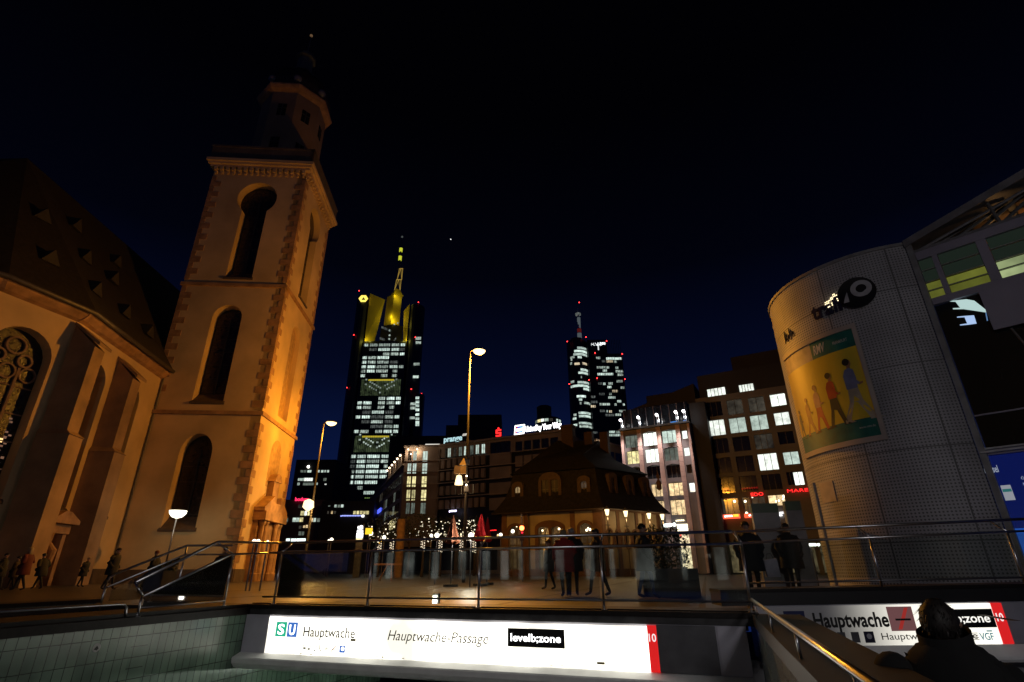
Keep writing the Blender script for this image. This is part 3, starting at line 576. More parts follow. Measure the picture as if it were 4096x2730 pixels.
# street lamp reflections painted as small glowing patches on the polygon window
REFL_B = E('painted_lamp_reflection', (1, .62, .25), 1.6); REFL_F = E('painted_faint_reflection', (1, .5, .3), .18)
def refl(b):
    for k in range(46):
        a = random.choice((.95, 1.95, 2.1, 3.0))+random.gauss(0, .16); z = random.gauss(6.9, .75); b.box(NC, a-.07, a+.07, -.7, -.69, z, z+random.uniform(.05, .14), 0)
part(nv, 'painted_reflection', REFL_F, refl)
part(nv, 'painted_reflection', REFL_B, lambda b: (b.box(NC, 2.72, 3.0, -.69, -.68, 6.75, 6.95), b.box(NC, 1.88, 2.02, -.69, -.68, 6.85, 7.1)))
part(nv, 'plinth', M('dark_plinth', (.10, .07, .05), .9), lambda b: (b.box(NB, -.1, LB-.1, .0, .18, 0, .85), b.box(NC, 0, LCc, .0, .15, 0, .85), b.box(ND, 0, LD, .0, .15, 0, .85)))
part(ch, 'plinth', M('dark_plinth', (.10, .07, .05), .9), lambda b: (b.box(TL, -SW+.4, .12, .0, .12, 0, .8), b.box(TR, .13, 1.9, .02, .12, 0, .8), b.box(TR, 6.6, SW, .02, .12, 0, .8)))
def nport(b):
    f = NB; c = 2.62
    b.loft([[f.pt(a, n, z) for a, z in ((c-1.1, 3.1), (c+1.1, 3.1), (c+1.1, 3.3), (c+.15, 3.72), (c-.3, 3.75), (c-1.1, 3.3))] for n in (.02, 1.0)])
    b.box(f, c-.95, c+.95, .02, .7, 2.6, 3.09); b.box(f, c-.9, c-.6, .02, .6, 0, 2.59); b.box(f, c+.6, c+.9, .02, .6, 0, 2.59)
    b.box(f, c-.6, c+.6, .0, .08, 0, 2.3)
    b.tube([f.pt(c-.75, .9, 2.6), f.pt(c-.75, .8, 2.1), f.pt(c-.75, 1.15, 1.7), f.pt(c-.75, 1.1, 1.1), f.pt(c-.75, .7, .6), f.pt(c-.75, .65, 0)], [.1, .16, .2, .18, .14, .2], 10)
part(nv, 'portal', SAND, nport)
part(nv, 'downpipe', M('zinc_gutter', (.12, .11, .10), .5, .5), lambda b: b.tube([NB.pt(LB-.25, .12, ZE), NB.pt(LB-.25, .12, 0)], .07, 8))
# ================================================================ street lamps
def street_lamp(x, y, h, label, energy, arm=(1, 0), flood=False):
    t = thing('street_lamp', (x, y, 0), label, 'street lamp', 'tall plaza lamps')
    part(t, 'pole', M('lamp_pole_paint', (.03, .027, .024), .6), lambda b: b.tube([(x, y, 0), (x, y, 1.2), (x, y, h*.5), (x, y, h)], [.11, .10, .075, .05], 10), True)
    ax, ay = arm; hx, hy = x+ax*.62, y+ay*.62
    part(t, 'arm', M('lamp_pole_paint', (.03, .027, .024), .6), lambda b: b.tube([(x, y, h-.02), (x+ax*.2, y+ay*.2, h+.05), (x+ax*.5, y+ay*.5, h+.06)], .035, 8), True)
    part(t, 'lamp_shade', DKSTEEL, lambda b: b.lathe((hx, hy, h), [(.43, .0), (.45, .02), (.36, .12), (.1, .17)], 18), True)
    part(t, 'lamp_bowl', SOD, lambda b: b.lathe((hx, hy, h-.22), [(.02, -.04), (.2, .0), (.36, .10), (.43, .218)], 18), True)
    lamp('POINT', (hx, hy, h-.6), energy, SODC, .22, parent=t)
    return t
t1 = street_lamp(-2.88, 33.58, 14.5, 'very tall street lamp with mirrored floodlight, near the middle', 8600, (1, 0))
x, y = -2.88, 33.58
part(t1, 'floodlight', E('floodlight_face', (1, .70, .34), 2.6), lambda b: b.lathe((x-0.440, y-0.305, 5.486), [(.25, 0), (.24, .12), (.15, .55), (.06, .58)], 14), True)
MIR = M('mirror_panel', (.75, .62, .48), .3, .6)
part(t1, 'mirror_panel', MIR, lambda b: b.hexa([(x-0.757, y-0.488, 6.133), (x-0.366, y-0.611, 6.097), (x-0.366, y-0.574, 6.097), (x-0.757, y-0.452, 6.133), (x-0.733, y-0.366, 6.658), (x-0.366, y-0.488, 6.585), (x-0.366, y-0.452, 6.585), (x-0.733, y-0.330, 6.658)]))
part(t1, 'mirror_panel', MIR, lambda b: b.hexa([(x-0.354, y-0.611, 6.097), (x-0.024, y-0.427, 6.133), (x-0.024, y-0.391, 6.133), (x-0.354, y-0.574, 6.097), (x-0.354, y-0.488, 6.585), (x-0.024, y-0.305, 6.634), (x-0.024, y-0.269, 6.634), (x-0.354, y-0.452, 6.585)]))
part(t1, 'mirror_panel', MIR, lambda b: b.add([(x-0.440, y-0.366, 6.683), (x-0.024, y-0.244, 6.707), (x-0.195, y-0.147, 7.171), (x-0.232, y-0.061, 6.683)], [(0, 1, 2), (0, 2, 3), (1, 3, 2), (0, 3, 1)]))
part(t1, 'bracket', DKSTEEL, lambda b: (b.box(XY, x-0.110, x+0.171, -y-0.171, -y+0.171, 6.74, 7.05), b.box(XY, x-0.366, x+0.147, -y-0.061, -y+0.061, 5.64, 5.73), b.box(XY, x-0.122, x+0.147, -y-0.147, -y+0.147, 5.1, 5.46)))
part(t1, 'small_spotlight', E('small_spot', (1, .85, .6), 8), lambda b: (b.ball((x+0.024, y-0.244, 6.024), .05), b.ball((x+0.024, y-0.244, 5.486), .05)), True)
lamp('SPOT', (x-0.024, y-0.513, 6.866), 260, (1, .55, .16), .05, parent=t1, target=(x, y+0.024, 10.834), spot=(24, .6))
lamp('POINT', (x-0.440, y-0.672, 5.584), 120, (1, .6, .25), .1, parent=t1)
t2 = street_lamp(-15.73, 43.09, 12, 'tall street lamp right beside the church tower', 1700, (1, 0))
part(t2, 'floodlight', E('floodlight_face', (1, .70, .34), 2.6), lambda b: b.lathe((-15.9, 42.7, 4.9), [(.06, 0), (.42, .3), (.36, .75), (.08, .9)], 14), True)
lamp('POINT', (-15.2, 42.2, 5.1), 500, (1, .55, .15), .25, parent=t2)
p = atZ(713, 2045, 4.2); x, y = p[0], p[1]
t = thing('park_lamp', (x, y, 0), 'low white bowl lamp standing in front of the church tower', 'lamp')
part(t, 'pole', DKSTEEL, lambda b: b.tube([(x, y, 0), (x, y, 3.85)], [.06, .045], 8), True)
part(t, 'lamp_bowl', GLOBE, lambda b: b.lathe((x, y, 3.82), [(.08, -.06), (.3, .02), (.47, .22), (.51, .4)], 18), True)
part(t, 'lamp_shade', DKSTEEL, lambda b: b.lathe((x, y, 4.22), [(.53, 0), (.5, .03), (.3, .08), (.05, .12)], 18), True)
lamp('POINT', (x+.3, y-.7, 3.7), 45, (1, .86, .62), .3, parent=t)
for u, v, lab in ((1113, 2057, 'upper of two small sodium lamps beside the tower portal'), (1113, 2078, 'lower of two small sodium lamps beside the tower portal')):
    p = atY(u, v, 70.); t = thing('wall_lamp', (p[0], p[1], 0), lab, 'lamp', 'paired small lamps')
    part(t, 'pole', DKSTEEL, lambda b: b.tube([(p[0]-.5, p[1], 0), (p[0]-.5, p[1], p[2]-.3), (p[0], p[1], p[2]-.1)], .05, 6))
    part(t, 'lamp_bowl', SOD, lambda b: b.ball(p, .3, 10, sc_=(1, 1, .6)), True)
# ================================================================ windows helper
def win(parent, fr, s0, s1, z0, z1, mat, n=-.12, bars=(1, 0), fmat=None, name='window', label=None, fw=.06):
    def f(b):
        b.box(fr, s0, s1, n-.06, n, z0, z1, 0)
        w_, h_ = s1-s0, z1-z0
        for i in range(1, bars[0]+1): b.box(fr, s0+w_*i/(bars[0]+1)-fw/2, s0+w_*i/(bars[0]+1)+fw/2, n, n+.05, z0, z1, 1)
        for i in range(1, bars[1]+1): b.box(fr, s0, s1, n+.001, n+.045, z0+h_*i/(bars[1]+1)-fw/2, z0+h_*i/(bars[1]+1)+fw/2, 1)
    return part(parent, name, [mat, fmat or FRAME], f, label=label)
def zpx(x0, y0, k):
    """zoomed-crop pixels to photograph pixels"""
    return lambda x, y: (x0+x/k, y0+y/k)
def rect(fr, tf, x0, x1, y0, y1):
    xc, yc = (x0+x1)/2, (y0+y1)/2
    a0 = fr.on(*tf(x0, yc))[0]; a1 = fr.on(*tf(x1, yc))[0]; zt = fr.on(*tf(xc, y0))[1]; zb = fr.on(*tf(xc, y1))[1]
    return a0, a1, zb, zt
# ================================================================ guard house (low baroque building)
P1, P2, P3, P4, P5 = np.array([-1.18, 61.4]), np.array([9., 56.5]), np.array([16.5, 62.05]), np.array([15., 73.]), np.array([2., 74.])
HF = fr2(P1, P2); HS = fr2(P2, P3); LF, LS = math.dist(P1, P2), math.dist(P2, P3)
gh = thing('guard_house', (7, 64, 0), 'low baroque building with huge dark mansard roof in the middle of the square', 'building')
CREAM = M('cream_render', (.25, .21, .14), .85, nz=(.6, .2)); HSAND = M('brown_sandstone', (.085, .042, .02), .85, nz=(1, .3), bump=.3)
T4 = zpx(1950, 1950, 3.92)
def hpx(x): return HF.on(*T4(x, 600))[0]
b0, b1 = hpx(335), hpx(545); c0, c1 = hpx(800), hpx(1160); d0, d1 = hpx(1450), hpx(1625)
HWN = [arch(b0, b1, .5, 5.0), arch(c0, (c0+c1)/2-.12, .5, 4.8, pointed=-.6), arch((c0+c1)/2+.12, c1, .5, 4.8, pointed=-.6), arch(d0, d1, .5, 5.0, pointed=-.3)]
ov = [HS.on(*zpx(2400, 1950, 3.92)(x, 520)) for x in (132, 265, 410, 530, 635, 765, 865)]
OV = [[(a+.42*cos(2*pi*i/20), 3.55+.85*sin(2*pi*i/20)) for i in range(20)] for a, z in ov]
def hwall(b):
    b.fill(HF, [[(0, 0), (LF, 0), (LF, 6.4), (0, 6.4)]]+HWN, -.5, 0)
    b.fill(HS, [[(0.02, 0), (LS, 0), (LS, 6.4), (0.02, 6.4)]]+OV, -.5, 0)
    for A, B in ((P3, P4), (P4, P5), (P5, P1)): f = fr2(A, B); b.box(f, 0, math.dist(A, B), -.5, 0, 0, 6.39)
part(gh, 'wall', CREAM, hwall)
def trim(b):
    def vb(f, x0, x1, n=.08, z0=0, z1=6.2): b.box(f, x0, x1, .0, n, z0, z1)
    for x0, x1 in ((-.05, b0-.25), (b1+.2, hpx(660)), (hpx(1300), hpx(1375)), (hpx(1660), LF+.05)): vb(HF, x0, x1)
    for lp, ex in ((HWN[0], .35), (HWN[3], .35)):
        a0, a1 = lp[0][0], lp[1][0]; top = max(q[1] for q in lp)
        b.fill(HF, [arch(a0-ex, a1+ex, .5, top+ex*.9, pointed=-.1), lp], 0, .14)
    a0, a1 = c0-.4, c1+.4
    b.fill(HF, [arch(a0, a1, .5, 5.45, pointed=-.55), HWN[1], HWN[2]], 0, .14)
    b.box(HF, 0, LF, .0, .3, 6.2, 6.42); b.box(HS, .3, LS, .0, .3, 6.2, 6.42); b.box(HF, hpx(1190), hpx(1300), .0, .1, 2.75, 3.0); b.box(HF, hpx(670), hpx(750), .0, .1, 2.75, 3.0)
    for x in (0.05, 2.15, 5.05, 6.2, 8.6): b.box(HS, x, x+.45, .0, .08, 0, 6.2)
    b.box(HF, -.1, LF+.1, .15, .22, 0, .7); b.box(HS, 0.25, LS+.1, .09, .2, 0, .7)
    for lp in OV:
        c = (sum(p[0] for p in lp)/20, 3.55); b.fill(HS, [[(c[0]+.58*cos(2*pi*i/20), c[1]+1.02*sin(2*pi*i/20)) for i in range(20)], lp], 0, .1)
part(gh, 'stone_trim', HSAND, trim)
HG = E('guard_house_dim_room', (1, .6, .25), .035, room=(.9, .1, 2.5))
for lp in HWN:
    a0, a1 = lp[0][0], lp[1][0]; q = part(gh, 'window', HG, lambda b: b.fill(HF, [lp], -.4, -.35))
    part(q, 'bars', FRAME, lambda b: (b.box(HF, (a0+a1)/2-.05, (a0+a1)/2+.05, -.35, -.28, .5, 4.6), b.box(HF, a0, a1, -.35, -.29, 3.0, 3.14)))
for lp in OV: part(gh, 'oval_window', DKGLASS, lambda b: b.fill(HS, [lp], -.4, -.35))
SPK = E('indoor_lamp', (1, .8, .5), 4)
T4b = T4
for i, (x, y, r) in enumerate(((845, 676, .10), (1540, 670, .13), (1563, 637, .08), (1592, 660, .13), (440, 610, .08), (1105, 650, .12))):
    a, z = HF.on(*T4(x, y)); part(gh, 'indoor_lamp', SPK, lambda b: b.ball(HF.pt(a, -.3, z), r, 8), True)
part(gh, 'lit_curtain', E('orange_curtain', (1, .45, .08), .5), lambda b: b.box(HF, hpx(850), hpx(892), -.34, -.33, 1.0, 2.8))
# mansard roof
def inset(pl, d):
    out = []; n = len(pl)
    for i in range(n):
        a = pl[i]-pl[i-1]; c = pl[(i+1) % n]-pl[i]; na = np.array([a[1], -a[0]])/np.linalg.norm(a); nc = np.array([c[1], -c[0]])/np.linalg.norm(c)
        m_ = na+nc; m_ /= (m_@na)*np.linalg.norm(m_)/np.linalg.norm(m_) if False else 1; out.append(pl[i]-m_/(1+na@nc)*d)
    return out
PL = [P1, P2, P3, P4, P5]
def ringz(d, z): return [(q[0], q[1], z) for q in inset(PL, d)]
rg = [ringz(-1.0, 6.35), ringz(-.5, 6.9), ringz(.25, 8.0), ringz(.75, 9.4), ringz(1.05, 10.7)]
HROOF = M('mansard_slate', (.013, .012, .011), .85, nz=(3, .4), bump=.4, spec=.15)
ra, rb = np.array([5.6, 66.2, 15.6]), np.array([11., 66.6, 15.6])
def hroof(b):
    b.loft(rg); q = ringz(.75, 10.72); k = len(q)
    mid = [(x*.62+6.6*.38+(x-6.6)*.0, y*.62+66.2*.38, 12.7) for x, y, z in q]
    top = [tuple(ra), tuple(rb), tuple(rb+np.array([.3, .4, 0])), tuple(rb+np.array([-.3, 1, 0])), tuple(ra+np.array([0, .8, 0]))]
    b.loft([ringz(.72, 10.701), ringz(1.05, 10.9), mid, top])
part(gh, 'roof', HROOF, hroof)
part(gh, 'eaves_board', M('roof_edge_board', (.06, .045, .035), .7), lambda b: (b.tube([HF.pt(-.9, .75, 6.36), HF.pt(LF+.45, .85, 6.36), HS.pt(LS+.6, .85, 6.36)], .12, 6)))
T3 = zpx(2000, 1600, 3.92)
def dormer(f, s0, s1, z0, z1, wmat, n0, double=False, gable=0.):
    w_ = (s1-s0)
    q = part(gh, 'dormer', M('dormer_stone', (.05, .031, .019), .85), lambda b: b.fill(f, [arch(s0, s1, z0, z1, pointed=-.35), arch(s0+w_*.28, s1-w_*.28, z0+.5, z1-.55, pointed=-.2)] if not double else [arch(s0, s1, z0, z1, pointed=-.2), [(s0+w_*.13, z0+.5), (s0+w_*.45, z0+.5), (s0+w_*.45, z0+2.5), (s0+w_*.13, z0+2.5)], [(s0+w_*.55, z0+.5), (s0+w_*.87, z0+.5), (s0+w_*.87, z0+2.5), (s0+w_*.55, z0+2.5)]], n0-1.6, n0))
    a0, a1 = (s0+w_*.28, s1-w_*.28)
    if double:
        for x0 in (.13, .55): win(gh, f, s0+w_*x0, s0+w_*(x0+.32), z0+.5, z0+2.5, wmat, n0-.15, (1, 1), name='dormer_window')
    else: win(gh, f, a0, a1, z0+.5, z1-.55, wmat, n0-.15, (1, 1), name='dormer_window')
LITW = E('dormer_lit_room', (1, .72, .35), .42, room=(1.2, .6, 1.2)); DIMW = E('dormer_dim_room', (1, .7, .45), .07, room=(1.2, .3, 1.6))
x0, x1, zb, zt = rect(HF, T3, 165, 345, 1265, 1600); dormer(HF, x0, x1, 7.35, zt-.1, LITW, -.3)
x0, x1, zb, zt = rect(HF, T3, 585, 945, 1095, 1560); dormer(HF, x0, x1, 7.2, zt-.2, BLACK, -.25, True)
x0, x1, zb, zt = rect(HF, T3, 1195, 1400, 1165, 1560); dormer(HF, x0, x1, 7.3, zt-.1, DIMW, -.3)
for a in (1.9, 4.6, 7.2): dormer(HS, a, a+1.25, 7.3, 10.3, BLACK, -.3)
part(gh, 'chimney', M('dark_chimney', (.035, .02, .014), .9), lambda b: (b.box(HF, 4.6, 6.1, -8.6, -7.4, 13, 17.2), b.box(HF, 4.5, 6.2, -8.7, -7.3, 17.2, 17.5)))  # chimneys in one even dark brown
part(gh, 'chimney', M('dark_chimney', (.035, .02, .014), .9), lambda b: (b.box(HF, 7.2, 8.2, -9.6, -8.6, 13, 16.6),)); part(gh, 'chimney', M('dark_chimney', (.035, .02, .014), .9), lambda b: (b.box(HF, 9.2, 10.2, -9.6, -8.6, 13, 16.4),))
part(gh, 'finial', HSAND, lambda b: b.lathe((P3[0]+.3, P3[1]+.2, 8.9), [(.1, 0), (.3, .2), (.3, .9), (.1, 1.2), (.2, 1.6), (.03, 2.1)], 8))
part(gh, 'downpipe', FRAME, lambda b: b.tube([HF.pt(hpx(645), .35, 6.3), HF.pt(hpx(660), .25, 5.6), HF.pt(hpx(660), .2, .1)], .07, 6))
# four lanterns along the right side
for i, (u, v, dn, lab) in enumerate(((2428, 2048, 1.2, 'nearest brass lantern on a pole at the guard house corner'), (2502.5, 2054, 1.2, 'second lantern on a pole along the pale guard house side'), (2595.5, 2063, 1.2, 'third lantern on a pole before the dark column of the guard house'), (2649, 2067, 1.5, 'farthest lantern under the guard house roof tip'))):
    a, z = HS.on(u, v, dn); p = HS.pt(a, dn, z); t = thing('wall_lantern', (p[0], p[1], 0), lab, 'lantern', 'lanterns along the guard house')
    part(t, 'pole', FRAME, lambda b: (b.tube([(p[0], p[1], 0), (p[0], p[1], z-.42)], .06, 6), b.box(HS, a-.3, a+.3, dn-.04, dn+.04, z-1.3, z-1.22)))
    part(t, 'lantern_glass', WARM, lambda b: b.lathe((p[0], p[1], z-.4), [(.12, .06), (.24, .62)], 6)); part(t, 'lantern_cap', FRAME, lambda b: b.lathe((p[0], p[1], z+.32), [(.28, -.07), (.16, .08), (.04, .25)], 6))
    lamp('POINT', (p[0]+HS.n[0]*.1, p[1]+HS.n[1]*.1, z-.65), 80, (1, .62, .27), .2, parent=t)
# ================================================================ curved corner office block across the square
bo = thing('corner_office_block', (-6, 112, 0), 'long beige office block with rounded corner and glowing roof signs', 'building')
MF = Fr((-14.6, 104.1), -27.3); CF = fr2((-21.3, 104.75), (-14.6, 104.1)); WF = fr2((-43.5, 165), (-21.3, 104.75)); LM, LCf, LW_ = 27.2, math.dist((-21.3, 104.75), (-14.6, 104.1)), math.dist((-43.5, 165), (-21.3, 104.75))
T7 = zpx(1400, 1650, 2.851); ZR = 23.0
cols = [990, 1050, 1118, 1183, 1247, 1308, 1378, 1443, 1512]
cs = [MF.on(*T7(x, 700))[0] for x in cols]
rows = [MF.on(*T7(1247, y))[1] for y in (445, 572, 715, 880, 1040)]
print('rows', rows, cs)
wh = [1.75, 1.65, 1.65, 1.65, 1.65]; ww = .82
holes = []; mwins = []
litm = {(0, 0): OFF_X, (0, 1): OFF_D, (0, 2): OFF_C, (0, 3): OFF_X, (0, 4): OFF_D, (0, 5): OFF_C, (0, 6): OFF_D, (0, 7): OFF_C, (0, 8): OFF_C, (3, 1): OFF_X, (3, 2): OFF_X, (3, 3): OFF_D, (3, 4): OFF_W, (3, 5): OFF_W, (3, 6): OFF_W, (4, 1): OFF_X}
for r in range(5):
    for c in range(9):
        a, z = cs[c], rows[r]; holes.append([(a-ww/2, z-wh[r]/2), (a+ww/2, z-wh[r]/2), (a+ww/2, z+wh[r]/2), (a-ww/2, z+wh[r]/2)]); mwins.append((a-ww/2, a+ww/2, z-wh[r]/2, z+wh[r]/2, litm.get((r, c), DKGLASS)))
x0 = MF.on(*T7(1592, 600))[0]; x1 = MF.on(*T7(1832, 600))[0]; x2 = MF.on(*T7(1885, 600))[0]
for i, y in enumerate((400, 530, 690, 868, 1043)):
    z = MF.on(*T7(1700, y))[1]; h = 1.05
    holes.append([(x0, z-h), (x1, z-h), (x1, z+h), (x0, z+h)])
    for k in range(4):
        m_ = DKGLASS
        if i == 3 and k in (2, 3): m_ = OFF_W if k == 2 else OFF_Y
        if i == 4 and k in (0, 1): m_ = OFF_B if k == 0 else OFF_C
        if i == 4 and k == 2: m_ = OFF_D
        mwins.append((x0+(x1-x0)*k/4+.06, x0+(x1-x0)*(k+1)/4-.06, z-h+.05, z+h-.05, m_))
    for k in range(5):
        a = x2+k*1.75; z = MF.on(*T7(1900, (395, 560, 700, 868, 1043)[i]))[1]+.0
        holes.append([(a, z-.95), (a+1.45, z-.95), (a+1.45, z+.95), (a, z+.95)]); mwins.append((a, a+1.45, z-.95, z+.95, DKGLASS))
cwins = []; chl = []
for r, y in enumerate((500, 640, 790, 945, 1095)):
    for x, h in ((675, 1), (733, 1), (850, 1)):
        a, z = CF.on(*T7(x+(-10*(r-1)*.6), y)); w2_ = .75 if x != 850 else 1.0
        m_ = OFF_Y if r in (2, 3) else (OFF_C if r == 1 else OFF_D)
        if r == 0: m_ = OFF_C if x > 700 else DKGLASS
        if a-w2_/2 < .1: continue
        chl.append([(a-w2_/2, z-1.0), (a+w2_/2, z-1.0), (a+w2_/2, z+1.0), (a-w2_/2, z+1.0)]); cwins.append((a-w2_/2, a+w2_/2, z-1, z+1, m_))
def boff(b):
    b.fill(MF, [[(0, 4.6), (LM, 4.6), (LM, ZR), (0, ZR)]]+holes, -.5, 0); b.fill(CF, [[(0, 4.6), (LCf, 4.6), (LCf, ZR), (0, ZR)]]+chl, -.5, 0)
    b.box(MF, 0, LM, -.5, -.1, 0, .6); b.box(MF, 0, LM, -14, -.6, 22.6, ZR-.05)
    b.box(WF, 0, LW_-.3, -.5, 0, 4, 19.6); b.box(MF, LM-.5, LM, -14, -.51, 4.6, ZR-.1)
part(bo, 'wall', STONE, boff)
part(bo, 'inner_wall', BLACK, lambda b: (b.box(MF, .1, LM-.1, -1.1, -1.0, 4.6, 22.5), b.box(CF, .1, LCf-.1, -1.1, -1.0, 4.6, 22.5)))
part(bo, 'roof_ledge', M('pale_ledge', (.27, .24, .21), .8), lambda b: (b.box(MF, -.1, LM+.3, -.8, .5, ZR, ZR+.35), b.box(CF, -.2, LCf+.1, -.8, .5, ZR, ZR+.35), b.box(WF, 0, LW_, -.8, .4, 19.6, 19.9)))
for z in (rows[0]-1.35, rows[1]-1.3, rows[2]-1.35, rows[3]-1.35): part(bo, 'floor_band', M('pale_ledge', (.27, .24, .21), .8), lambda b: (b.box(MF, 0, LM, .0, .16, z, z+.16), b.box(CF, 0, LCf, .0, .16, z, z+.16)))
for a0, a1, z0, z1, m_ in mwins: win(bo, MF, a0, a1, z0, z1, m_, -.25, (1, 0) if m_ is not DKGLASS else (0, 0))
for a0, a1, z0, z1, m_ in cwins: win(bo, CF, a0, a1, z0, z1, m_, -.25, (1, 0))
for r, z in enumerate((17.3, 14.6, 11.9, 9.2, 6.6)):
    for k in range(16):
        a = 14+k*3.1; m_ = DKGLASS
        if r == 3 and k in (13, 14, 12): m_ = OFF_Y
        elif r in (1, 2) and k in (9, 13): m_ = OFF_D
        elif random.random() < .1: m_ = OFF_X
        part(bo, 'window', [m_, FRAME], lambda b: (b.box(WF, a-1.1, a+1.1, .01, .05, z-.9, z+.9), b.box(WF, a-.06, a+.06, .05, .09, z-.9, z+.9, 1)))
for k in range(6):   # spotlit pillars of the set-back top floor
    p = WF.pt(LW_-22+k*3.8, -.2, 19.9); part(bo, 'roof_pillar', M('pale_ledge', (.27, .24, .21), .8), lambda b: b.box(WF, LW_-22+k*3.8-.25, LW_-22+k*3.8+.25, -.7, .2, 19.91, 22.3))
    part(bo, 'roof_spotlight', E('warm_roof_spot', (1, .72, .48), 5), lambda b: b.ball(WF.pt(LW_-22+k*3.8+.1, .5, 22.0), .22, 8), True)
    if k % 2: lamp('POINT', WF.pt(LW_-22+k*3.8, .9, 21.4), 90, (1, .7, .45), .1, parent=bo)
part(bo, 'set_back_floor', DARKB2, lambda b: b.box(WF, 4, LW_-2, -8, -1.0, 19.91, 22.6))
for a in (.8, 2.6): lamp('POINT', CF.pt(a, .9, 22.0), 150, (1, .68, .42), .1, parent=bo); part(bo, 'roof_spotlight', E('warm_roof_spot', (1, .72, .48), 5), lambda b: b.ball(CF.pt(a, .75, 22.5), .16, 8), True)
part(bo, 'shop_floor', BLACK, lambda b: (b.box(MF, 0, LM, -3.2, -3, .6, 4.6), b.box(MF, -.05, 20, .0, .5, 4.3, 5.9)))
T9 = zpx(1500, 1950, 4.48)
SHOP = E('shop_window_light', (1, .86, .55), 1.5, room=(.8, .7, 1.3))
for x0, x1, y0, y1 in ((1285, 1332, 828, 1045), (1490, 1562, 818, 1045), (1655, 1762, 808, 890), (1340, 1425, 965, 1045), (1780, 1890, 840, 1010), (1195, 1230, 830, 885), (2160, 2215, 835, 885)):
    a0, a1, z0, z1 = rect(MF, T9, x0, x1, y0, y1); win(bo, MF, a0, a1, max(.65, z0), z1, SHOP, -.6, (1, 0), name='shop_window')
for a in range(7): part(bo, 'shop_pillar', STONE, lambda b: b.box(MF, .2+a*4.4, .8+a*4.4, -.5, .02, .6, 4.3))
def sgn(fr, T, x0, x1, y0, y1, n0, n1, mt, name, fn=None, parent=bo):
    a0, a1, z0, z1 = rect(fr, T, x0, x1, y0, y1); return part(parent, name, mt, lambda b: (fn or (lambda b, a0, a1, z0, z1: b.box(fr, a0, a1, n0, n1, z0, z1)))(b, a0, a1, z0, z1))
def blobs(fr, n0, n1, k):
    def f(b, a0, a1, z0, z1):
        for i in range(k):
            s_ = a0+(a1-a0)*i/k; h = (z1-z0)
            b.fill(fr, [[(s_+(a1-a0)/k*(.45+.4*cos(q*pi/5)), z0+h*(.6 if i else .5)+h*.34*sin(q*pi/5)) for q in range(10)], [(s_+(a1-a0)/k*(.45+.16*cos(q*pi/5)), z0+h*(.6 if i else .5)+h*.13*sin(q*pi/5)) for q in range(10)]], n0, n1)
    return f
sgn(MF, T9, 1355, 1495, 408, 462, .55, .6, E('violet_white_neon', (.75, .7, 1), 3), 'shop_sign', blobs(MF, .52, .6, 5))
sgn(MF, T9, 500, 615, 838, 882, .4, .5, E('red_white_sign', (1, .03, .08), 2.6), 'shop_sign', blobs(MF, .4, .5, 5))
sgn(MF, T9, 2075, 2185, 762, 786, .1, .2, REDS, 'shop_sign', blobs(MF, .1, .2, 6))
a0, z0 = WF.on(1500, 2058); print('wing sign', a0, z0)
def wsign(u0, u1, v0, v1, m_): part(bo, 'wing_sign', m_, lambda b: (lambda r: b.box(WF, r[0], r[1], .1, .3, r[2], r[3]))(rect(WF, lambda x, y: (x, y), u0, u1, v0, v1)))
wsign(1500, 1504, 2040, 2058, WHITES); wsign(1505, 1511, 2044, 2054, REDS); wsign(1512, 1526, 2038, 2052, E('blue_neon', (.08, .12, 1), 1.6))
# roof signs stand on the ledge as things of their own
def roofsign(name, u0, u1, v0, v1, label, mats, fn, n=.1):
    r = rect(MF, lambda x, y: (x, y), u0, u1, v0, v1); t = thing(name, MF.pt((r[0]+r[1])/2, n, ZR+.35), label, 'sign', 'roof signs on the office block'); fn(t, r); return t
def legs(t, r, k): part(t, 'support', DKSTEEL, lambda b: [b.box(MF, r[0]+(r[1]-r[0])*(i+.5)/k-.04, r[0]+(r[1]-r[0])*(i+.5)/k+.04, .0, .08, ZR+.35, max(ZR+.4, r[2]+.1)) for i in range(k)])
roofsign('roof_sign', 1778, 1850, 1737, 1764, 'pale blue roof sign reading prange', None, lambda t, r: (part(t, 'lettering', E('pale_blue_neon', (.55, .85, .9), .9), lambda b: b.text(MF, 'prange', r[0], r[1], ZR+.75, 1.12, .1, .2, bold=.02)), legs(t, r, 3), part(t, 'slanted_bars', E('white_bars', (1, .95, .85), .8), lambda b: [b.loft([[MF.pt(r[1]+.05+i*.24+x, n, ZR+1.5+z) for x, z in ((0, 0), (.1, 0), (.28, .45), (.18, .45))] for n in (.1, .18)]) for i in range(4)])))
def ssign(t, r):
    a0, a1, z0, z1 = r; z0 = ZR+.55; z1 = z0+1.65; w_ = a1-a0; th = (z1-z0)*.15; h = (z1-z0)*.78
    def f(b):
        for k in range(3): b.box(MF, a0, a1, .1, .3, z0+k*(h-th)/2, z0+k*(h-th)/2+th)
        b.box(MF, a0, a0+th, .1, .3, z0+(h-th)/2+th+.01, z0+h-th-.01); b.box(MF, a1-th, a1, .1, .3, z0+th+.01, z0+(h-th)/2-.01)
    part(t, 'letter', REDS, f); part(t, 'dot', REDS, lambda b: b.ball(MF.pt((a0+a1)/2, .2, z0+h+.24), .19, 10), True); legs(t, r, 2)
roofsign('roof_sign', 1986, 2006, 1716, 1750, 'red roof sign shaped like an S with a dot', None, ssign)
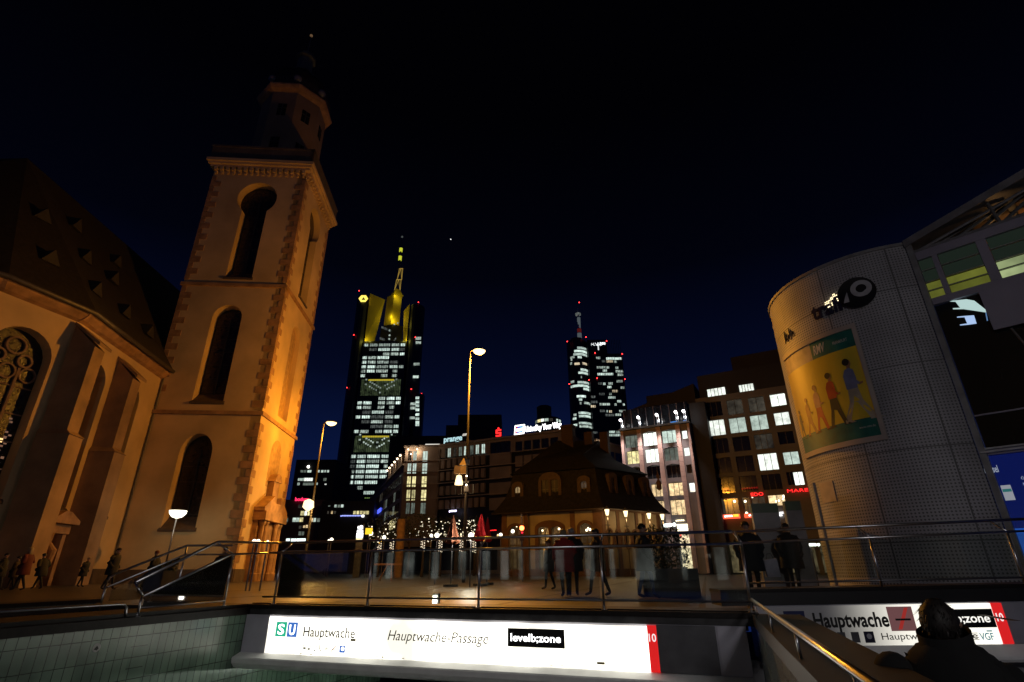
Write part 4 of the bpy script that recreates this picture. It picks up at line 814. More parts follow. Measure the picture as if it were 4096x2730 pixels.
def usign(t, r):
    a0, a1, z0, z1 = r; z0 = ZR+.45; h = 1.75; w_ = 2.05; sh = .18
    def para(x0, x1, y0, y1, n0, n1): return lambda b: b.loft([[MF.pt(a0+x0+sh*y0/h, n, z0+y0), MF.pt(a0+x1+sh*y0/h, n, z0+y0), MF.pt(a0+x1+sh*y1/h, n, z0+y1), MF.pt(a0+x0+sh*y1/h, n, z0+y1)] for n in (n0, n1)])
    q = part(t, 'logo_board', WHITES, para(0, w_, 0, h, .1, .2))
    part(q, 'red_field', E('red_logo', (.8, .02, .05), .8), para(.2, .75, .25, 1.5, .21, .23)); part(q, 'blue_field', E('blue_logo', (.05, .1, .75), .9), para(.6, 1.25, .25, 1.5, .231, .25)); part(q, 'teal_field', E('teal_logo', (.15, .5, .8), .9), para(1.1, 1.75, .25, 1.5, .251, .27)); part(q, 'white_lettering', WHITES, para(.45, 1.9, .55, 1.1, .271, .29))
    part(t, 'lettering', WHITES, lambda b: b.text(MF, 'UnionPay Your Way', a0+w_+.25, a1, z0+.35, .95, .1, .2, bold=.045)); legs(t, r, 5)
roofsign('roof_sign', 2058, 2248, 1703, 1742, 'long white roof sign reading UnionPay Your Way', None, usign)
# wing between the guard house roof and the bright pilaster building
wb = thing('low_wing_building', (20, 99, 0), 'low side wing with lit roof edge behind the guard house', 'building'); WW = Fr((14.8, 93.5), 46.)
part(wb, 'wall', STONE, lambda b: b.box(WW, 0, 26, -10, 0, 0, 21.6)); part(wb, 'roof_ledge', M('pale_ledge', (.27, .24, .21), .8), lambda b: b.box(WW, -.3, 26, -10, .4, 21.61, 21.95))
for k in range(5):
    part(wb, 'window', DKGLASS, lambda b: b.box(WW, 1.4+k*2.3, 3.2+k*2.3, .01, .05, 18.2, 20.4)); part(wb, 'window', DKGLASS, lambda b: b.box(WW, 1.4+k*2.3, 3.2+k*2.3, .01, .05, 14.2, 16.4))
part(wb, 'roof_spotlight', E('warm_roof_spot', (1, .72, .48), 5), lambda b: b.ball(WW.pt(.35, .5, 21.3), .16, 8), True); lamp('POINT', WW.pt(.5, .8, 20.8), 130, (1, .72, .45), .1, parent=wb)
# ================================================================ bright pilaster building and red-sign building
PA = Fr((14.93, 71.77), -29.); T3b = zpx(2450, 1550, 2.24); PLn = PA.on(*T3b(690, 335))[0]; PZ = 18.05
pb = thing('pilaster_building', (19, 74, 0), 'office building with pink lit pilasters and glass top floor', 'building')
wl = [(115, 240, 440, 540, OFF_D), (275, 402, 415, 522, OFF_B), (445, 580, 395, 497, OFF_C), (622, 668, 388, 460, OFF_B), (130, 250, 580, 685, OFF_Y), (295, 424, 562, 672, OFF_B), (465, 600, 552, 655, OFF_D), (640, 690, 540, 615, OFF_B), (150, 275, 730, 830, DKGLASS), (310, 440, 715, 820, DKGLASS), (485, 614, 705, 810, DKGLASS), (664, 712, 692, 770, DKGLASS), (350, 462, 878, 978, OFF_W), (505, 640, 866, 970, OFF_W), (688, 738, 856, 938, OFF_B), (370, 478, 1030, 1132, OFF_W), (522, 666, 1020, 1142, OFF_W)]
rr = [(*rect(PA, T3b, *q[:4]), q[4]) for q in wl]
hl = [[(a0, z0), (a1, z0), (a1, z1+.12*(a1-a0 > 1.5)), ((a0+a1)/2, z1+.3*(a1-a0 > 1.5)), (a0, z1+.12*(a1-a0 > 1.5))] for a0, a1, z0, z1, m_ in rr]
PINK = M('pink_stone_pilaster', (.52, .36, .31), .8, nz=(.6, .2), bump=.2)
part(pb, 'wall', M('dark_spandrel', (.16, .14, .14), .6, nz=(.5, .2)), lambda b: (b.fill(PA, [[(0, .1), (PLn, .1), (PLn, PZ), (0, PZ)]]+hl, -.5, 0), b.box(PA, .1, PLn-.1, -14, -2.5, 0, PZ-.1), b.box(PA, PLn-.4, PLn, -14, -.51, .1, PZ)))
pil = [(75, 100, 405), (222, 260, 385), (392, 432, 365), (565, 605, 345), (672, 692, 335)]
for x0, x1, y in pil:
    a0 = PA.on(*T3b(x0, y+30))[0]; a1 = PA.on(*T3b(x1, y+30))[0]
    def f(b):
        z = .2
        while z < PZ-.1: b.box(PA, a0, a1, .0, .26, z, min(z+.60, PZ-.05)); z += .62
    part(pb, 'pilaster', PINK, f)
for a0, a1, z0, z1, m_ in rr: win(pb, PA, a0, a1, z0, z1+.14, m_, -.3, (2, 0) if a1-a0 > 1.5 else (0, 0))
part(pb, 'roof_ledge', FRAME, lambda b: b.box(PA, -.1, PLn+.1, -3, .55, PZ, PZ+.22))
part(pb, 'glass_storey', [DKGLASS, STEEL], lambda b: (b.box(PA, .2, PLn-.2, -8, -1.0, PZ+.23, PZ+3.2), [b.box(PA, .3+k*1.05, .38+k*1.05, -1.0, -.93, PZ+.23, PZ+3.2, 1) for k in range(9)]))
for k, (x, y) in enumerate(((68, 296), (225, 270), (390, 247), (560, 222), (630, 213))):
    a, z = PA.on(*T3b(x+8, y+2), .5); p = PA.pt(a, .5, z)
    q = part(pb, 'roof_post', STEEL, lambda b: (b.box(PA, a-.12, a-.05, .28, .4, PZ+.23, z-.1), b.box(PA, a+.10, a+.17, .28, .4, PZ+.23, z-.1), b.box(PA, a-.15, a+.2, .2, .6, z-.1, z)))
    part(pb, 'roof_spotlight', E('white_roof_spot', (1, .97, .95), 7), lambda b: b.ball(p+PA.n*.25+np.array([0, 0, -.02]), .2, 8), True)
    lamp('SPOT', PA.pt(a+.05, 1.5, z-.1), 4200 if k < 4 else 1200, (1, .86, .84), .1, parent=pb, target=PA.pt(a+.1, .1, PZ-8), spot=(38, .8))
    lamp('POINT', PA.pt(a, .9, z-.6), 45, (.9, .95, 1), .1, parent=pb)
part(pb, 'blue_screen', E('blue_glow', (.08, .35, 1), .7), lambda b: [b.box(PA, x, x+.35, -.9, -.85, PZ+.25, PZ+.7) for x in (PA.on(*T3b(q, 320))[0] for q in (508, 530, 548, 625))])
part(pb, 'shop_window', E('bright_shop', (1, .88, .6), 2.2, room=(1., .8, 1.2)), lambda b: (lambda r: b.box(PA, r[0], r[1], .02, .06, r[2], r[3]))(rect(PA, T3b, 580, 690, 1225, 1288)))
part(pb, 'shop_window', E('shop_shelves', (1, .8, .5), 1.3, room=(2.4, .05, 2.2)), lambda b: (lambda r: b.box(PA, r[0], r[1], .02, .06, .2, r[3]))(rect(PA, T3b, 603, 695, 1320, 1400)))
part(pb, 'shop_red_banner', REDS, lambda b: (lambda r: b.box(PA, r[0], r[1], .1, .14, r[2], r[3]))(rect(PA, T3b, 608, 622, 1322, 1350)))
r = rect(PA, T3b, 568, 648, 1184, 1208); part(pb, 'shop_sign', E('cream_neon', (1, .88, .55), 2.6), lambda b: blobs(PA, .1, .2, 5)(b, *r))
part(pb, 'awning_lights', E('awning_light', (.9, 1, .95), 4), lambda b: [b.ball(PA.pt(PA.on(*T3b(x, 1236))[0], 1.2, PA.on(*T3b(x, 1236-(x-520)*.12), 1.2)[1]), .22, 8) for x in (478, 492, 505, 520, 530, 540, 575)], True)
dk = thing('dark_roof_building', (26, 86, 0), 'unlit block with long dark roof rising behind the pilaster building', 'building')
part(dk, 'wall', DARKB2, lambda b: (b.loft([[PA.pt(a, n, z) for n, z in ((-6, 0), (-6, h), (-16, h), (-16, 0))] for a, h in ((-.2, 22.6), (9.5, 25.2))]), b.box(PA, PLn+.05, 11.3, -8, -1.2, 0, 21)))
part(dk, 'roof_box', DARKB2, lambda b: b.box(PA, 2, 6, -12, -8, 23.6, 25.0))
RA = Fr((25.71, 68.78), -30.6); T5 = zpx(2400, 1400, 1.742)
rb_ = thing('red_sign_building', (30, 72, 0), 'grey office building with red shop signs beside the round pavilion', 'building')
wl = [(735, 850, 362, 465, DKGLASS), (885, 995, 345, 450, OFF_X), (1035, 1148, 328, 432, OFF_X), (752, 870, 488, 597, OFF_B), (902, 1018, 472, 577, OFF_C), (1050, 1168, 453, 557, OFF_C), (775, 897, 618, 722, DKGLASS), (928, 1046, 603, 706, DKGLASS), (1078, 1206, 586, 690, OFF_X), (795, 917, 752, 862, DKGLASS), (953, 1072, 738, 850, DKGLASS), (1105, 1238, 722, 838, OFF_B), (815, 937, 886, 1000, DKGLASS), (973, 1096, 878, 988, DKGLASS), (1130, 1266, 866, 974, DKGLASS), (1187, 1294, 306, 390, OFF_B), (1216, 1322, 435, 522, OFF_B), (1243, 1352, 568, 656, DKGLASS), (1280, 1387, 710, 798, OFF_C), (1304, 1350, 850, 942, DKGLASS), (1352, 1418, 850, 942, OFF_B), (845, 968, 1034, 1146, OFF_X), (1002, 1050, 1028, 1140, OFF_X), (1058, 1150, 1024, 1100, OFF_X), (1175, 1290, 1012, 1085, OFF_W)]
rr = [(*rect(RA, T5, *q[:4]), q[4]) for q in wl]; hl = [[(a0, z0), (a1, z0), (a1, z1), (a0, z1)] for a0, a1, z0, z1, m_ in rr]
RZ = RA.on(*T5(800, 322))[1]; print('RZ', RZ)
part(rb_, 'wall', GSTONE, lambda b: (b.fill(RA, [[(-.9, 3.4), (17, 3.4), (17, RZ), (-.9, RZ)]]+hl, -.45, 0), b.box(RA, -.8, 17, -12, -3, 0, RZ-.1), b.box(RA, -.9, -.5, -12, -.46, 0, RZ-.05), [b.box(RA, x, x+.5, -.4, 0, 0, 3.39) for x in (-.9, 2.6, 6.0, 9.6, 13)]))
for a0, a1, z0, z1, m_ in rr: win(rb_, RA, a0, a1, z0, z1, m_, -.3, (2, 0) if a1-a0 > 2 else (1, 0))
part(rb_, 'attic', DARKB2, lambda b: b.box(RA, -.5, 17, -9, -1.4, RZ+.01, RZ+3.6)); part(rb_, 'roof', DARKB2, lambda b: b.box(RA, 4, 17, -11, -4, RZ+3.61, RZ+6.4))
for q in ((735, 862, 250, 320), (960, 1062, 222, 290)):
    a0, a1, z0, z1 = rect(RA, T5, *q); win(rb_, RA, a0, a1, z0, z1, OFF_B, -1.28, (4, 0), name='attic_window')
part(rb_, 'shop_front', E('dim_shop_front', (1, .75, .4), .07, room=(1.2, .1, 3)), lambda b: b.box(RA, -.4, 16, -.9, -.8, .2, 3.3))
SPOTS = E('ceiling_spots', (1, .85, .55), 4)
def spots(b):
    for x, y in ((1065, 1130), (1020, 1138), (1225, 1055), (1245, 1050), (1275, 1040), (935, 1055), (1010, 1055), (1060, 1025), (1280, 1020), (1065, 1230), (1045, 1215), (970, 1190), (1400, 1075)):
        a, z = RA.on(*T5(x, y)); b.ball(RA.pt(a, -.2, z), random.uniform(.09, .17), 8)
part(rb_, 'ceiling_spots', SPOTS, spots)
ORED = E('orange_red_sign', (1, .10, .04), 1.5)
r = rect(RA, T5, 852, 978, 1149, 1178); q = part(rb_, 'shop_sign', ORED, lambda b: b.box(RA, r[0], r[1], .1, .5, r[2], r[3])); part(q, 'white_lettering', WHITES, lambda b: blobs(RA, .51, .56, 7)(b, r[0]+.35, r[1]-.8, r[2]+.08, r[3]-.05)); part(q, 'yellow_corner', E('yellow_sign', (1, .6, .05), 1.5), lambda b: b.box(RA, r[1]-.7, r[1]-.1, .51, .55, r[3]-.3, r[3]-.02))
r2 = rect(RA, T5, 1010, 1064, 1144, 1172); q = part(rb_, 'shop_sign', ORED, lambda b: b.box(RA, r2[0], r2[1], .1, .5, r2[2], r2[3])); part(q, 'white_lettering', WHITES, lambda b: blobs(RA, .51, .56, 3)(b, r2[0]+.5, r2[1], r2[2]+.08, r2[3]-.08))
a0, z1 = RA.on(*T5(811, 1020)); a1, z0 = RA.on(*T5(846, 1172)); a1 = RA.on(*T5(832, 1090))[0]; a0 = RA.on(*T5(818, 1090))[0]
q = part(rb_, 'banner_sign', E('dark_red_sign', (.9, .02, .03), 1.2), lambda b: b.box(RA, a0, a1, .1, .25, z0, z1)); part(q, 'white_lettering', WHITES, lambda b: [b.box(RA, a0+.13, a1-.12, .26, .3, z1-.5-k*.62, z1-.12-k*.62) for k in range(6)])
a0, a1, z0, z1 = rect(RA, T5, 1053, 1140, 996, 1019); part(rb_, 'neon_name', REDS, lambda b: b.text(RA, 'EDO', a0, a1, z0, z1-z0, .2, .3, bold=.01))
a0, a1, z0, z1 = rect(RA, T5, 1305, 1460, 970, 992); part(rb_, 'neon_name', REDS, lambda b: b.text(RA, 'MAREDO', a0, a1+1.3, z0, z1-z0, .2, .3, bold=.0))
a0, a1, z0, z1 = rect(RA, T5, 985, 1105, 957, 976); part(rb_, 'dim_neon', E('dim_red_neon', (.5, .0, .01), .35), lambda b: blobs(RA, .1, .2, 7)(b, a0, a1, z0, z1)); part(rb_, 'dim_neon', E('dim_red_neon', (.5, .0, .01), .35), lambda b: b.box(RA, a0-2.1, a0-1.4, .1, .2, z0+.1, z1+.1))
a0, a1, z0, z1 = rect(RA, T5, 1234, 1284, 1132, 1160); part(rb_, 'white_sign', WHITES, lambda b: (b.text(RA, 'BUCK', a0, a1, (z0+z1)/2+.05, (z1-z0)*.42, .2, .3, bold=.01), blobs(RA, .2, .3, 4)(b, a0+.1, a1-.2, z0-.1, (z0+z1)/2)))
# ================================================================ skyscrapers
YT = 441.; CT = Fr((atY(1560, 2000, YT)[0], YT), 0); Tc = zpx(1250, 850, 1.2055)
ct = thing('bank_tower', (CT.O[0], YT+20, 0), 'tall dark bank tower with yellow lit crown, mast and hexagon logo', 'skyscraper')
def cxz(x, y): return CT.on(*Tc(x, y))
zt = cxz(250, 400)[1]; zl = cxz(350, 628)[1]; s0, s1 = cxz(252, 640)[0], cxz(446, 640)[0]; sL = cxz(196, 500)[0]; sR = cxz(532, 500)[0]; zr = cxz(520, 445)[1]
print('tower', zt, zl, s0, s1, sL, sR, zr)
def ctw(b):
    b.box(CT, s0-1.5, s1+1.5, -30, 0, 0, zl+1.5)
    def col_(a0, a1, z1): b.loft([[CT.pt((a0+a1)/2+(a1-a0)/2*cos(t)*1., -8+10*sin(t), z) for t in [2*pi*i/16 for i in range(16)]] for z in (0, z1)])
    col_(sL, s0-.5, zt); col_(s1+.5, sR, zr)
part(ct, 'wall', DARKB, ctw)
HG_ = [(640, 1), (662, 2), (684, 3), (701, 4), (723, 5), (745, 6), (766, 7), (788, 8)]
rowsy = [640, 662, 684, 701, 723, 745, 766, 788, 898, 919, 941, 964, 987, 1010, 1033, 1057, 1177, 1201, 1225, 1250, 1275, 1302, 1328, 1352]
xs0 = [(250, 270), (276, 313), (321, 374), (382, 419), (426, 446)]; xs1 = [(182, 207), (216, 257), (266, 322), (331, 377), (384, 403)]
pat = ['11112', '0d22d', '00h12', '21200', '211d0', '22121', '121h0', '20hh0', '00h22', '22h12', '21hh0', '0d2d0', '22d12', '0d1d0', '00d12', '21h22', '22222', 'd2112', 'd22h0', '12220', '22220', '22200', '0h000', '00200']
TM = {'1': TOWERW, '2': TOWERB, 'd': TOWERD, 'h': TOWERW}
# keep under a hundred windows: the brightest strips as parts
zrow = [cxz(330, y)[1] for y in rowsy]; scols = [((cxz(a, 640)[0], cxz(b, 640)[0])) for a, b in xs0]
for r, pt in enumerate(pat):
    for c, k in enumerate(pt):
        if k == '0': continue
        a0, a1 = scols[c]; z = zrow[r]
        if k == 'h': a0 = (a0+a1)/2-.5
        part(ct, 'window', TM[k], lambda b: b.box(CT, a0, a1, .05, .3, z-1.25, z+1.25))
part(ct, 'mullions', DARKB, lambda b: [b.box(CT, s0+k*1.55, s0+k*1.55+.28, .31, .5, 20, zl) for k in range(int((s1-s0)/1.55)+1)])
YEL = E('painted_soffit_glow', (.85, .68, .05), .55); GRN = E('garden_glow', (.55, .75, .35), .05, room=(.2, .1, 3))  # yellow floodlight on the garden edge is painted as a glow
for y0, y1 in ((806, 884), (1078, 1156)):
    za, zb = cxz(330, y0)[1], cxz(330, y1)[1]
    q = part(ct, 'sky_garden', GRN, lambda b: b.box(CT, s0+1, s1-1, .1, .3, zb, za)); part(q, 'yellow_edge', YEL, lambda b: b.box(CT, s0+7, s1-7, .31, .5, za-1.4, za))
    def vee(b):
        for k in range(-7, 8):
            for d in (0, 4.3):
                if random.random() < .75: b.box(CT, (s0+s1)/2+k*1.9-.7, (s0+s1)/2+k*1.9+.7, .31, .45, zb+2+abs(k)*1.1+d, zb+3.3+abs(k)*1.1+d)
    part(q, 'lit_steps', TOWERW, vee)
part(ct, 'green_edge', E('green_edge', (.5, .8, .2), .3), lambda b: b.box(CT, s0+14, s1-10, .1, .3, cxz(250, 1376)[1]-.6, cxz(250, 1376)[1]))
YELW = M('yellow_crown_wall', (.75, .56, .03), .7, nz=(.05, .1)); T2 = zpx(1400, 880, 3.014)
def c2(x, y, n=0): return CT.on(*T2(x, y), n)
def crown(b):
    b.loft([[CT.pt(*p) for p in ((c2(172, 1460)[0], -1, zl+1.6), (c2(262, 1440)[0], -7, zl+1.6), (c2(262, 1440)[0], -9, zl+1.6), (c2(172, 1460)[0], -3, zl+1.6))], [CT.pt(*p) for p in ((c2(172, 1460)[0], -1, c2(235, 880)[1]), (c2(262, 1440)[0]+6, -7, c2(330, 920)[1]), (c2(262, 1440)[0]+6, -9, c2(330, 920)[1]), (c2(172, 1460)[0], -3, c2(235, 880)[1]))]])
    b.loft([[CT.pt(*p) for p in ((c2(620, 1480)[0], -7, zl+1.6), (c2(678, 1488)[0], -1, zl+1.6), (c2(678, 1488)[0], -3, zl+1.6), (c2(620, 1480)[0], -9, zl+1.6))], [CT.pt(*p) for p in ((c2(620, 1480)[0]-2, -7, c2(610, 1060)[1]), (c2(678, 1488)[0], -1, c2(700, 1010)[1]), (c2(678, 1488)[0], -3, c2(700, 1010)[1]), (c2(620, 1480)[0]-2, -9, c2(610, 1060)[1]))]])
part(ct, 'crown_wall', YELW, crown)
for x, y in ((190, 1480), (235, 1475), (640, 1500), (665, 1500)):
    a, z = c2(x, y); lamp('POINT', CT.pt(a, 1.2, zl+2.2), 420, (1, .86, .12), .5, parent=ct)
part(ct, 'dark_core', DARKB, lambda b: b.loft([[CT.pt(c2(330, 1400)[0], -9, z), CT.pt(c2(490, 1300)[0], -4, z), CT.pt(c2(600, 1400)[0], -9, z), CT.pt(c2(480, 1400)[0], -24, z)] for z in (zl+1.6, c2(490, 1235)[1])]))
part(ct, 'core_window', TOWERW, lambda b: [b.ball(CT.pt(c2(x, y)[0], -3.2, c2(x, y)[1]), r_, 6) for x, y, r_ in ((470, 1315, 1.), (468, 1375, .9), (462, 1420, .9), (568, 1228, .7), (525, 1245, .6))])
part(ct, 'core_window', TOWERD, lambda b: [b.hexa([CT.pt(c2(x, y)[0], n, c2(x, y)[1]+h) for h in (-1, 1) for x, y, n in ((x0, y0, -6), (x1, y1, -4), (x1, y1, -4.3), (x0, y0, -6.3))]) for x0, y0, x1, y1 in ((360, 1260, 440, 1300), (340, 1395, 405, 1425), (500, 1440, 545, 1405))])
mc = c2(500, 1000)[0]
part(ct, 'mast_base', YELW, lambda b: (b.loft([[CT.pt(a, n, z) for a, n in ((c2(395, 1080)[0]+o, -9), (c2(492, 1100)[0]+o, -4.5), (c2(570, 1190)[0]+o, -9), (mc, -20))] for z, o in ((c2(490, 1236)[1], 0), (c2(510, 872)[1], .5))]), b.loft([[CT.pt(a, n, z) for a, n in ((c2(455, 890)[0]+o, -9), (c2(510, 870)[0]+o*.4, -6), (c2(618, 920)[0]-o, -9), (mc+1, -16))] for z, o in ((c2(520, 870)[1]+.05, 0), (c2(540, 790)[1], 4.))])))
for x, y, e_ in ((480, 1150, 1300), (520, 1200, 1500), (540, 890, 900), (590, 930, 900)):
    a, z = c2(x, y); lamp('POINT', CT.pt(a, -2.4, z+.5), e_*.5, (1, .86, .12), .5, parent=ct)
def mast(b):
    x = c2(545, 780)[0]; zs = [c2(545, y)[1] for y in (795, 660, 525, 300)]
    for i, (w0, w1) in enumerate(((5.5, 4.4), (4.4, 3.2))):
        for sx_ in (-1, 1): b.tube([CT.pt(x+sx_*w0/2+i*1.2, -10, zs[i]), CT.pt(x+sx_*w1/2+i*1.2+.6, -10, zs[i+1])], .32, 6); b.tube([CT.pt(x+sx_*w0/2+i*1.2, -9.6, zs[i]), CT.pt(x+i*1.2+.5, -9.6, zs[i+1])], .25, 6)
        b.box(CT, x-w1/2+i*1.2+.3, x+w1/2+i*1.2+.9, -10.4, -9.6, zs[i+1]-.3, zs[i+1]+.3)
part(ct, 'lattice_mast', E('painted_lattice_glow', (.85, .55, .10), .32, back=(.4, .3, .05)), mast)  # floodlight on the mast is painted as the lattice's own glow
ax_, az_ = c2(577, 420)
part(ct, 'antenna', DKSTEEL, lambda b: b.tube([CT.pt(c2(565, 525)[0], -10, c2(565, 525)[1]), CT.pt(c2(590, 300)[0], -10, c2(590, 300)[1]), CT.pt(c2(605, 135)[0], -10, c2(605, 135)[1])], [1.4, .9, .4], 8))
for y0, y1, x in ((278, 318, 588), (375, 425, 577)): part(ct, 'antenna_light', E('yellow_green_lamp', (.8, .85, .05), .7), lambda b: b.lathe(CT.pt(c2(x, y1)[0], -10, c2(x, y1)[1]), [(1.6, 0), (1.7, c2(x, y0)[1]-c2(x, y1)[1])], 10))
part(ct, 'antenna_tip', TOWERD, lambda b: b.ball(CT.pt(c2(605, 137)[0], -10, c2(605, 137)[1]), 1.1, 8))
lc = c2(171, 968); hx = [(lc[0]+4.4*cos(i*pi/3), lc[1]+3.7*sin(i*pi/3)*1.05) for i in range(6)]; tri = [(lc[0]+2.4*cos(pi/2+i*2*pi/3), lc[1]-.4+2.3*sin(pi/2+i*2*pi/3)) for i in range(3)]
part(ct, 'hexagon_logo', E('yellow_logo', (1, .75, .12), 1.5), lambda b: b.fill(CT, [hx, tri], 2.6, 3.2))
for x, y in ((228, 385), (203, 597), (170, 850), (513, 440), (498, 608), (479, 857), (528, 880)):
    a, z = cxz(x, y); part(ct, 'warning_light', REDL, lambda b: b.ball(CT.pt(a, 2.6, z), .5, 8))
for x0, x1, y in ((500, 525, 613), (500, 525, 634), (490, 518, 737), (487, 514, 798), (475, 502, 928), (475, 502, 948), (472, 496, 995)):
    a0, a1, z0, z1 = rect(CT, Tc, x0, x1, y-6, y+6); part(ct, 'side_window', TOWERW, lambda b: b.box(CT, a0, a1, 2.3, 2.7, z0, z1))
ba = thing('tower_annex', (cxz(512, 1000)[0], YT-8, 0), 'slim strip of stacked lit rooms at the bank tower side', 'building')
part(ba, 'wall', DARKB, lambda b: (lambda r: b.box(CT, r[0], r[1], -2, 6, 0, r[3]))(rect(CT, Tc, 497, 530, 885, 1200)))
for y in (905, 925, 943, 962, 985, 1005, 1022, 1033): part(ba, 'window', TOWERB, lambda b: (lambda r: b.box(CT, r[0], r[1], 6.05, 6.3, r[2], r[3]))(rect(CT, Tc, 503, 520, y-6, y+6)))
# second tower
YM = 499.; MT = Fr((atY(2380, 2000, YM)[0], YM), 0); Tm = zpx(2150, 1150, 1.96)
mt = thing('glass_tower', (MT.O[0], YM+15, 0), 'dark twin glass tower with red tipped mast and scattered lit windows', 'skyscraper')
def mx_(x, y, n=0): return MT.on(*Tm(x, y), n)
def m2(b):
    a0, a1 = mx_(240, 500)[0], mx_(398, 500)[0]; c = (a0+a1)/2; r_ = (a1-a0)/2
    b.loft([[MT.pt(c+r_*cos(2*pi*i/24), -r_+r_*sin(2*pi*i/24), z) for i in range(24)] for z in (0, mx_(300, 405)[1])])
    b.loft([[MT.pt(c+r_*.6*cos(2*pi*i/16), -r_+r_*.6*sin(2*pi*i/16), z) for i in range(16)] for z in (mx_(300, 404)[1], mx_(340, 378)[1])])
    b.box(MT, mx_(396, 500)[0], mx_(545, 480)[0], -30, 0.2, 0, mx_(470, 412)[1]); b.box(MT, mx_(545, 480)[0]-.1, mx_(665, 540)[0], -30, .1, 0, mx_(600, 520)[1])
part(mt, 'wall', DARKB, m2)
mrows = [(312, 380, 475, 2), (288, 383, 500, 2), (282, 385, 525, 2), (258, 290, 545, 1), (315, 345, 548, 2), (258, 270, 590, 1), (290, 330, 600, 3), (352, 385, 595, 3), (398, 428, 625, 1), (338, 392, 645, 2), (398, 428, 648, 1), (320, 393, 670, 2), (340, 348, 705, 1), (262, 288, 735, 1), (315, 400, 745, 2), (262, 402, 771, 2), (360, 402, 795, 2), (308, 378, 855, 2), (325, 350, 882, 2), (365, 410, 905, 1), (332, 345, 910, 1), (418, 455, 935, 3), (322, 413, 985, 2), (285, 305, 996, 1), (325, 415, 1010, 2), (278, 305, 1025, 2), (325, 420, 1065, 2), (275, 312, 1076, 2), (330, 425, 1090, 1), (458, 490, 555, 1), (538, 658, 560, 2), (505, 530, 580, 0), (540, 590, 582, 3), (600, 620, 585, 1), (465, 560, 630, 1), (610, 632, 633, 2), (512, 545, 655, 2), (612, 668, 660, 1), (470, 592, 682, 2), (625, 670, 686, 1), (620, 665, 738, 1), (475, 505, 755, 0), (515, 532, 758, 2), (555, 588, 755, 1), (548, 578, 783, 2), (650, 680, 788, 1), (585, 628, 815, 3), (483, 525, 838, 0), (562, 580, 838, 1), (555, 610, 865, 2), (625, 655, 895, 2), (487, 568, 918, 1), (603, 622, 920, 1), (670, 682, 920, 2), (490, 525, 970, 0), (540, 550, 972, 2), (562, 582, 975, 3), (640, 690, 972, 1), (530, 600, 1003, 0), (610, 655, 1000, 1), (563, 606, 1135, 2), (618, 645, 1136, 1), (545, 650, 1160, 2), (433, 468, 1140, 0), (418, 470, 900, 0), (262, 272, 560, 1), (420, 455, 860, 0)]
c_ = (mx_(240, 500)[0]+mx_(398, 500)[0])/2; r_c = (mx_(398, 500)[0]-mx_(240, 500)[0])/2+.25
for x0, x1, y, k in mrows:
    a0, a1, z0, z1 = rect(MT, Tm, x0, x1, y-8.5, y+8.5)
    if a0 < c_+r_c-1 and x1 < 430:
        f = Cyl((MT.O[0]+c_, YM+r_c-.25), r_c); b0_, _ = f.on(*Tm(x0, y)); b1_, _ = f.on(*Tm(x1, y))
        if b1_ <= b0_: b1_ = b0_+3
        part(mt, 'window', (TOWERD, TOWERW, TOWERB, TOWERY)[k], lambda b: b.strip(f, b0_, b1_, .05, .3, z0, z1, 0, 5))
    else: part(mt, 'window', (TOWERD, TOWERW, TOWERB, TOWERY)[k], lambda b: b.box(MT, a0, a1, .3, .6, z0, z1))
part(mt, 'mullions', DARKB, lambda b: [b.box(MT, mx_(400, 500)[0]+k*1.7, mx_(400, 500)[0]+k*1.7+.35, .61, .8, 20, mx_(470, 415)[1] if k*1.7 < 38 else mx_(600, 525)[1]) for k in range(40) if mx_(400, 500)[0]+k*1.7 < mx_(663, 540)[0]])
part(mt, 'mast', M('red_white_mast', (.4, .4, .42), .5), lambda b: b.tube([MT.pt(mx_(341, 378)[0], -12, mx_(341, 378)[1]), MT.pt(mx_(334, 260)[0], -12, mx_(334, 260)[1]), MT.pt(mx_(326, 125)[0], -12, mx_(326, 125)[1])], [2.1, 1.7, .7], 8))
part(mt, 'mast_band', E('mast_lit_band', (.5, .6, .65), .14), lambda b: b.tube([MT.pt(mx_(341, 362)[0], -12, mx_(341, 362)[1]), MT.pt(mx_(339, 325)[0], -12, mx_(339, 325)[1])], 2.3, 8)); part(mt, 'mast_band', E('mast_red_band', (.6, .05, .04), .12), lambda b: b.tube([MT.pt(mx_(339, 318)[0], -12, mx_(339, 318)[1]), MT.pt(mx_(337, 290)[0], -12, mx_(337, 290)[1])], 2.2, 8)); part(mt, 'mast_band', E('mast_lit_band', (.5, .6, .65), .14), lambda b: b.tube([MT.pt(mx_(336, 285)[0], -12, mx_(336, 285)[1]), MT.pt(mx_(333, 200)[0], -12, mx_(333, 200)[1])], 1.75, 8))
part(mt, 'mast_platform', TOWERD, lambda b: b.lathe(MT.pt(mx_(328, 180)[0], -12, mx_(328, 180)[1]), [(3, 0), (3, 2)], 10))
for x, y in ((326, 124), (378, 395), (232, 430), (540, 426), (450, 519), (662, 527), (248, 762), (402, 730), (466, 717), (683, 724)):
    a, z = mx_(x, y); part(mt, 'warning_light', REDL, lambda b: b.ball(MT.pt(a, 1.5, z), .62, 8))
a0, a1, z0, z1 = rect(MT, Tm, 421, 532, 434, 458); part(mt, 'roof_lettering', E('tower_white_neon', (.95, 1, 1), 1.6), lambda b: b.text(MT, "H.'aba", a0, a1-4, z0, (z1-z0)*.85, .3, .6, bold=.01)); part(mt, 'roof_lettering', E('tower_white_neon', (.95, 1, 1), 1.6), lambda b: (b.box(MT, a1-8, a1-7, .3, .6, z0-5, z1), b.box(MT, a1-6, a1, .3, .6, z0+1, z0+3.5)))
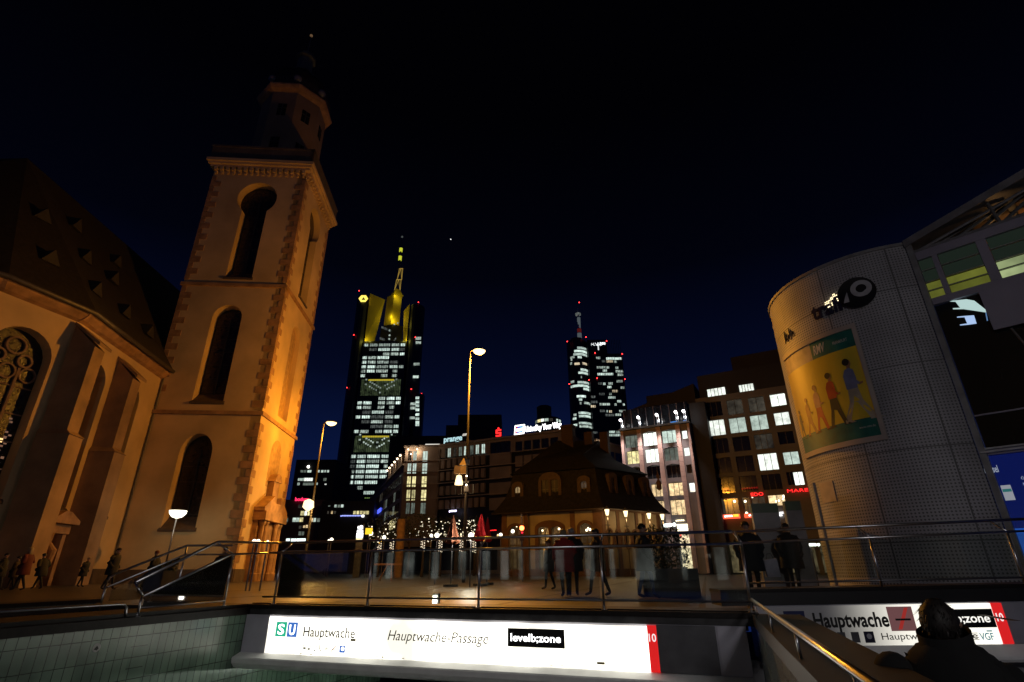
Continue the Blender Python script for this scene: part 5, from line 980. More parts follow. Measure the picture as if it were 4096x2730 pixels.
# ================================================================ lesser background blocks
def block(u0, u1, vt, Y, label, depth=20, mat=DARKB2, az=0, name='office_block', top2=None):
    a = atY(u0, vt, Y); b_ = atY(u1, vt, Y); f = Fr((a[0], Y), az); h = a[2]; L = b_[0]-a[0]
    t = thing(name, ((a[0]+b_[0])/2, Y+depth/2, 0), label, 'building', 'dark blocks beyond the square'); part(t, 'wall', mat, lambda b: b.box(f, 0, L, -depth, 0, 0, h)); return t, f, L, h
t, f, L, h = block(1186, 1345, 1840, 190, 'dark office block with white lit rows left of the bank tower'); T6 = zpx(900, 1900, 3.92)
for x0, x1, y0, y1, m_ in ((1145, 1240, 55, 95, OFF_C), (1245, 1375, 50, 98, OFF_B), (1545, 1590, 52, 95, OFF_D), (1135, 1170, 125, 165, OFF_C), (1225, 1390, 125, 165, OFF_D), (1418, 1452, 125, 160, OFF_C), (1565, 1590, 140, 158, OFF_B)): a0, a1, z0, z1 = rect(f, T6, x0, x1, y0, y1); win(t, f, a0, a1, z0, z1, m_, .1, (3, 0))
T4c = zpx(1100, 1500, 1.96)
for x0, x1 in ((200, 222), (228, 245), (255, 285), (330, 350), (362, 380), (388, 400), (408, 424)): a0, a1, z0, z1 = rect(f, T4c, x0, x1, 748, 766); win(t, f, a0, a1, z0, z1, OFF_C if x0 > 320 or x0 == 255 else OFF_D, .1, (0, 0))
part(t, 'roof_lamp', LEDW, lambda b: b.ball(f.pt(f.on(*T4c(263, 722))[0], .2, f.on(*T4c(263, 722))[1]), .5, 8))
t, f, L, h = block(1110, 1300, 2000, 150, 'lower brownish block with red neon name beside the church tower', mat=M('brownish_far_facade', (.11, .09, .075), .8, nz=(.1, .3)))
for x0, x1, y0, y1, m_ in ((1150, 1215, 470, 522, OFF_X), (1188, 1240, 568, 638, OFF_Y), (1250, 1285, 568, 638, OFF_B), (1298, 1328, 570, 638, OFF_Y), (1062, 1112, 675, 738, OFF_C), (1118, 1165, 675, 738, OFF_C), (1172, 1225, 672, 738, OFF_Y), (1335, 1378, 680, 738, OFF_W), (1390, 1425, 680, 738, OFF_C), (1445, 1488, 682, 738, OFF_D), (935, 990, 680, 742, OFF_D), (1228, 1262, 795, 832, OFF_W), (1270, 1300, 788, 832, OFF_W), (1160, 1200, 800, 845, OFF_X), (1322, 1350, 798, 840, OFF_X), (1155, 1195, 890, 950, OFF_D), (1205, 1240, 890, 950, OFF_D), (1300, 1335, 895, 950, OFF_X)): a0, a1, z0, z1 = rect(f, T6, x0, x1, y0, y1); win(t, f, a0, a1, z0, z1, m_, .1, (0, 0))
a0, a1, z0, z1 = rect(f, T6, 1110, 1320, 355, 412); part(t, 'neon_name', E('pink_red_neon', (1, .03, .12), 1.8), lambda b: b.text(f, 'bodum', a0, a1, z0, (z1-z0), .3, .5, bold=.01))
t, f, L, h = block(1290, 1500, 2005, 135, 'low dark block with blue neon line below the bank tower')
for x0, x1, y0, y1, m_ in ((1620, 1650, 480, 500, OFF_D), (1718, 1752, 470, 512, OFF_C), (1770, 1808, 470, 512, OFF_D), (1820, 1858, 468, 512, OFF_C), (1605, 1630, 570, 615, OFF_X), (1665, 1690, 568, 612, OFF_W), (1710, 1740, 570, 612, OFF_X), (2014, 2052, 568, 620, OFF_Y), (2066, 2102, 568, 620, OFF_Y), (2116, 2155, 568, 620, OFF_Y), (2168, 2205, 568, 620, OFF_Y), (2216, 2256, 568, 620, OFF_Y)): a0, a1, z0, z1 = rect(f, T6, x0, x1, y0, y1); win(t, f, a0, a1, z0, z1, m_, .1, (0, 0))
a0, a1, z0, z1 = rect(f, T6, 1815, 2140, 632, 662); part(t, 'blue_neon_line', E('violet_blue_neon', (.35, .4, 1), 1.6), lambda b: blobs(f, .2, .4, 13)(b, a0, a1, z0, z1)); a0, a1, z0, z1 = rect(f, T6, 2148, 2185, 632, 665); part(t, 'white_neon_dot', WHITES, lambda b: b.box(f, a0, a1, .2, .4, z0, z1))
t, f, L, h = block(1833, 2006, 1660, 260, 'tall dark slab behind the red roof sign'); part(t, 'lower_slab', DARKB2, lambda b: b.box(f, -6, 0, -20, -1, 0, h*.93))
t, f, L, h = block(1560, 1850, 1745, 240, 'low dark roofs behind the pale blue roof sign'); part(t, 'roof_light', E('white_bars', (1, .95, .85), .8), lambda b: (lambda r: b.box(f, r[0], r[1], .1, .3, r[2], r[3]))(rect(f, T7, 860, 1025, 362, 374)))
cc = atY(2178, 1700, 300.); t = thing('round_tower', (cc[0], 300, 0), 'dark round tower with lit ring behind the white roof sign', 'building', 'dark blocks beyond the square')
Tr = zpx(2000, 1600, 3.92); rz = lambda y: atY(2178, 1600+y/3.92, 300.)[2]
part(t, 'wall', DARKB2, lambda b: (b.lathe((cc[0], 300, 0), [(4.3, 0), (4.3, rz(120)), (3.4, rz(105))], 24),)); xr = atY(2178+41, 1680, 300.)[0]-cc[0]
part(t, 'ring', DARKB2, lambda b: b.lathe((cc[0]+2.2, 300, 0), [(xr*1.25, 0), (xr*1.25, rz(325)), (xr*1.1, rz(305))], 28))
RGf = Cyl((cc[0]+2.2, 300.), xr*1.25)
for x0, x1, m_ in ((560, 590, OFF_D), (592, 640, OFF_Y), (645, 690, OFF_B), (700, 760, OFF_C), (780, 830, OFF_X), (885, 910, OFF_C), (925, 950, OFF_C)):
    a0, _ = RGf.on(*Tr(x0, 360)); a1, _ = RGf.on(*Tr(x1, 360)); part(t, 'window', m_, lambda b: b.strip(RGf, a0, a1, .03, .15, rz(388), rz(345), 0, 4))
# ================================================================ round information pavilion
DR = Cyl((12.91, 16.83), 3.29); Rr = 3.29; a_e = rad(-105.8)*Rr
PERF = M('perforated_panels', (.36, .355, .385), .55, .1, nz=(.8, .25)); t_, b_ = nodes(PERF)
g_ = t_.nodes.new('ShaderNodeNewGeometry'); s_ = t_.nodes.new('ShaderNodeSeparateXYZ'); t_.links.new(g_.outputs['Position'], s_.inputs[0])
def mth(op, a, b=None, c=None):
    n = t_.nodes.new('ShaderNodeMath'); n.operation = op
    for i, x in enumerate((a, b, c)):
        if x is None: continue
        if hasattr(x, 'links'): t_.links.new(x, n.inputs[i])
        else: n.inputs[i].default_value = x
    return n.outputs[0]
ang = mth('ARCTAN2', mth('SUBTRACT', s_.outputs['Y'], 16.83), mth('SUBTRACT', s_.outputs['X'], 12.91))
su = mth('FRACT', mth('MULTIPLY', mth('ADD', ang, 10.), Rr/.085)); sv = mth('FRACT', mth('MULTIPLY', s_.outputs['Z'], 1/.085))
dd = mth('ADD', mth('POWER', mth('SUBTRACT', su, .5), 2.), mth('POWER', mth('SUBTRACT', sv, .5), 2.)); hole_ = mth('LESS_THAN', dd, .075)
sm = mth('LESS_THAN', mth('FRACT', mth('ADD', mth('MULTIPLY', mth('ADD', ang, 10.), Rr/1.92), .32)), .02); sm2 = mth('LESS_THAN', mth('FRACT', mth('ADD', mth('MULTIPLY', s_.outputs['Z'], 1/2.35), .45)), .012)
fac = mth('MAXIMUM', hole_, mth('MAXIMUM', sm, sm2))
mx = t_.nodes.new('ShaderNodeMix'); mx.data_type = 'RGBA'; src = b_.inputs['Base Color'].links[0].from_socket; t_.links.new(fac, mx.inputs[0]); t_.links.new(src, mx.inputs[6]); mx.inputs[7].default_value = (.11, .11, .115, 1); t_.links.new(mx.outputs[2], b_.inputs['Base Color'])
PF = Fr((12.05, 13.6), -47.)
pv = thing('information_pavilion', (14.5, 15.5, 0), 'round grey perforated pavilion with yellow poster and glass front', 'pavilion')
def drum(b):
    k = 64; a0, a1 = rad(-262), rad(-105.8); ro, ri = Rr, Rr-.1; vs = []
    pts = [(a0+(a1-a0)*i/k) for i in range(k+1)]
    rings = [[DR.pt(a*Rr, n, z) for n, z in ((0, 0), (0, 9.72), (-.12, 9.72), (-.12, 0))] for a in pts]; b.loft(rings)
part(pv, 'drum_wall', PERF, drum)
part(pv, 'drum_roof', DARKB2, lambda b: b.prism([tuple(DR.pt(rad(-262+i*6)*Rr, -.13, 0)[:2]) for i in range(27)], 9.4, 9.5))
part(pv, 'edge_profile', M('edge_profile', (.26, .26, .27), .45, .3), lambda b: (b.box(PF, -.06, .09, -.12, .06, 0, 9.75), b.strip(DR, rad(-262)*Rr, a_e, -.1, .05, 9.721, 9.82, 0, 48)))
# poster
p0, p1 = rad(-191)*Rr, rad(-137.4)*Rr; pz0, pz1 = 3.97, 7.56
q = part(pv, 'poster_frame', M('poster_frame', (.42, .36, .33), .5, nz=(1, .15)), lambda b: (b.strip(DR, p0, p1, .005, .07, pz0, pz0+.15, 0, 24), b.strip(DR, p0, p1, .005, .07, pz1-.15, pz1, 0, 24), b.box(DR, p1-.12, p1, .005, .068, pz0+.151, pz1-.151)))
s0_, s1_ = p0, p1-.121; z0_, z1_ = pz0+.151, pz1-.151
part(q, 'yellow_sheet', M('poster_yellow', (.62, .46, .03), .45, nz=(1, .08)), lambda b: b.strip(DR, s0_, s1_, .01, .02, z0_+.55, z1_-.55, 0, 28))
part(q, 'teal_band', M('poster_teal', (.012, .13, .11), .45), lambda b: (b.strip(DR, rad(-164)*Rr, s1_, .01, .021, z1_-.549, z1_, 0, 16), b.strip(DR, s0_, s1_, .01, .02, z0_, z0_+.549, 0, 28)))
part(q, 'pale_band', M('poster_pale', (.45, .36, .26), .5), lambda b: b.strip(DR, s0_, rad(-164)*Rr-.002, .01, .02, z1_-.549, z1_, 0, 14))
part(q, 'poster_lettering', M('poster_white', (.55, .55, .52), .5), lambda b: (b.text(DR, 'RMV', rad(-162.5)*Rr, rad(-155)*Rr, z1_-.42, .30, .022, .026, shear=.25, bold=.02), b.text(DR, 'FRANKFURT', rad(-150.5)*Rr, rad(-143)*Rr, z1_-.33, .10, .022, .026), b.text(DR, 'www.rmv.de', rad(-148.5)*Rr, rad(-141)*Rr, z0_+.27, .07, .022, .025)))
SKIN = M('poster_skin', (.30, .15, .08), .5); HAIRP = M('poster_dark_hair', (.02, .014, .01), .5)
def fig(a, z0, h, top, legs, hair, st, shoe=None):
    """flat printed walking figure"""
    c = rad(a)*Rr
    def el(b, x, z, rx, rz, n, k=14): b.fill(DR, [[(c+x+rx*cos(2*pi*i/k), z0+z+rz*sin(2*pi*i/k)) for i in range(k)]], n, n+.002)
    def poly(b, pts, n): b.fill(DR, [[(c+x*h, z0+z*h) for x, z in pts]], n, n+.002)
    nm = 'printed_figure'
    g = part(q, nm, legs, lambda b: (poly(b, [(-.07, .52), (.07, .52), (.10, .30), (.20*st, .05), (.22*st, .03), (.12*st, .03), (.02, .28), (-.03, .30), (-.12*st, .04), (-.20*st, .04), (-.09, .3)], .022)))
    part(g, 'printed_shirt', top, lambda b: (poly(b, [(-.085, .50), (.075, .50), (.085, .66), (.07, .79), (.02, .83), (-.05, .81), (-.09, .72)], .025), poly(b, [(-.05, .78), (-.01, .76), (.0, .62), (.10, .54), (.12, .57), (.05, .66)], .028)))
    part(g, 'printed_skin', SKIN, lambda b: (el(b, .02*h, .905*h, .045*h, .062*h, .025), poly(b, [(-.01, .82), (.04, .82), (.04, .87), (-.01, .87)], .0245), poly(b, [(.10, .53), (.16, .55), (.165, .58), (.12, .575)], .0305)))
    part(g, 'printed_hair', hair, lambda b: el(b, -.005*h, .93*h, .052*h, .058*h, .0275))
    part(g, 'printed_shoes', shoe or HAIRP, lambda b: (poly(b, [(.12*st, .0), (.30*st, .0), (.22*st, .035), (.12*st, .03)], .0245), poly(b, [(-.20*st, .0), (-.06*st, .0), (-.12*st, .04), (-.20*st, .04)], .0245)))
ORG = M('poster_orange', (.42, .20, .03), .5); REDP_ = M('poster_red', (.45, .05, .02), .5); BLUP = M('poster_blue', (.16, .19, .36), .5); GRYP = M('poster_grey', (.36, .33, .27), .5); OLV = M('poster_olive', (.035, .035, .022), .5); GRN_ = M('poster_dull_green', (.16, .15, .07), .5)
fig(-146.6, 4.62, 1.95, BLUP, GRYP, HAIRP, 1.1, GRYP); fig(-157.8, 4.60, 1.72, REDP_, OLV, HAIRP, .8); fig(-168., 4.58, 1.52, M('poster_pink', (.5, .25, .16), .5), REDP_, M('poster_brown', (.22, .09, .03), .5), .8); fig(-176.8, 4.57, 1.25, ORG, ORG, ORG, 1.); fig(-186.5, 4.56, 1.0, GRN_, GRN_, GRN_, .6)
# lettering and round logo
NAVY = M('navy_letters', (.012, .012, .045), .4); LGREY = M('logo_light_grey', (.42, .42, .46), .5)
part(pv, 'logo_lettering', NAVY, lambda b: b.text(DR, 'traff', rad(-157)*Rr, rad(-139.5)*Rr, 8.08, .52, .03, .08, bold=.02))
q = part(pv, 'logo_disc', M('logo_black', (.006, .006, .008), .4), lambda b: b.fill(DR, [[(rad(-132.6)*Rr+.50*cos(i*pi/16), 8.47+.50*sin(i*pi/16)) for i in range(32)]], .09, .13))
part(q, 'logo_letter', LGREY, lambda b: b.fill(DR, [circ(rad(-130.2)*Rr, 8.55, .27), circ(rad(-130.2)*Rr, 8.55, .135)], .14, .15)); part(q, 'logo_tail', LGREY, lambda b: b.fill(DR, [[(rad(-129.6)*Rr, 8.42), (rad(-129.6)*Rr+.06, 8.47), (rad(-127.6)*Rr+.02, 8.33), (rad(-127.6)*Rr-.06, 8.28)]], .151, .156)); part(q, 'logo_stem', LGREY, lambda b: b.fill(DR, [[(rad(-139.3)*Rr, 8.22), (rad(-136.6)*Rr, 8.22), (rad(-136.6)*Rr, 8.55), (rad(-138.)*Rr, 8.40)]], .14, .15))
def leds(b):
    for u, v in ((3302, 1212), (3308, 1209), (3314, 1206), (3319, 1203), (3325, 1200), (3330, 1197), (3303, 1219), (3309, 1216), (3315, 1213), (3323, 1194), (3328, 1191), (3334, 1188), (3340, 1185), (3332, 1181), (3337, 1178), (3346, 1182), (3328, 1214), (3330, 1221), (3319, 1227), (3314, 1230), (3349, 1196), (3352, 1203), (3355, 1193)):
        a, z = DR.on(u, v, .08); b.ball(DR.pt(a, .09, z), .018, 6)
part(pv, 'lit_dots', E('warm_led', (1, .8, .45), 3), leds)
part(pv, 'paper_notice', M('paper_notice', (.46, .40, .37), .7, nz=(6, .12)), lambda b: b.strip(DR, rad(-183)*Rr, rad(-171)*Rr, .01, .02, 2.52, 3.12, 0, 6))
part(pv, 'graffiti', BLACK, lambda b: [b.tube([DR.pt(rad(-184+k*1.8)*Rr, .012, 7.9+.1*(k % 2)), DR.pt(rad(-183+k*1.8)*Rr, .012, 8.35-.1*(k % 3)), DR.pt(rad(-182.2+k*1.8)*Rr, .012, 7.95)], .012, 4) for k in range(6)])
part(pv, 'door_frame', M('edge_profile', (.26, .26, .27), .45, .3), lambda b: b.box(DR, rad(-191)*Rr, rad(-188.5)*Rr, .0, .06, 0, 3.2))
# straight glass front
PURP = M('lilac_grey_panel', (.30, .28, .36), .45, .1, nz=(1, .1)); GDARK = M('dark_front_glass', (.012, .014, .014), .05, nz=(1, .1))
part(pv, 'glass_front', GDARK, lambda b: (b.box(PF, .1, 12, -.16, -.12, .0, 3.3), b.box(PF, .1, 12, -.16, -.12, 3.45, 7.6)))
part(pv, 'front_frame', PURP, lambda b: (b.box(PF, .1, 12, -.14, .0, 7.62, 7.82), b.box(PF, .1, 12, -.14, .02, 9.1, 9.36), [b.box(PF, x, x+w_, -.14, .01, 7.821, 9.099) for x, w_ in ((.44, .13), (1.45, .22), (2.55, .2), (3.7, .2))], b.box(PF, .1, 12, -.14, .0, 3.31, 3.44), b.box(PF, .1, 12, -.118, -.06, 4.33, 4.37)))
LIME = E('lime_lit_room', (.55, .60, .09), .20, room=(1.2, .75, 1.2)); LIMD = E('dim_green_room', (.25, .40, .28), .035); LIMB = E('bright_lime_room', (.72, .88, .42), .55, room=(.9, .6, 1.2))
for x0, x1 in ((.1, .43), (.58, 1.44), (1.68, 2.54), (2.76, 3.69)):
    br = x0 > 1.5
    for i, (za, zb) in enumerate(((7.83, 8.06), (8.10, 8.33), (8.40, 8.72), (8.76, 9.09))):
        part(pv, 'louvre_window', (LIMB if br else LIME) if i < 2 else LIMD, lambda b: b.box(PF, x0, x1, -.10, -.07, za, zb))
    part(pv, 'louvre', M('pale_louvre', (.35, .36, .33), .3, .3), lambda b: [b.box(PF, x0, x1, -.068, -.03, z, z+.03) for z in (8.07, 8.35, 8.73)])
part(pv, 'lilac_panel', PURP, lambda b: b.box(PF, 1.12, 12, .0, .06, 6.46, 7.60))
CYANW = E('pale_screen', (.62, .85, .82), .75); BLUW = E('blue_white_screen', (.45, .62, .95), .9)
def scr(name, pts, mt): 
    k = [PF.on(3600+x/3.161, 900+y/3.161, -.1) for x, y in pts]; part(pv, name, mt, lambda b: b.fill(PF, [k], -.11, -.095))
scr('lit_screen', [(630, 962), (690, 958), (840, 942), (940, 960), (1080, 1070), (1090, 1108), (940, 1085), (800, 1065), (670, 1068), (668, 1055), (760, 1050), (700, 972), (632, 970)], CYANW)
scr('lit_screen', [(720, 1163), (820, 1153), (935, 1145), (968, 1248), (870, 1262), (760, 1272), (758, 1262), (850, 1248), (815, 1168), (722, 1172)], BLUW); scr('lit_screen', [(1080, 1115), (1092, 1110), (1113, 1210), (1098, 1215)], E('blue_edge', (.25, .5, .95), .4))
part(pv, 'indoor_bars', DKSTEEL, lambda b: b.tube([PF.pt(1.45, -.1, 6.45), PF.pt(1.75, -.1, 5.2)], .03, 6))
part(pv, 'canopy', M('pale_canopy_edge', (.55, .55, .58), .4), lambda b: (b.box(PF, -.02, 12, .0, .12, 3.36, 3.40), b.box(PF, .0, 12, .0, .05, 3.45, 3.49)))
BLUF = E('blue_lit_front', (.004, .018, .22), .30); BLUF2 = E('bright_blue_front', (.02, .12, .62), .55); t_, b_ = nodes(BLUF)
q = part(pv, 'blue_info_panel', BLUF, lambda b: b.box(PF, .1, 3, -.10, -.07, 1.55, 3.3)); part(pv, 'blue_info_panel', BLUF2, lambda b: b.box(PF, .1, 3, -.10, -.07, .1, 1.549))
WL = E('white_front_lettering', (.6, .68, .85), .45)
a0, z0 = PF.on(3948, 1893, -.06); a1, _ = PF.on(3998, 1893, -.06)
part(q, 'front_lettering', WL, lambda b: (b.text(PF, 'Verkehrsinsel', a1-(a1-a0)*2.55, a1, z0, .17, -.066, -.06, bold=.012), [b.text(PF, s, .55, .55+w_, z, .065, -.066, -.06) for s, w_, z in (('Öffnungszeiten', .5, 2.66), ('Montag bis Freitag', .62, 2.52), ('9.00 bis 20.00 Uhr', .60, 2.40), ('Samstag', .28, 2.25), ('9.30 bis 18.00 Uhr', .58, 2.13))]))
part(q, 'white_label', E('white_label', (.5, .53, .6), .5), lambda b: b.box(PF, .12, .31, -.066, -.06, 2.2, 2.56)); part(q, 'teal_label_bar', E('teal_label', (.05, .3, .3), .4), lambda b: b.box(PF, .13, .30, -.059, -.055, 2.40, 2.47))
part(q, 'white_arrow', WL, lambda b: b.fill(PF, [[(.60, 1.60), (.78, 1.62), (.62, 1.74)]], -.066, -.06))
# roof: sloping edge beam over an open truss
RD = M('roof_beam', (.17, .165, .18), .5, .2); TIM = M('roof_soffit_timber', (.30, .15, .06), .7, nz=(2, .3))
def rz_(a): return 9.80+a*.275
part(pv, 'roof_edge', RD, lambda b: b.loft([[PF.pt(a, n, rz_(a)+z) for n, z in ((.1, -.17), (.1, .06), (-7, .4), (-7, .2))] for a in (-.08, 3, 6, 12)]))
part(pv, 'roof_beam', RD, lambda b: (b.box(PF, 0, 12, -.2, .03, 9.361, 9.44), b.tube([PF.pt(.05, -.05, 9.38), PF.pt(3.2, -.3, 10.35)], .045, 6)))
def truss(b):
    for k in range(12):
        a = .35+k*.55
        b.tube([PF.pt(a, -.25, 9.40), PF.pt(a+1.5, -.6, rz_(a+1.5)-.2)], .05, 6); b.tube([PF.pt(a+.2, -1.2, 9.40), PF.pt(a+2.0, -1.9, rz_(a+2.0)-.1)], .045, 6)
    for a in (2.1, 4.2): b.tube([PF.pt(a, -.2, 9.4), PF.pt(a-.1, -.2, rz_(a)-.15)], .05, 6)
part(pv, 'truss', M('truss_steel', (.16, .16, .16), .5, .4), truss)
part(pv, 'soffit', TIM, lambda b: [b.hexa([PF.pt(a, n, z) for z_ in (0, .03) for a, n, z in ((a0, -.9, rz_(a0)-.25+z_), (a0+.34, -.9, rz_(a0+.34)-.25+z_), (a0+.34, -5, rz_(a0+.34)-.05+z_), (a0, -5, rz_(a0)-.05+z_))]) for a0 in [1.0+.52*k for k in range(12)]])
part(pv, 'back_wall', DARKB2, lambda b: b.box(PF, 0.2, 12, -5.2, -5.0, 0, 10))
lamp('POINT', PF.pt(2.6, -2.2, 9.55), 9, (1, .5, .16), .15, parent=pv)
# kiosks between the pavilion and the red signs
for (u0, u1, v, Y, lab) in ((3003, 3098, 2016, 17.3, 'wide grey notice stele with dull green top beside the pavilion'), (3136, 3192, 2006, 17.0, 'narrow grey notice stele with dull green top nearest the pavilion')):
    a = atY(u0, v, Y); b_ = atY(u1, v-6, Y); f = Fr((a[0], Y), -12); L = (b_[0]-a[0])*1.02; h = a[2]
    t = thing('notice_stele', f.pt(L/2, 0, 0), lab, 'stele', 'grey notice steles')
    part(t, 'body', M('stele_grey', (.22, .20, .20), .35, nz=(1.5, .3)), lambda b: b.box(f, 0, L, -.25, 0, .12, h-.28)); part(t, 'green_top', M('stele_green', (.05, .085, .03), .4, nz=(2, .3)), lambda b: b.box(f, 0, L, -.25, .003, h-.279, h)); part(t, 'foot', BLACK, lambda b: b.box(f, .06, L-.06, -.22, -.03, 0, .119))
p = atY(3240, 2180, 24.); t = thing('bike_light', (p[0], p[1], 0), 'bright white bar light low beside the pavilion', 'light'); part(t, 'lit_bar', E('white_bar_light', (1, .98, .9), 5), lambda b: (b.box(XY, p[0]-.30, p[0]+.22, -p[1], -p[1]+.1, p[2]-.05, p[2]+.05), b.ball((p[0]+.36, p[1], p[2]), .06, 8))); part(t, 'post', DKSTEEL, lambda b: b.tube([(p[0], p[1], 0), (p[0], p[1], p[2]-.06)], .03, 6))
# ================================================================ plaza things
def parasol(u, v, Y, h, lab, wid=1., cloth='red_parasol_cloth'):
    p = atY(u, v, Y); x, y, zt = p; zb = zt-h; t = thing('parasol', (x, y, 0), lab, 'parasol', 'closed red parasols')
    part(t, 'pole', DKSTEEL, lambda b: b.tube([(x, y, 0), (x, y, zt)], .03, 8)); part(t, 'base', BLACK, lambda b: b.lathe((x, y, 0), [(.35, 0), (.33, .1), (.05, .12)], 14))
    def cl(b):
        k = 24; rings = []
        for j, (r, z) in enumerate(((.03, zt), (.07, zt-.15*h), (.15, zt-.45*h), (.25, zt-.75*h), (.30, zt-.94*h), (.16, zb))):
            rings.append([(x+wid*r*(1+.22*(1 if i % 3 == 0 else -.5)*(j > 0))*cos(2*pi*i/k), y+wid*r*(1+.22*(1 if i % 3 == 0 else -.5)*(j > 0))*sin(2*pi*i/k), z+(.03*(i % 3) if j > 3 else 0)) for i in range(k)])
        b.loft(rings)
    part(t, 'cloth', M(cloth, (.55, .012, .015) if cloth[0] == 'r' else (.16, .05, .02), .75, nz=(3, .15)), cl); return x, y, zt  # brownish cloth colour: dim light painted onto a red parasol
x, y, zt = parasol(1926, 2058, 27, 1.25, 'brightly lit closed red parasol, the largest one', 1.1)
parasol(1951, 2068, 29, 1.25, 'slim closed red parasol right of the largest one', .62)
parasol(1813, 2064, 26, 1.25, 'closed red parasol in dim light, its dimness painted into the cloth colour', cloth='dim_parasol_cloth')
def globe(u, v, Y, lab, e=0, r=.13):
    p = atY(u, v, Y); t = thing('globe_lamp', (p[0], p[1], 0), lab, 'lamp', 'small white globe lamps'); part(t, 'globe', GLOBE, lambda b: b.ball(p, r, 12), True); part(t, 'pole', DKSTEEL, lambda b: b.tube([(p[0], p[1], 0), (p[0], p[1], p[2]-r*.9)], .03, 6))
    if e: lamp('POINT', p+np.array([0, -r-.12, 0]), e, (1, .9, .75), .1, parent=t)
globe(1884, 2143, 25.6, 'white globe lamp left of the lit red parasol', 170)
globe(1748, 2142, 30, 'white globe lamp before the trees with fairy lights', 25); globe(1725, 2143, 45, 'tiny white globe lamp farther left before the dark trees'); globe(2051, 2126, 40, 'white oval lamp before the guard house arch window', 20); globe(2003, 2140, 42, 'white oval lamp left of the guard house corner'); globe(1537, 2150, 40, 'white globe lamp before the leftmost fairy light tree'); globe(1484, 2134, 60, 'white round lamp beside the bright sign pylon', 0, .22)
p = atY(2087, 2114, 36.); x, y, z = p; t = thing('traffic_light', (x, y, 0), 'red traffic light on a thin post before the guard house', 'traffic light')
part(t, 'post', DKSTEEL, lambda b: b.tube([(x, y, 0), (x, y, z+.9)], .05, 8)); part(t, 'signal_head', BLACK, lambda b: b.box(XY, x-.14, x+.14, -y, -y+.2, z-.75, z+.25)); part(t, 'red_lens', E('red_signal', (1, .12, .03), 12), lambda b: b.ball((x, y-.21, z), .15, 10), True); part(t, 'lower_lens', E('dim_red_signal', (.8, .02, .05), 1.5), lambda b: b.ball((x+.02, y-.21, z-.28), .07, 8))
lamp('POINT', (x, y-.5, z), 14, (1, .1, .03), .1, parent=t)
# sign pylon
f = Fr((atY(1427, 2200, 62)[0], 62), 0); t = thing('sign_pylon', f.pt(.4, 0, 0), 'tall bright white sign pylon standing under the bank tower', 'sign'); T6 = zpx(900, 1900, 3.92)
PYL = E('pylon_panel', (.95, .97, 1), 2.6)
for i, (x0, x1, y0, y1, mt) in enumerate(((2072, 2165, 915, 985, PYL), (2068, 2152, 988, 1030, E('pylon_yellow', (1, .85, .4), 1.6)))): part(t, 'lit_panel', mt, lambda b: (lambda r: b.box(f, r[0], r[1], 0, .3, r[2], r[3]))(rect(f, T6, x0, x1, y0, y1)))
part(t, 'lit_symbols', PYL, lambda b: [(lambda r: b.fill(f, [arch(r[0], r[1], r[2], r[3])], .0, .3))(rect(f, T6, *q)) for q in ((2082, 2108, 865, 908), (2112, 2136, 858, 908), (2140, 2165, 868, 908), (2092, 2114, 808, 845), (2122, 2162, 795, 850))])
part(t, 'body', DKSTEEL, lambda b: (lambda r: b.box(f, r[0], r[1], -.3, -.02, 0, r[3]))(rect(f, T6, 2068, 2168, 790, 1030)))
p = atY(1476, 2126, 58); t = thing('yellow_sign', (p[0], p[1], 0), 'small yellow lit sign beside the bright sign pylon', 'sign'); part(t, 'sign_board', E('yellow_board', (1, .62, .03), 1.3), lambda b: b.box(XY, p[0]-.35, p[0]+.35, -p[1], -p[1]+.1, p[2]-.3, p[2]+.3)); part(t, 'post', DKSTEEL, lambda b: b.tube([(p[0], p[1], 0), (p[0], p[1], p[2]-.31)], .04, 6))
# bus stop / tram with lit windows
f = Fr((atY(1140, 2160, 75)[0], 75), 0); t = thing('parked_bus', f.pt(1.5, 0, 0), 'bus with white lit windows under the red neon name', 'bus')
part(t, 'body', M('bus_paint', (.12, .12, .13), .35), lambda b: (b.loft([[f.pt(a, n, z) for n, z in ((0, .45), (.05, 1.6), (0, 3.0), (-.4, 3.15), (-2.4, 3.15), (-2.5, .45))] for a in (-.4, 8)])))
T6 = zpx(900, 1900, 3.92)
for q_ in ((962, 1020, 1000, 1040), (1038, 1120, 1000, 1055), (1128, 1265, 1000, 1055)): part(t, 'lit_window', E('bus_window', (.85, 1, .95), 1.9, room=(1, .6, 1.2)), lambda b: (lambda r: b.box(f, r[0], r[1], .06, .1, r[2], r[3]))(rect(f, T6, *q_)))
for a in (1, 6): part(t, 'wheel', BLACK, lambda b: b.loft([[f.pt(a+.48*cos(i*pi/8), n, .48+.48*sin(i*pi/8)) for i in range(16)] for n in (.04, -.3)]))
for u, v, r, c in ((1660/3.92+900, 1035/3.92+1900, .12, 0), (1672/3.92+900, 1016/3.92+1900, .2, 0), (1625/3.92+900, 1033/3.92+1900, .13, 0)): globe(u, v, 66, ('small white street light low behind the railing, left of pylon', 'brightest of three low lights left of the pylon', 'dim low light nearest the bus')[(r > .15) + 2*(r == .13)], 0, r)
for u, lab in ((1017, 'left of twin white lamps behind the railing by the tower'), (1032, 'right of twin white lamps behind the railing by the tower')): globe(u, 2167, 22, lab, 0, .085)
globe(1071, 2167.5, 22, 'lone small white lamp behind the railing before the portal', 0, .05)
p = atY(1742, 2366, 11.); pl = SG
t = thing('ground_light', SG.pt(-1.35, -1.4, 0), 'bright upright strip light on the paving behind the glass railing', 'light'); a_, z_ = SG.on(1742, 2360, -1.4)
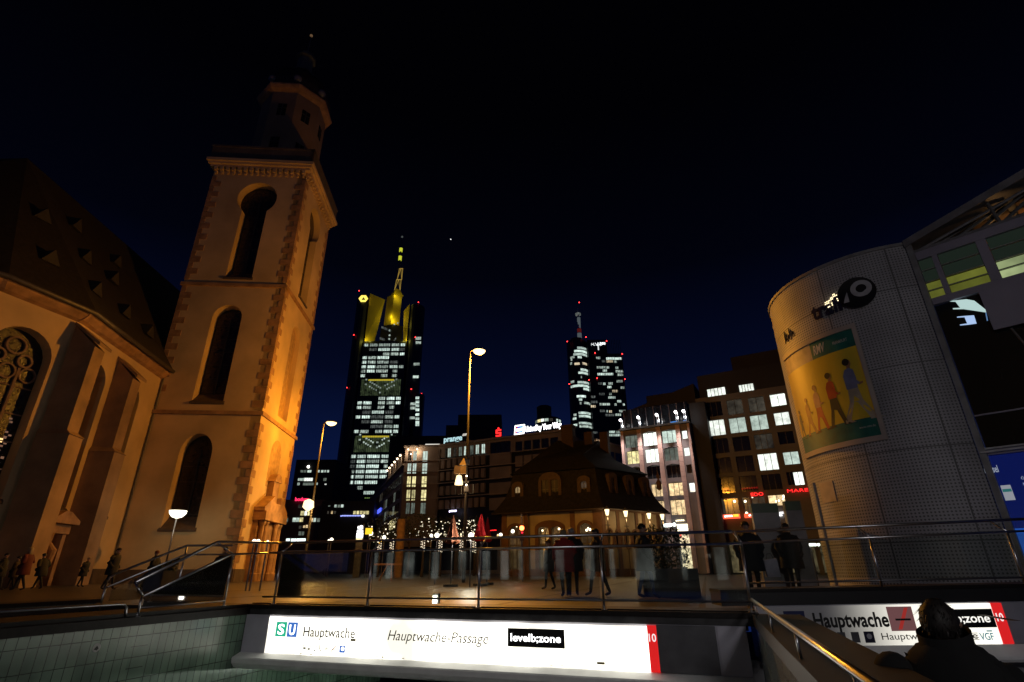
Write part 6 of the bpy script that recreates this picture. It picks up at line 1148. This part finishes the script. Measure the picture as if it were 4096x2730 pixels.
part(t, 'lit_strip', E('ground_strip', (1, .95, .8), 4), lambda b: b.box(SG, a_-.035, a_+.035, -1.42, -1.36, .04, .24)); part(t, 'housing', DKSTEEL, lambda b: b.box(SG, a_-.06, a_+.06, -1.5, -1.421, 0, .27))
# trees with fairy lights
def make_tree(i, u, vt, Y, lab, lit, wd=1.6):
    p = atY(u, vt, Y); x, y, h = p; rnd = random.Random(i); t = thing('plane_tree', (x, y, 0), lab, 'tree', 'small plane trees on the square')
    def tr(b):
        b.tube([(x, y, 0), (x+.05, y, h*.3), (x, y, h*.55)], [.16, .12, .09], 8)
        for k in range(7):
            a = k*.9+i; r = wd*.75; z = h*.62+rnd.random()*h*.25; b.tube([(x, y, h*.5), (x+r*.5*cos(a), y+r*.5*sin(a), z-.3), (x+r*cos(a), y+r*sin(a), z+.3)], [.06, .04, .02], 5)
    part(t, 'trunk', M('tree_bark', (.06, .045, .03), .9, bump=.5), tr)
    def cr(b):
        for cl_ in range(26):
            a = rnd.random()*6.28; rr_ = wd*math.sqrt(rnd.random()); cz = h*(.60+.36*rnd.random()); c = np.array([x+rr_*cos(a), y+rr_*sin(a), cz])
            for k in range(16):
                q = c+np.array([rnd.gauss(0, .26), rnd.gauss(0, .26), rnd.gauss(0, .22)]); s_ = rnd.uniform(.06, .14); v1 = np.array([rnd.gauss(0, 1), rnd.gauss(0, 1), rnd.gauss(0, 1)]); v1 /= np.linalg.norm(v1); v2 = np.cross(v1, [rnd.random(), rnd.random(), 1]); v2 /= np.linalg.norm(v2)
                b.add([q-v1*s_, q+v2*s_*.7, q+v1*s_, q-v2*s_*.7], [(0, 1, 2, 3)])
    part(t, 'crown', M('tree_leaves', (.035, .045, .02), .8, nz=(2, .4)), cr)
    if lit:
        def fl(b):
            for k in range(26):
                z = 2.6+k*(h*.22/26); a = k*1.3; b.ball((x+.2*cos(a), y-.2-.1*sin(a), z), .05, 6)
        part(t, 'trunk_lights', E('fairy_lights', (1, .82, .58), 1.3), fl)
        def cl(b):
            for k in range(22*lit):
                a = rnd.random()*6.28; rr_ = wd*1.05*math.sqrt(rnd.random()); b.ball((x+rr_*cos(a), y-abs(rr_*sin(a))-.2, h*(.56+.36*rnd.random())), rnd.choice((.03, .035, .05, .08)), 6)
        part(t, 'crown_lights', E('crown_lights', (1, .88, .62), 1.7), cl)
for i, (u, vt, Y, lab, lit, wd) in enumerate(((1530, 2066, 62, 'leftmost small tree with fairy lights round its trunk', 1, 1.5), (1578, 2068, 64, 'second fairy light tree from the left', 1, 1.4), (1645, 2052, 60, 'dark bushy tree left of the white lettered shop sign', 0, 1.9), (1700, 2056, 62, 'dark tree with lit trunk below the office block corner', 1, 1.6), (1768, 2066, 66, 'tree full of tiny lights left of the dull parasol', 2, 1.6), (1850, 2062, 66, 'tree full of tiny lights behind the tall street lamp', 2, 1.6), (1900, 2064, 70, 'tree with tiny lights left of the lit red parasol', 2, 1.3))): make_tree(i, u, vt, Y, lab, lit, wd)
p = atY(1607, 2078, 58); t = thing('advert_column', (p[0], p[1], 0), 'plain brown advertising column between the small trees', 'column'); part(t, 'body', M('brown_column', (.20, .12, .07), .8), lambda b: b.lathe((p[0], p[1], 0), [(.42, 0), (.42, p[2]-.1), (.46, p[2]-.08), (.46, p[2])], 20))
# dark planter hedge beside the guard house
p = atZ(2640, 2096, 1.9); t = thing('planter_shrub', (p[0], p[1], 0), 'dark rounded shrub in a planter before the bright shop', 'shrub'); rnd = random.Random(3)
part(t, 'planter', M('planter_box', (.05, .05, .05), .6), lambda b: b.box(XY, p[0]-.75, p[0]+.8, -p[1]-.4, -p[1]+.4, 0, .7))
def sh(b):
    for k in range(900):
        a = rnd.random()*6.28; r = .75*math.sqrt(rnd.random()); q = np.array([p[0]+r*cos(a), p[1]+.45*r*sin(a), .7+(1.2-.5*r*r)*rnd.random()]); v1 = np.array([rnd.gauss(0, 1), rnd.gauss(0, 1), rnd.gauss(0, 1)]); v1 *= .08/np.linalg.norm(v1); v2 = np.cross(v1, [0, 0, .7]); b.add([q-v1, q+v2, q+v1, q-v2], [(0, 1, 2, 3)])
part(t, 'foliage', M('shrub_leaves', (.03, .04, .02), .8), sh)
# low barrier before the trees
f = Fr((atY(1505, 2180, 40)[0], 40), 0); t = thing('street_barrier', f.pt(1, 0, 0), 'low dark street barrier with slanted legs behind the railing', 'barrier')
part(t, 'bar', M('barrier_paint', (.30, .16, .10), .6), lambda b: b.box(f, 0, 1.9, -.03, .03, 1.0, 1.12)); part(t, 'leg', M('barrier_paint', (.30, .16, .10), .6), lambda b: (b.tube([f.pt(.9, 0, 1.0), f.pt(.4, 0, 0)], .04, 6))); part(t, 'leg', M('barrier_paint', (.30, .16, .10), .6), lambda b: (b.tube([f.pt(1.2, 0, 1.0), f.pt(1.25, 0, 0)], .04, 6)))
# planet above the towers
p = CAM+ray(1803, 958)*2200; st = MB().ball(p, 1.7, 10).build('evening_planet', E('planet_light', (1, 1, 1), 2.2)); tag(st, 'single bright white planet alone in the dark sky', 'planet')
# ================================================================ department store behind the viewer: its lit ground floor is what the glass railing mirrors
SB = Fr((16, -17), 169.); t = thing('department_store', SB.pt(15, -8, 0), 'lit shopfront mirrored as pale upright bars in the glass railing', 'building')
part(t, 'wall', GSTONE, lambda b: (b.box(SB, -14, 44, -12, -1.0, 4.4, 22), [b.box(SB, -14+k*4.5, -13.2+k*4.5, -1, 0, 0, 4.4) for k in range(14)], b.box(SB, -14, 44, -12, -11, 0, 4.4)))
STB = E('store_pillar_light', (.95, 1, .93), .75, room=(.5, .2, 1.6))
for k in range(7): win(t, SB, -12+k*3.6, -9.2+k*3.6, 5.2, 8.8, DKGLASS, .05, (1, 0), name='upper_window')
t = thing('street_lamp', (2.2, -9.5, 0), 'unseen white street lamp added behind the viewer to light the near railing and steel', 'street lamp')
part(t, 'pole', DKSTEEL, lambda b: b.tube([(2.2, -9.5, 0), (2.2, -9.5, 5.6)], [.08, .05], 8), True); part(t, 'lamp_bowl', GLOBE, lambda b: b.lathe((2.2, -9.5, 5.6), [(.1, 0), (.3, .12), (.34, .3), (.2, .42)], 14), True)
lamp('POINT', (2.2, -9.0, 5.7), 1050, (1, .96, .98), .9, parent=t)  # lamp out of view, added for the cool light in the stairwell
rs = random.Random(5); a = 16.
while a < 43:
    w_ = rs.choice((.25, .5, .8, 1.1)); part(t, 'lit_shop_bar', STB, lambda b: b.box(SB, a, a+w_, .02, .06, .15, rs.uniform(2.4, 3.6))); a += w_+rs.uniform(.5, 1.6)
part(t, 'shop_glass', GDARK, lambda b: b.box(SB, -14, 44, -.9, -.85, .1, 4.3))
# ================================================================ people
def person(name_, base, h, head_az, label, coat, trousers, hair, pose='stand', group='people crossing the square', skin=(.38, .22, .15), hd=1., step=0., lean=0., coat_len=.62, long_hair=False, bulk=1.22):
    """one skinned body standing at base; coat, hair as children; hands rest in the coat pockets"""
    k = h/1.75; H = head_az; fx, fy = cos(H), sin(H); rx, ry = sin(H), -cos(H)
    def P(f, r, z): f = f+lean*max(0, z-.9)/.8; return Vector(((fx*f+rx*r)*k, (fy*f+ry*r)*k, z*k))
    J = {}; V = []; Rd = []; Ed = []
    def add(n, p, r, par=None):
        J[n] = len(V); V.append(p); Rd.append((r*k, r*k) if not isinstance(r, tuple) else (r[0]*k, r[1]*k))
        if par is not None: Ed.append((J[par], J[n]))
    sit = pose == 'sit'
    dz = -.45 if sit else 0
    add('pelvis', P(0, 0, .96+dz), (.165, .13)); add('waist', P(.0, 0, 1.12+dz), (.15, .115), 'pelvis'); add('chest', P(.01, 0, 1.32+dz), (.175, .125), 'waist'); add('neck', P(.0, 0, 1.47+dz), .062, 'chest'); add('jaw', P(.025, 0, 1.555+dz), .062, 'neck'); add('skull', P(.02, 0, 1.655+dz), (.082, .092), 'jaw'); add('crown', P(.01, 0, 1.71+dz), .06, 'skull')
    for sgn_, n in ((-1, 'l'), (1, 'r')):
        add('sho'+n, P(.0, .17*sgn_, 1.405+dz), .07, 'chest'); add('elb'+n, P(-.07, .25*sgn_, 1.14+dz), .052, 'sho'+n); add('wri'+n, P(.07, .19*sgn_, .96+dz), .042, 'elb'+n); add('han'+n, P(.12, .15*sgn_, .90+dz), .045, 'wri'+n)
        st_ = step*sgn_
        if sit: add('hip'+n, P(.06, .1*sgn_, .49), .085, 'pelvis'); add('kne'+n, P(.44, .12*sgn_, .48), .06, 'hip'+n); add('ank'+n, P(.42, .12*sgn_, .09), .043, 'kne'+n); add('toe'+n, P(.58, .12*sgn_, .035), .035, 'ank'+n)
        else: add('hip'+n, P(.0, .09*sgn_, .88), .095, 'pelvis'); add('kne'+n, P(.02+st_*.45, .095*sgn_, .50), .062, 'hip'+n); add('ank'+n, P(st_*.85-.03, .09*sgn_, .085), .043, 'kne'+n); add('toe'+n, P(st_*.85+.13, .10*sgn_, .035), .036, 'ank'+n)
    me = bpy.data.meshes.new('body'); me.from_pydata(V, Ed, []); ob = bpy.data.objects.new('body', me); COL.objects.link(ob)
    m = ob.modifiers.new('skin', 'SKIN'); m.use_smooth_shade = True
    for i, sv in enumerate(me.skin_vertices[0].data): sv.radius = Rd[i]; sv.use_root = i == 0
    s = ob.modifiers.new('sub', 'SUBSURF'); s.levels = s.render_levels = 2
    bpy.context.view_layer.update(); dg = bpy.context.evaluated_depsgraph_get(); m2 = bpy.data.meshes.new_from_object(ob.evaluated_get(dg))
    bpy.data.objects.remove(ob)
    for mt in (M('skin_%.2f' % skin[0], skin, .6), coat, trousers, M('dark_shoes', (.012, .011, .01), .5)): m2.materials.append(mt)
    for p in m2.polygons:
        z = p.center.z/k; p.material_index = 0 if z > 1.49+dz else (1 if z > (.86+dz if not sit else .56) else (2 if z > .10 else 3)); p.use_smooth = True
    t = thing(name_, base, label, 'person', group); bo_ = bpy.data.objects.new('body', m2); COL.objects.link(bo_); bo_.parent = t; ROOT[bo_.name] = np.array(base, float)
    B = np.array(base, float)
    def W(f, r, z): return B+np.array(P(f, r, z))
    def oval(f, z, a, b_, n=18): return [W(f+b_*cos(2*pi*i/n), a*sin(2*pi*i/n), z) for i in range(n)]
    def coatf(b):
        zs = ((1.49, .085, .085), (1.44, .155, .105), (1.36, .225, .14), (1.2, .215, .155), (1.0, .215, .16), (.9, .225, .17), (coat_len+.02, .245, .185), (coat_len, .235, .175))
        b.loft([oval(0, z+dz, a*(bulk if z < 1.42 else 1), c*(bulk if z < 1.42 else 1)) for z, a, c in zs if not (sit and z < .9)])
    part(t, 'coat', coat, coatf, True); part(t, 'collar', coat, lambda b: b.loft([oval(-.005, 1.44+dz, .115, .095), oval(-.005, 1.53+dz, .10, .085), oval(-.005, 1.53+dz, .085, .07), oval(-.005, 1.44+dz, .09, .075)], 0, False), True)
    for sg_ in (-1, 1):
        part(t, 'sleeve', coat, lambda b: b.tube([W(.0, .185*sg_, 1.42+dz), W(-.03, .245*sg_, 1.3+dz), W(-.07, .29*sg_, 1.14+dz), W(.06, .25*sg_, .98+dz), W(.13, .20*sg_, .92+dz)], [.08, .085, .08, .072, .066], 10), True)
    def hairf(b):
        n = 14; rows = []
        for j in range(7):
            th = pi*.62*j/6; zz = 1.665+.105*cos(th); rr_ = .100*sin(th)+.004
            rows.append([W(.012+rr_*1.12*cos(2*pi*i/n)-(.012 if cos(2*pi*i/n) > .2 and j > 3 else 0), rr_*.95*sin(2*pi*i/n), zz+dz+(.035 if j > 3 and cos(2*pi*i/n) > .4 else 0)) for i in range(n)])
        b.loft(rows, 0, False)
        if long_hair: b.loft([oval(-.03, z+dz, a, c, 12) for z, a, c in ((1.70, .085, .075), (1.6, .10, .075), (1.45, .105, .07), (1.36, .08, .045))])
    part(t, 'hair', hair, hairf, True)
    def face(b):
        for sg_ in (-1, 1): b.ball(W(.105, .033*sg_, 1.66+dz), .012*k, 6); b.ball(W(.015, .088*sg_, 1.64+dz), .026*k, 6)
        b.loft([[W(.10, .004, 1.665+dz), W(.10, -.004, 1.665+dz), W(.132, -.012, 1.61+dz), W(.132, .012, 1.61+dz)], [W(.09, .012, 1.66+dz), W(.09, -.012, 1.66+dz), W(.095, -.018, 1.60+dz), W(.095, .018, 1.60+dz)]])
    part(t, 'face_features', M('skin_%.2f' % skin[0], skin, .6), face, True)
    return t
CB = M('black_coat', (.012, .012, .013), .8); CN = M('navy_coat', (.015, .018, .03), .8); CR = M('red_coat', (.30, .02, .02), .8); CBR = M('dark_brown_coat', (.035, .022, .014), .8); CG = M('grey_coat', (.06, .06, .06), .8)
TJ = M('blue_jeans', (.05, .08, .18), .85); TB = M('dark_trousers', (.014, .014, .016), .85); HD = M('dark_hair', (.012, .009, .007), .6); HL = M('light_hair', (.30, .22, .12), .6); HG_ = M('grey_hair', (.25, .24, .22), .6)
def at_head(u, v, h, kx=1.):
    """where someone h tall stands, seen with the top of the head at this point; kx nearer along the same sight line"""
    p = atZ(u, v, h); q = CAM+(p-CAM)*kx; return (q[0], q[1], 0.), q[2]
def who(u, v, h, kx, az, lab, coat, tr, hair, **kw):
    b, hh = at_head(u, v, h, kx); return person('person', b, hh, rad(az), lab, coat, tr, hair, **kw)
who(30, 2214, 1.75, .70, 20, 'dark clad person at the left edge before the church', CB, TB, HD, step=.3)
who(80, 2227, 1.7, .64, 200, 'person in black close to the left edge companion', CBR, TB, HD, step=.2)
who(127, 2190, 1.8, .86, 190, 'person in dark red before the leftmost buttress foot', M('dark_red_coat', (.10, .015, .015), .8), TB, HL, step=.3, long_hair=True)
who(191, 2215, 1.75, .72, 170, 'leaning walker in black before the small nave portal', CB, TB, HD, step=.45, lean=.16)
who(351, 2231, 1.65, .68, 10, 'stooped fair haired person in a wide black coat by the buttress', CB, TB, HL, step=.2, lean=.1)
who(472, 2194, 1.8, .82, 5, 'broad person in a black parka below the church tower corner', CB, TB, HD, step=.35, lean=.06)
who(631, 2204, 1.75, .8, 185, 'person with reddish hair before the tower wall', CB, TB, M('reddish_hair', (.20, .05, .02), .6), step=.3)
who(907, 2189, 1.75, .75, 100, 'person standing below the tower quoins behind the railing', CN, TJ, HD, step=.1)
who(2252, 2119, 1.75, 1., 100, 'person in a red jacket before the guard house', CR, TB, HL, step=.1)
who(2283, 2114, 1.8, 1., 80, 'tall person in black right beside the red jacket', CB, TB, HG_, step=.12)
who(2381, 2116, 1.78, 1., 190, 'dark walker just left of the railing post by the lantern', CBR, TB, HD, step=.3)
who(2563, 2097, 1.8, 1., 0, 'person in a black jacket and blue jeans beside the dark shrub', CB, TJ, HD, step=.2)
who(2977, 2089, 1.8, .97, 250, 'tall person in black right of the railing corner', CB, TB, HD, step=.2)
who(3137, 2096, 1.75, 1.15, 260, 'dim dark figure between the two grey steles', CB, TB, HD, step=.1)
bp = atZ(3010, 2152, .9); bt = MB(); bx, by = 5.95+.35, 14.0
t = thing('shopping_bag', (bx, by, .55), 'pale carrier bag held by the tall person at the railing corner', 'bag'); part(t, 'bag_body', M('pale_bag', (.45, .42, .5), .7), lambda b: b.loft([[(bx-.16, by-.05, .5), (bx+.16, by-.05, .5), (bx+.16, by+.05, .5), (bx-.16, by+.05, .5)], [(bx-.19, by-.07, .88), (bx+.15, by-.03, .92), (bx+.15, by+.04, .92), (bx-.19, by+.06, .88)]])); part(t, 'bag_handle', BLACK, lambda b: b.tube([(bx-.1, by, .88), (bx-.06, by, 1.02), (bx+.04, by, 1.02), (bx+.08, by, .9)], .008, 5))
who(2193, 2161, 1.72, 1., 185, 'person in brown far back left of the red jacket', CBR, TB, HD, step=.2)
# foreground figures on the right stairs, against the light of the sign
hc = CAM+ray(3764, 2500)*3.5; hz = hc[2]
fg = person('person', (hc[0], hc[1], hz-1.66), 1.78, rad(38), 'dark silhouetted figure in a turned up collar before the half lit sign', M('black_wool', (.006, .006, .006), .95), TB, HD, group='people on the right stairs', skin=(.26, .15, .10), coat_len=.5)
B0 = np.array([hc[0], hc[1], hz-1.66])
def Q(f, r, z): a = rad(38); return B0+np.array([cos(a)*f+sin(a)*r, sin(a)*f-cos(a)*r, z])
part(fg, 'raised_collar', M('black_wool', (.006, .006, .006), .95), lambda b: (b.loft([[Q(c*cos(2*pi*i/20), a_*sin(2*pi*i/20)*1., z+(.04*cos(2*pi*i/20))) for i in range(20)] for z, a_, c in ((1.36, .24, .19), (1.46, .20, .17), (1.55, .15, .15), (1.625, .15, .155))], 0, False)), True)
def shld(b):
    rnd = random.Random(4); prof = ((1.56, .12, .13), (1.53, .18, .155), (1.49, .225, .175), (1.43, .265, .19), (1.35, .295, .205), (1.27, .31, .215), (1.18, .32, .22), (1.05, .33, .228), (.9, .335, .235), (.75, .34, .24), (.6, .345, .24)); rows = []
    for q, (z, a_, c) in enumerate(prof):
        rows.append([Q(c*cos(2*pi*i/30)*(1+.045*sin(3.1*i+q*1.7)+rnd.gauss(0, .012)), a_*sin(2*pi*i/30)*(1+.03*sin(2.3*i-q*2.1)+rnd.gauss(0, .01)), z+.012*sin(i*1.9+q)) for i in range(30)])
    b.loft(rows)
part(fg, 'thick_shoulders', M('black_wool', (.006, .006, .006), .95), shld, True)
def fhair(b):
    rnd = random.Random(11); n = 22; rows = []
    for q in range(12):
        th = pi*(.02+.74*q/11); rows.append([Q(-.012+.116*sin(th)*cos(2*pi*i/n)*(1+rnd.gauss(0, .035)), .106*sin(th)*sin(2*pi*i/n)*(1+rnd.gauss(0, .035)), 1.685+.13*cos(th)+rnd.gauss(0, .003)) for i in range(n)])
    b.loft(rows, 0, False)
    for k in range(420):
        th = pi*(.72*rnd.random()**.8); ph = rnd.random()*2*pi; d = np.array([.114*sin(th)*cos(ph)-.012, .104*sin(th)*sin(ph), .13*cos(th)])
        p0 = Q(d[0], d[1], 1.685+d[2]); ln = rnd.uniform(.02, .055); tg = np.array([cos(th)*cos(ph)*.5+rnd.gauss(0, .35), cos(th)*sin(ph)*.5+rnd.gauss(0, .35), -sin(th)*.8])*ln; up = d/np.linalg.norm(d)*rnd.uniform(.002, .012)
        p1 = Q(d[0]+tg[0]+up[0], d[1]+tg[1]+up[1], 1.685+d[2]+tg[2]+up[2]); sd = np.cross(p1-p0, [.3, .2, 1.]); sd *= .0035/(np.linalg.norm(sd)+1e-6)
        b.add([p0-sd, p0+sd, p1+sd*.3, p1-sd*.3], [(0, 1, 2, 3)])
part(fg, 'full_hair', HD, fhair, True)
part(fg, 'glasses', BLACK, lambda b: (b.tube([Q(.0, .095, 1.67), Q(.115, .07, 1.665), Q(.125, .02, 1.665)], .004, 5), b.tube([Q(.125, .05, 1.68), Q(.127, .05, 1.645), Q(.127, .02, 1.645)], .004, 5)))
for u, v, dp, lab, s_ in ((3585, 2712, 3.5, 'black hooded head low at the bottom, left of the silhouetted figure', 1.), (4045, 2752, 3.7, 'top of a dark capped head at the bottom right corner', 1.)):
    c = CAM+ray(u, v)*dp; person('person', (c[0], c[1], c[2]-1.62), 1.72, rad(60), lab, M('black_wool', (.006, .006, .006), .95), TB, HD, group='people on the right stairs', coat_len=.5)
    part(bpy.data.objects[[o.name for o in COL.objects if o.get('label') == lab][0]], 'hood', M('black_wool', (.006, .006, .006), .95), lambda b: b.ball((c[0], c[1], c[2]+.04), .115, 16, sc_=(1.0, 1.0, 1.)), True)
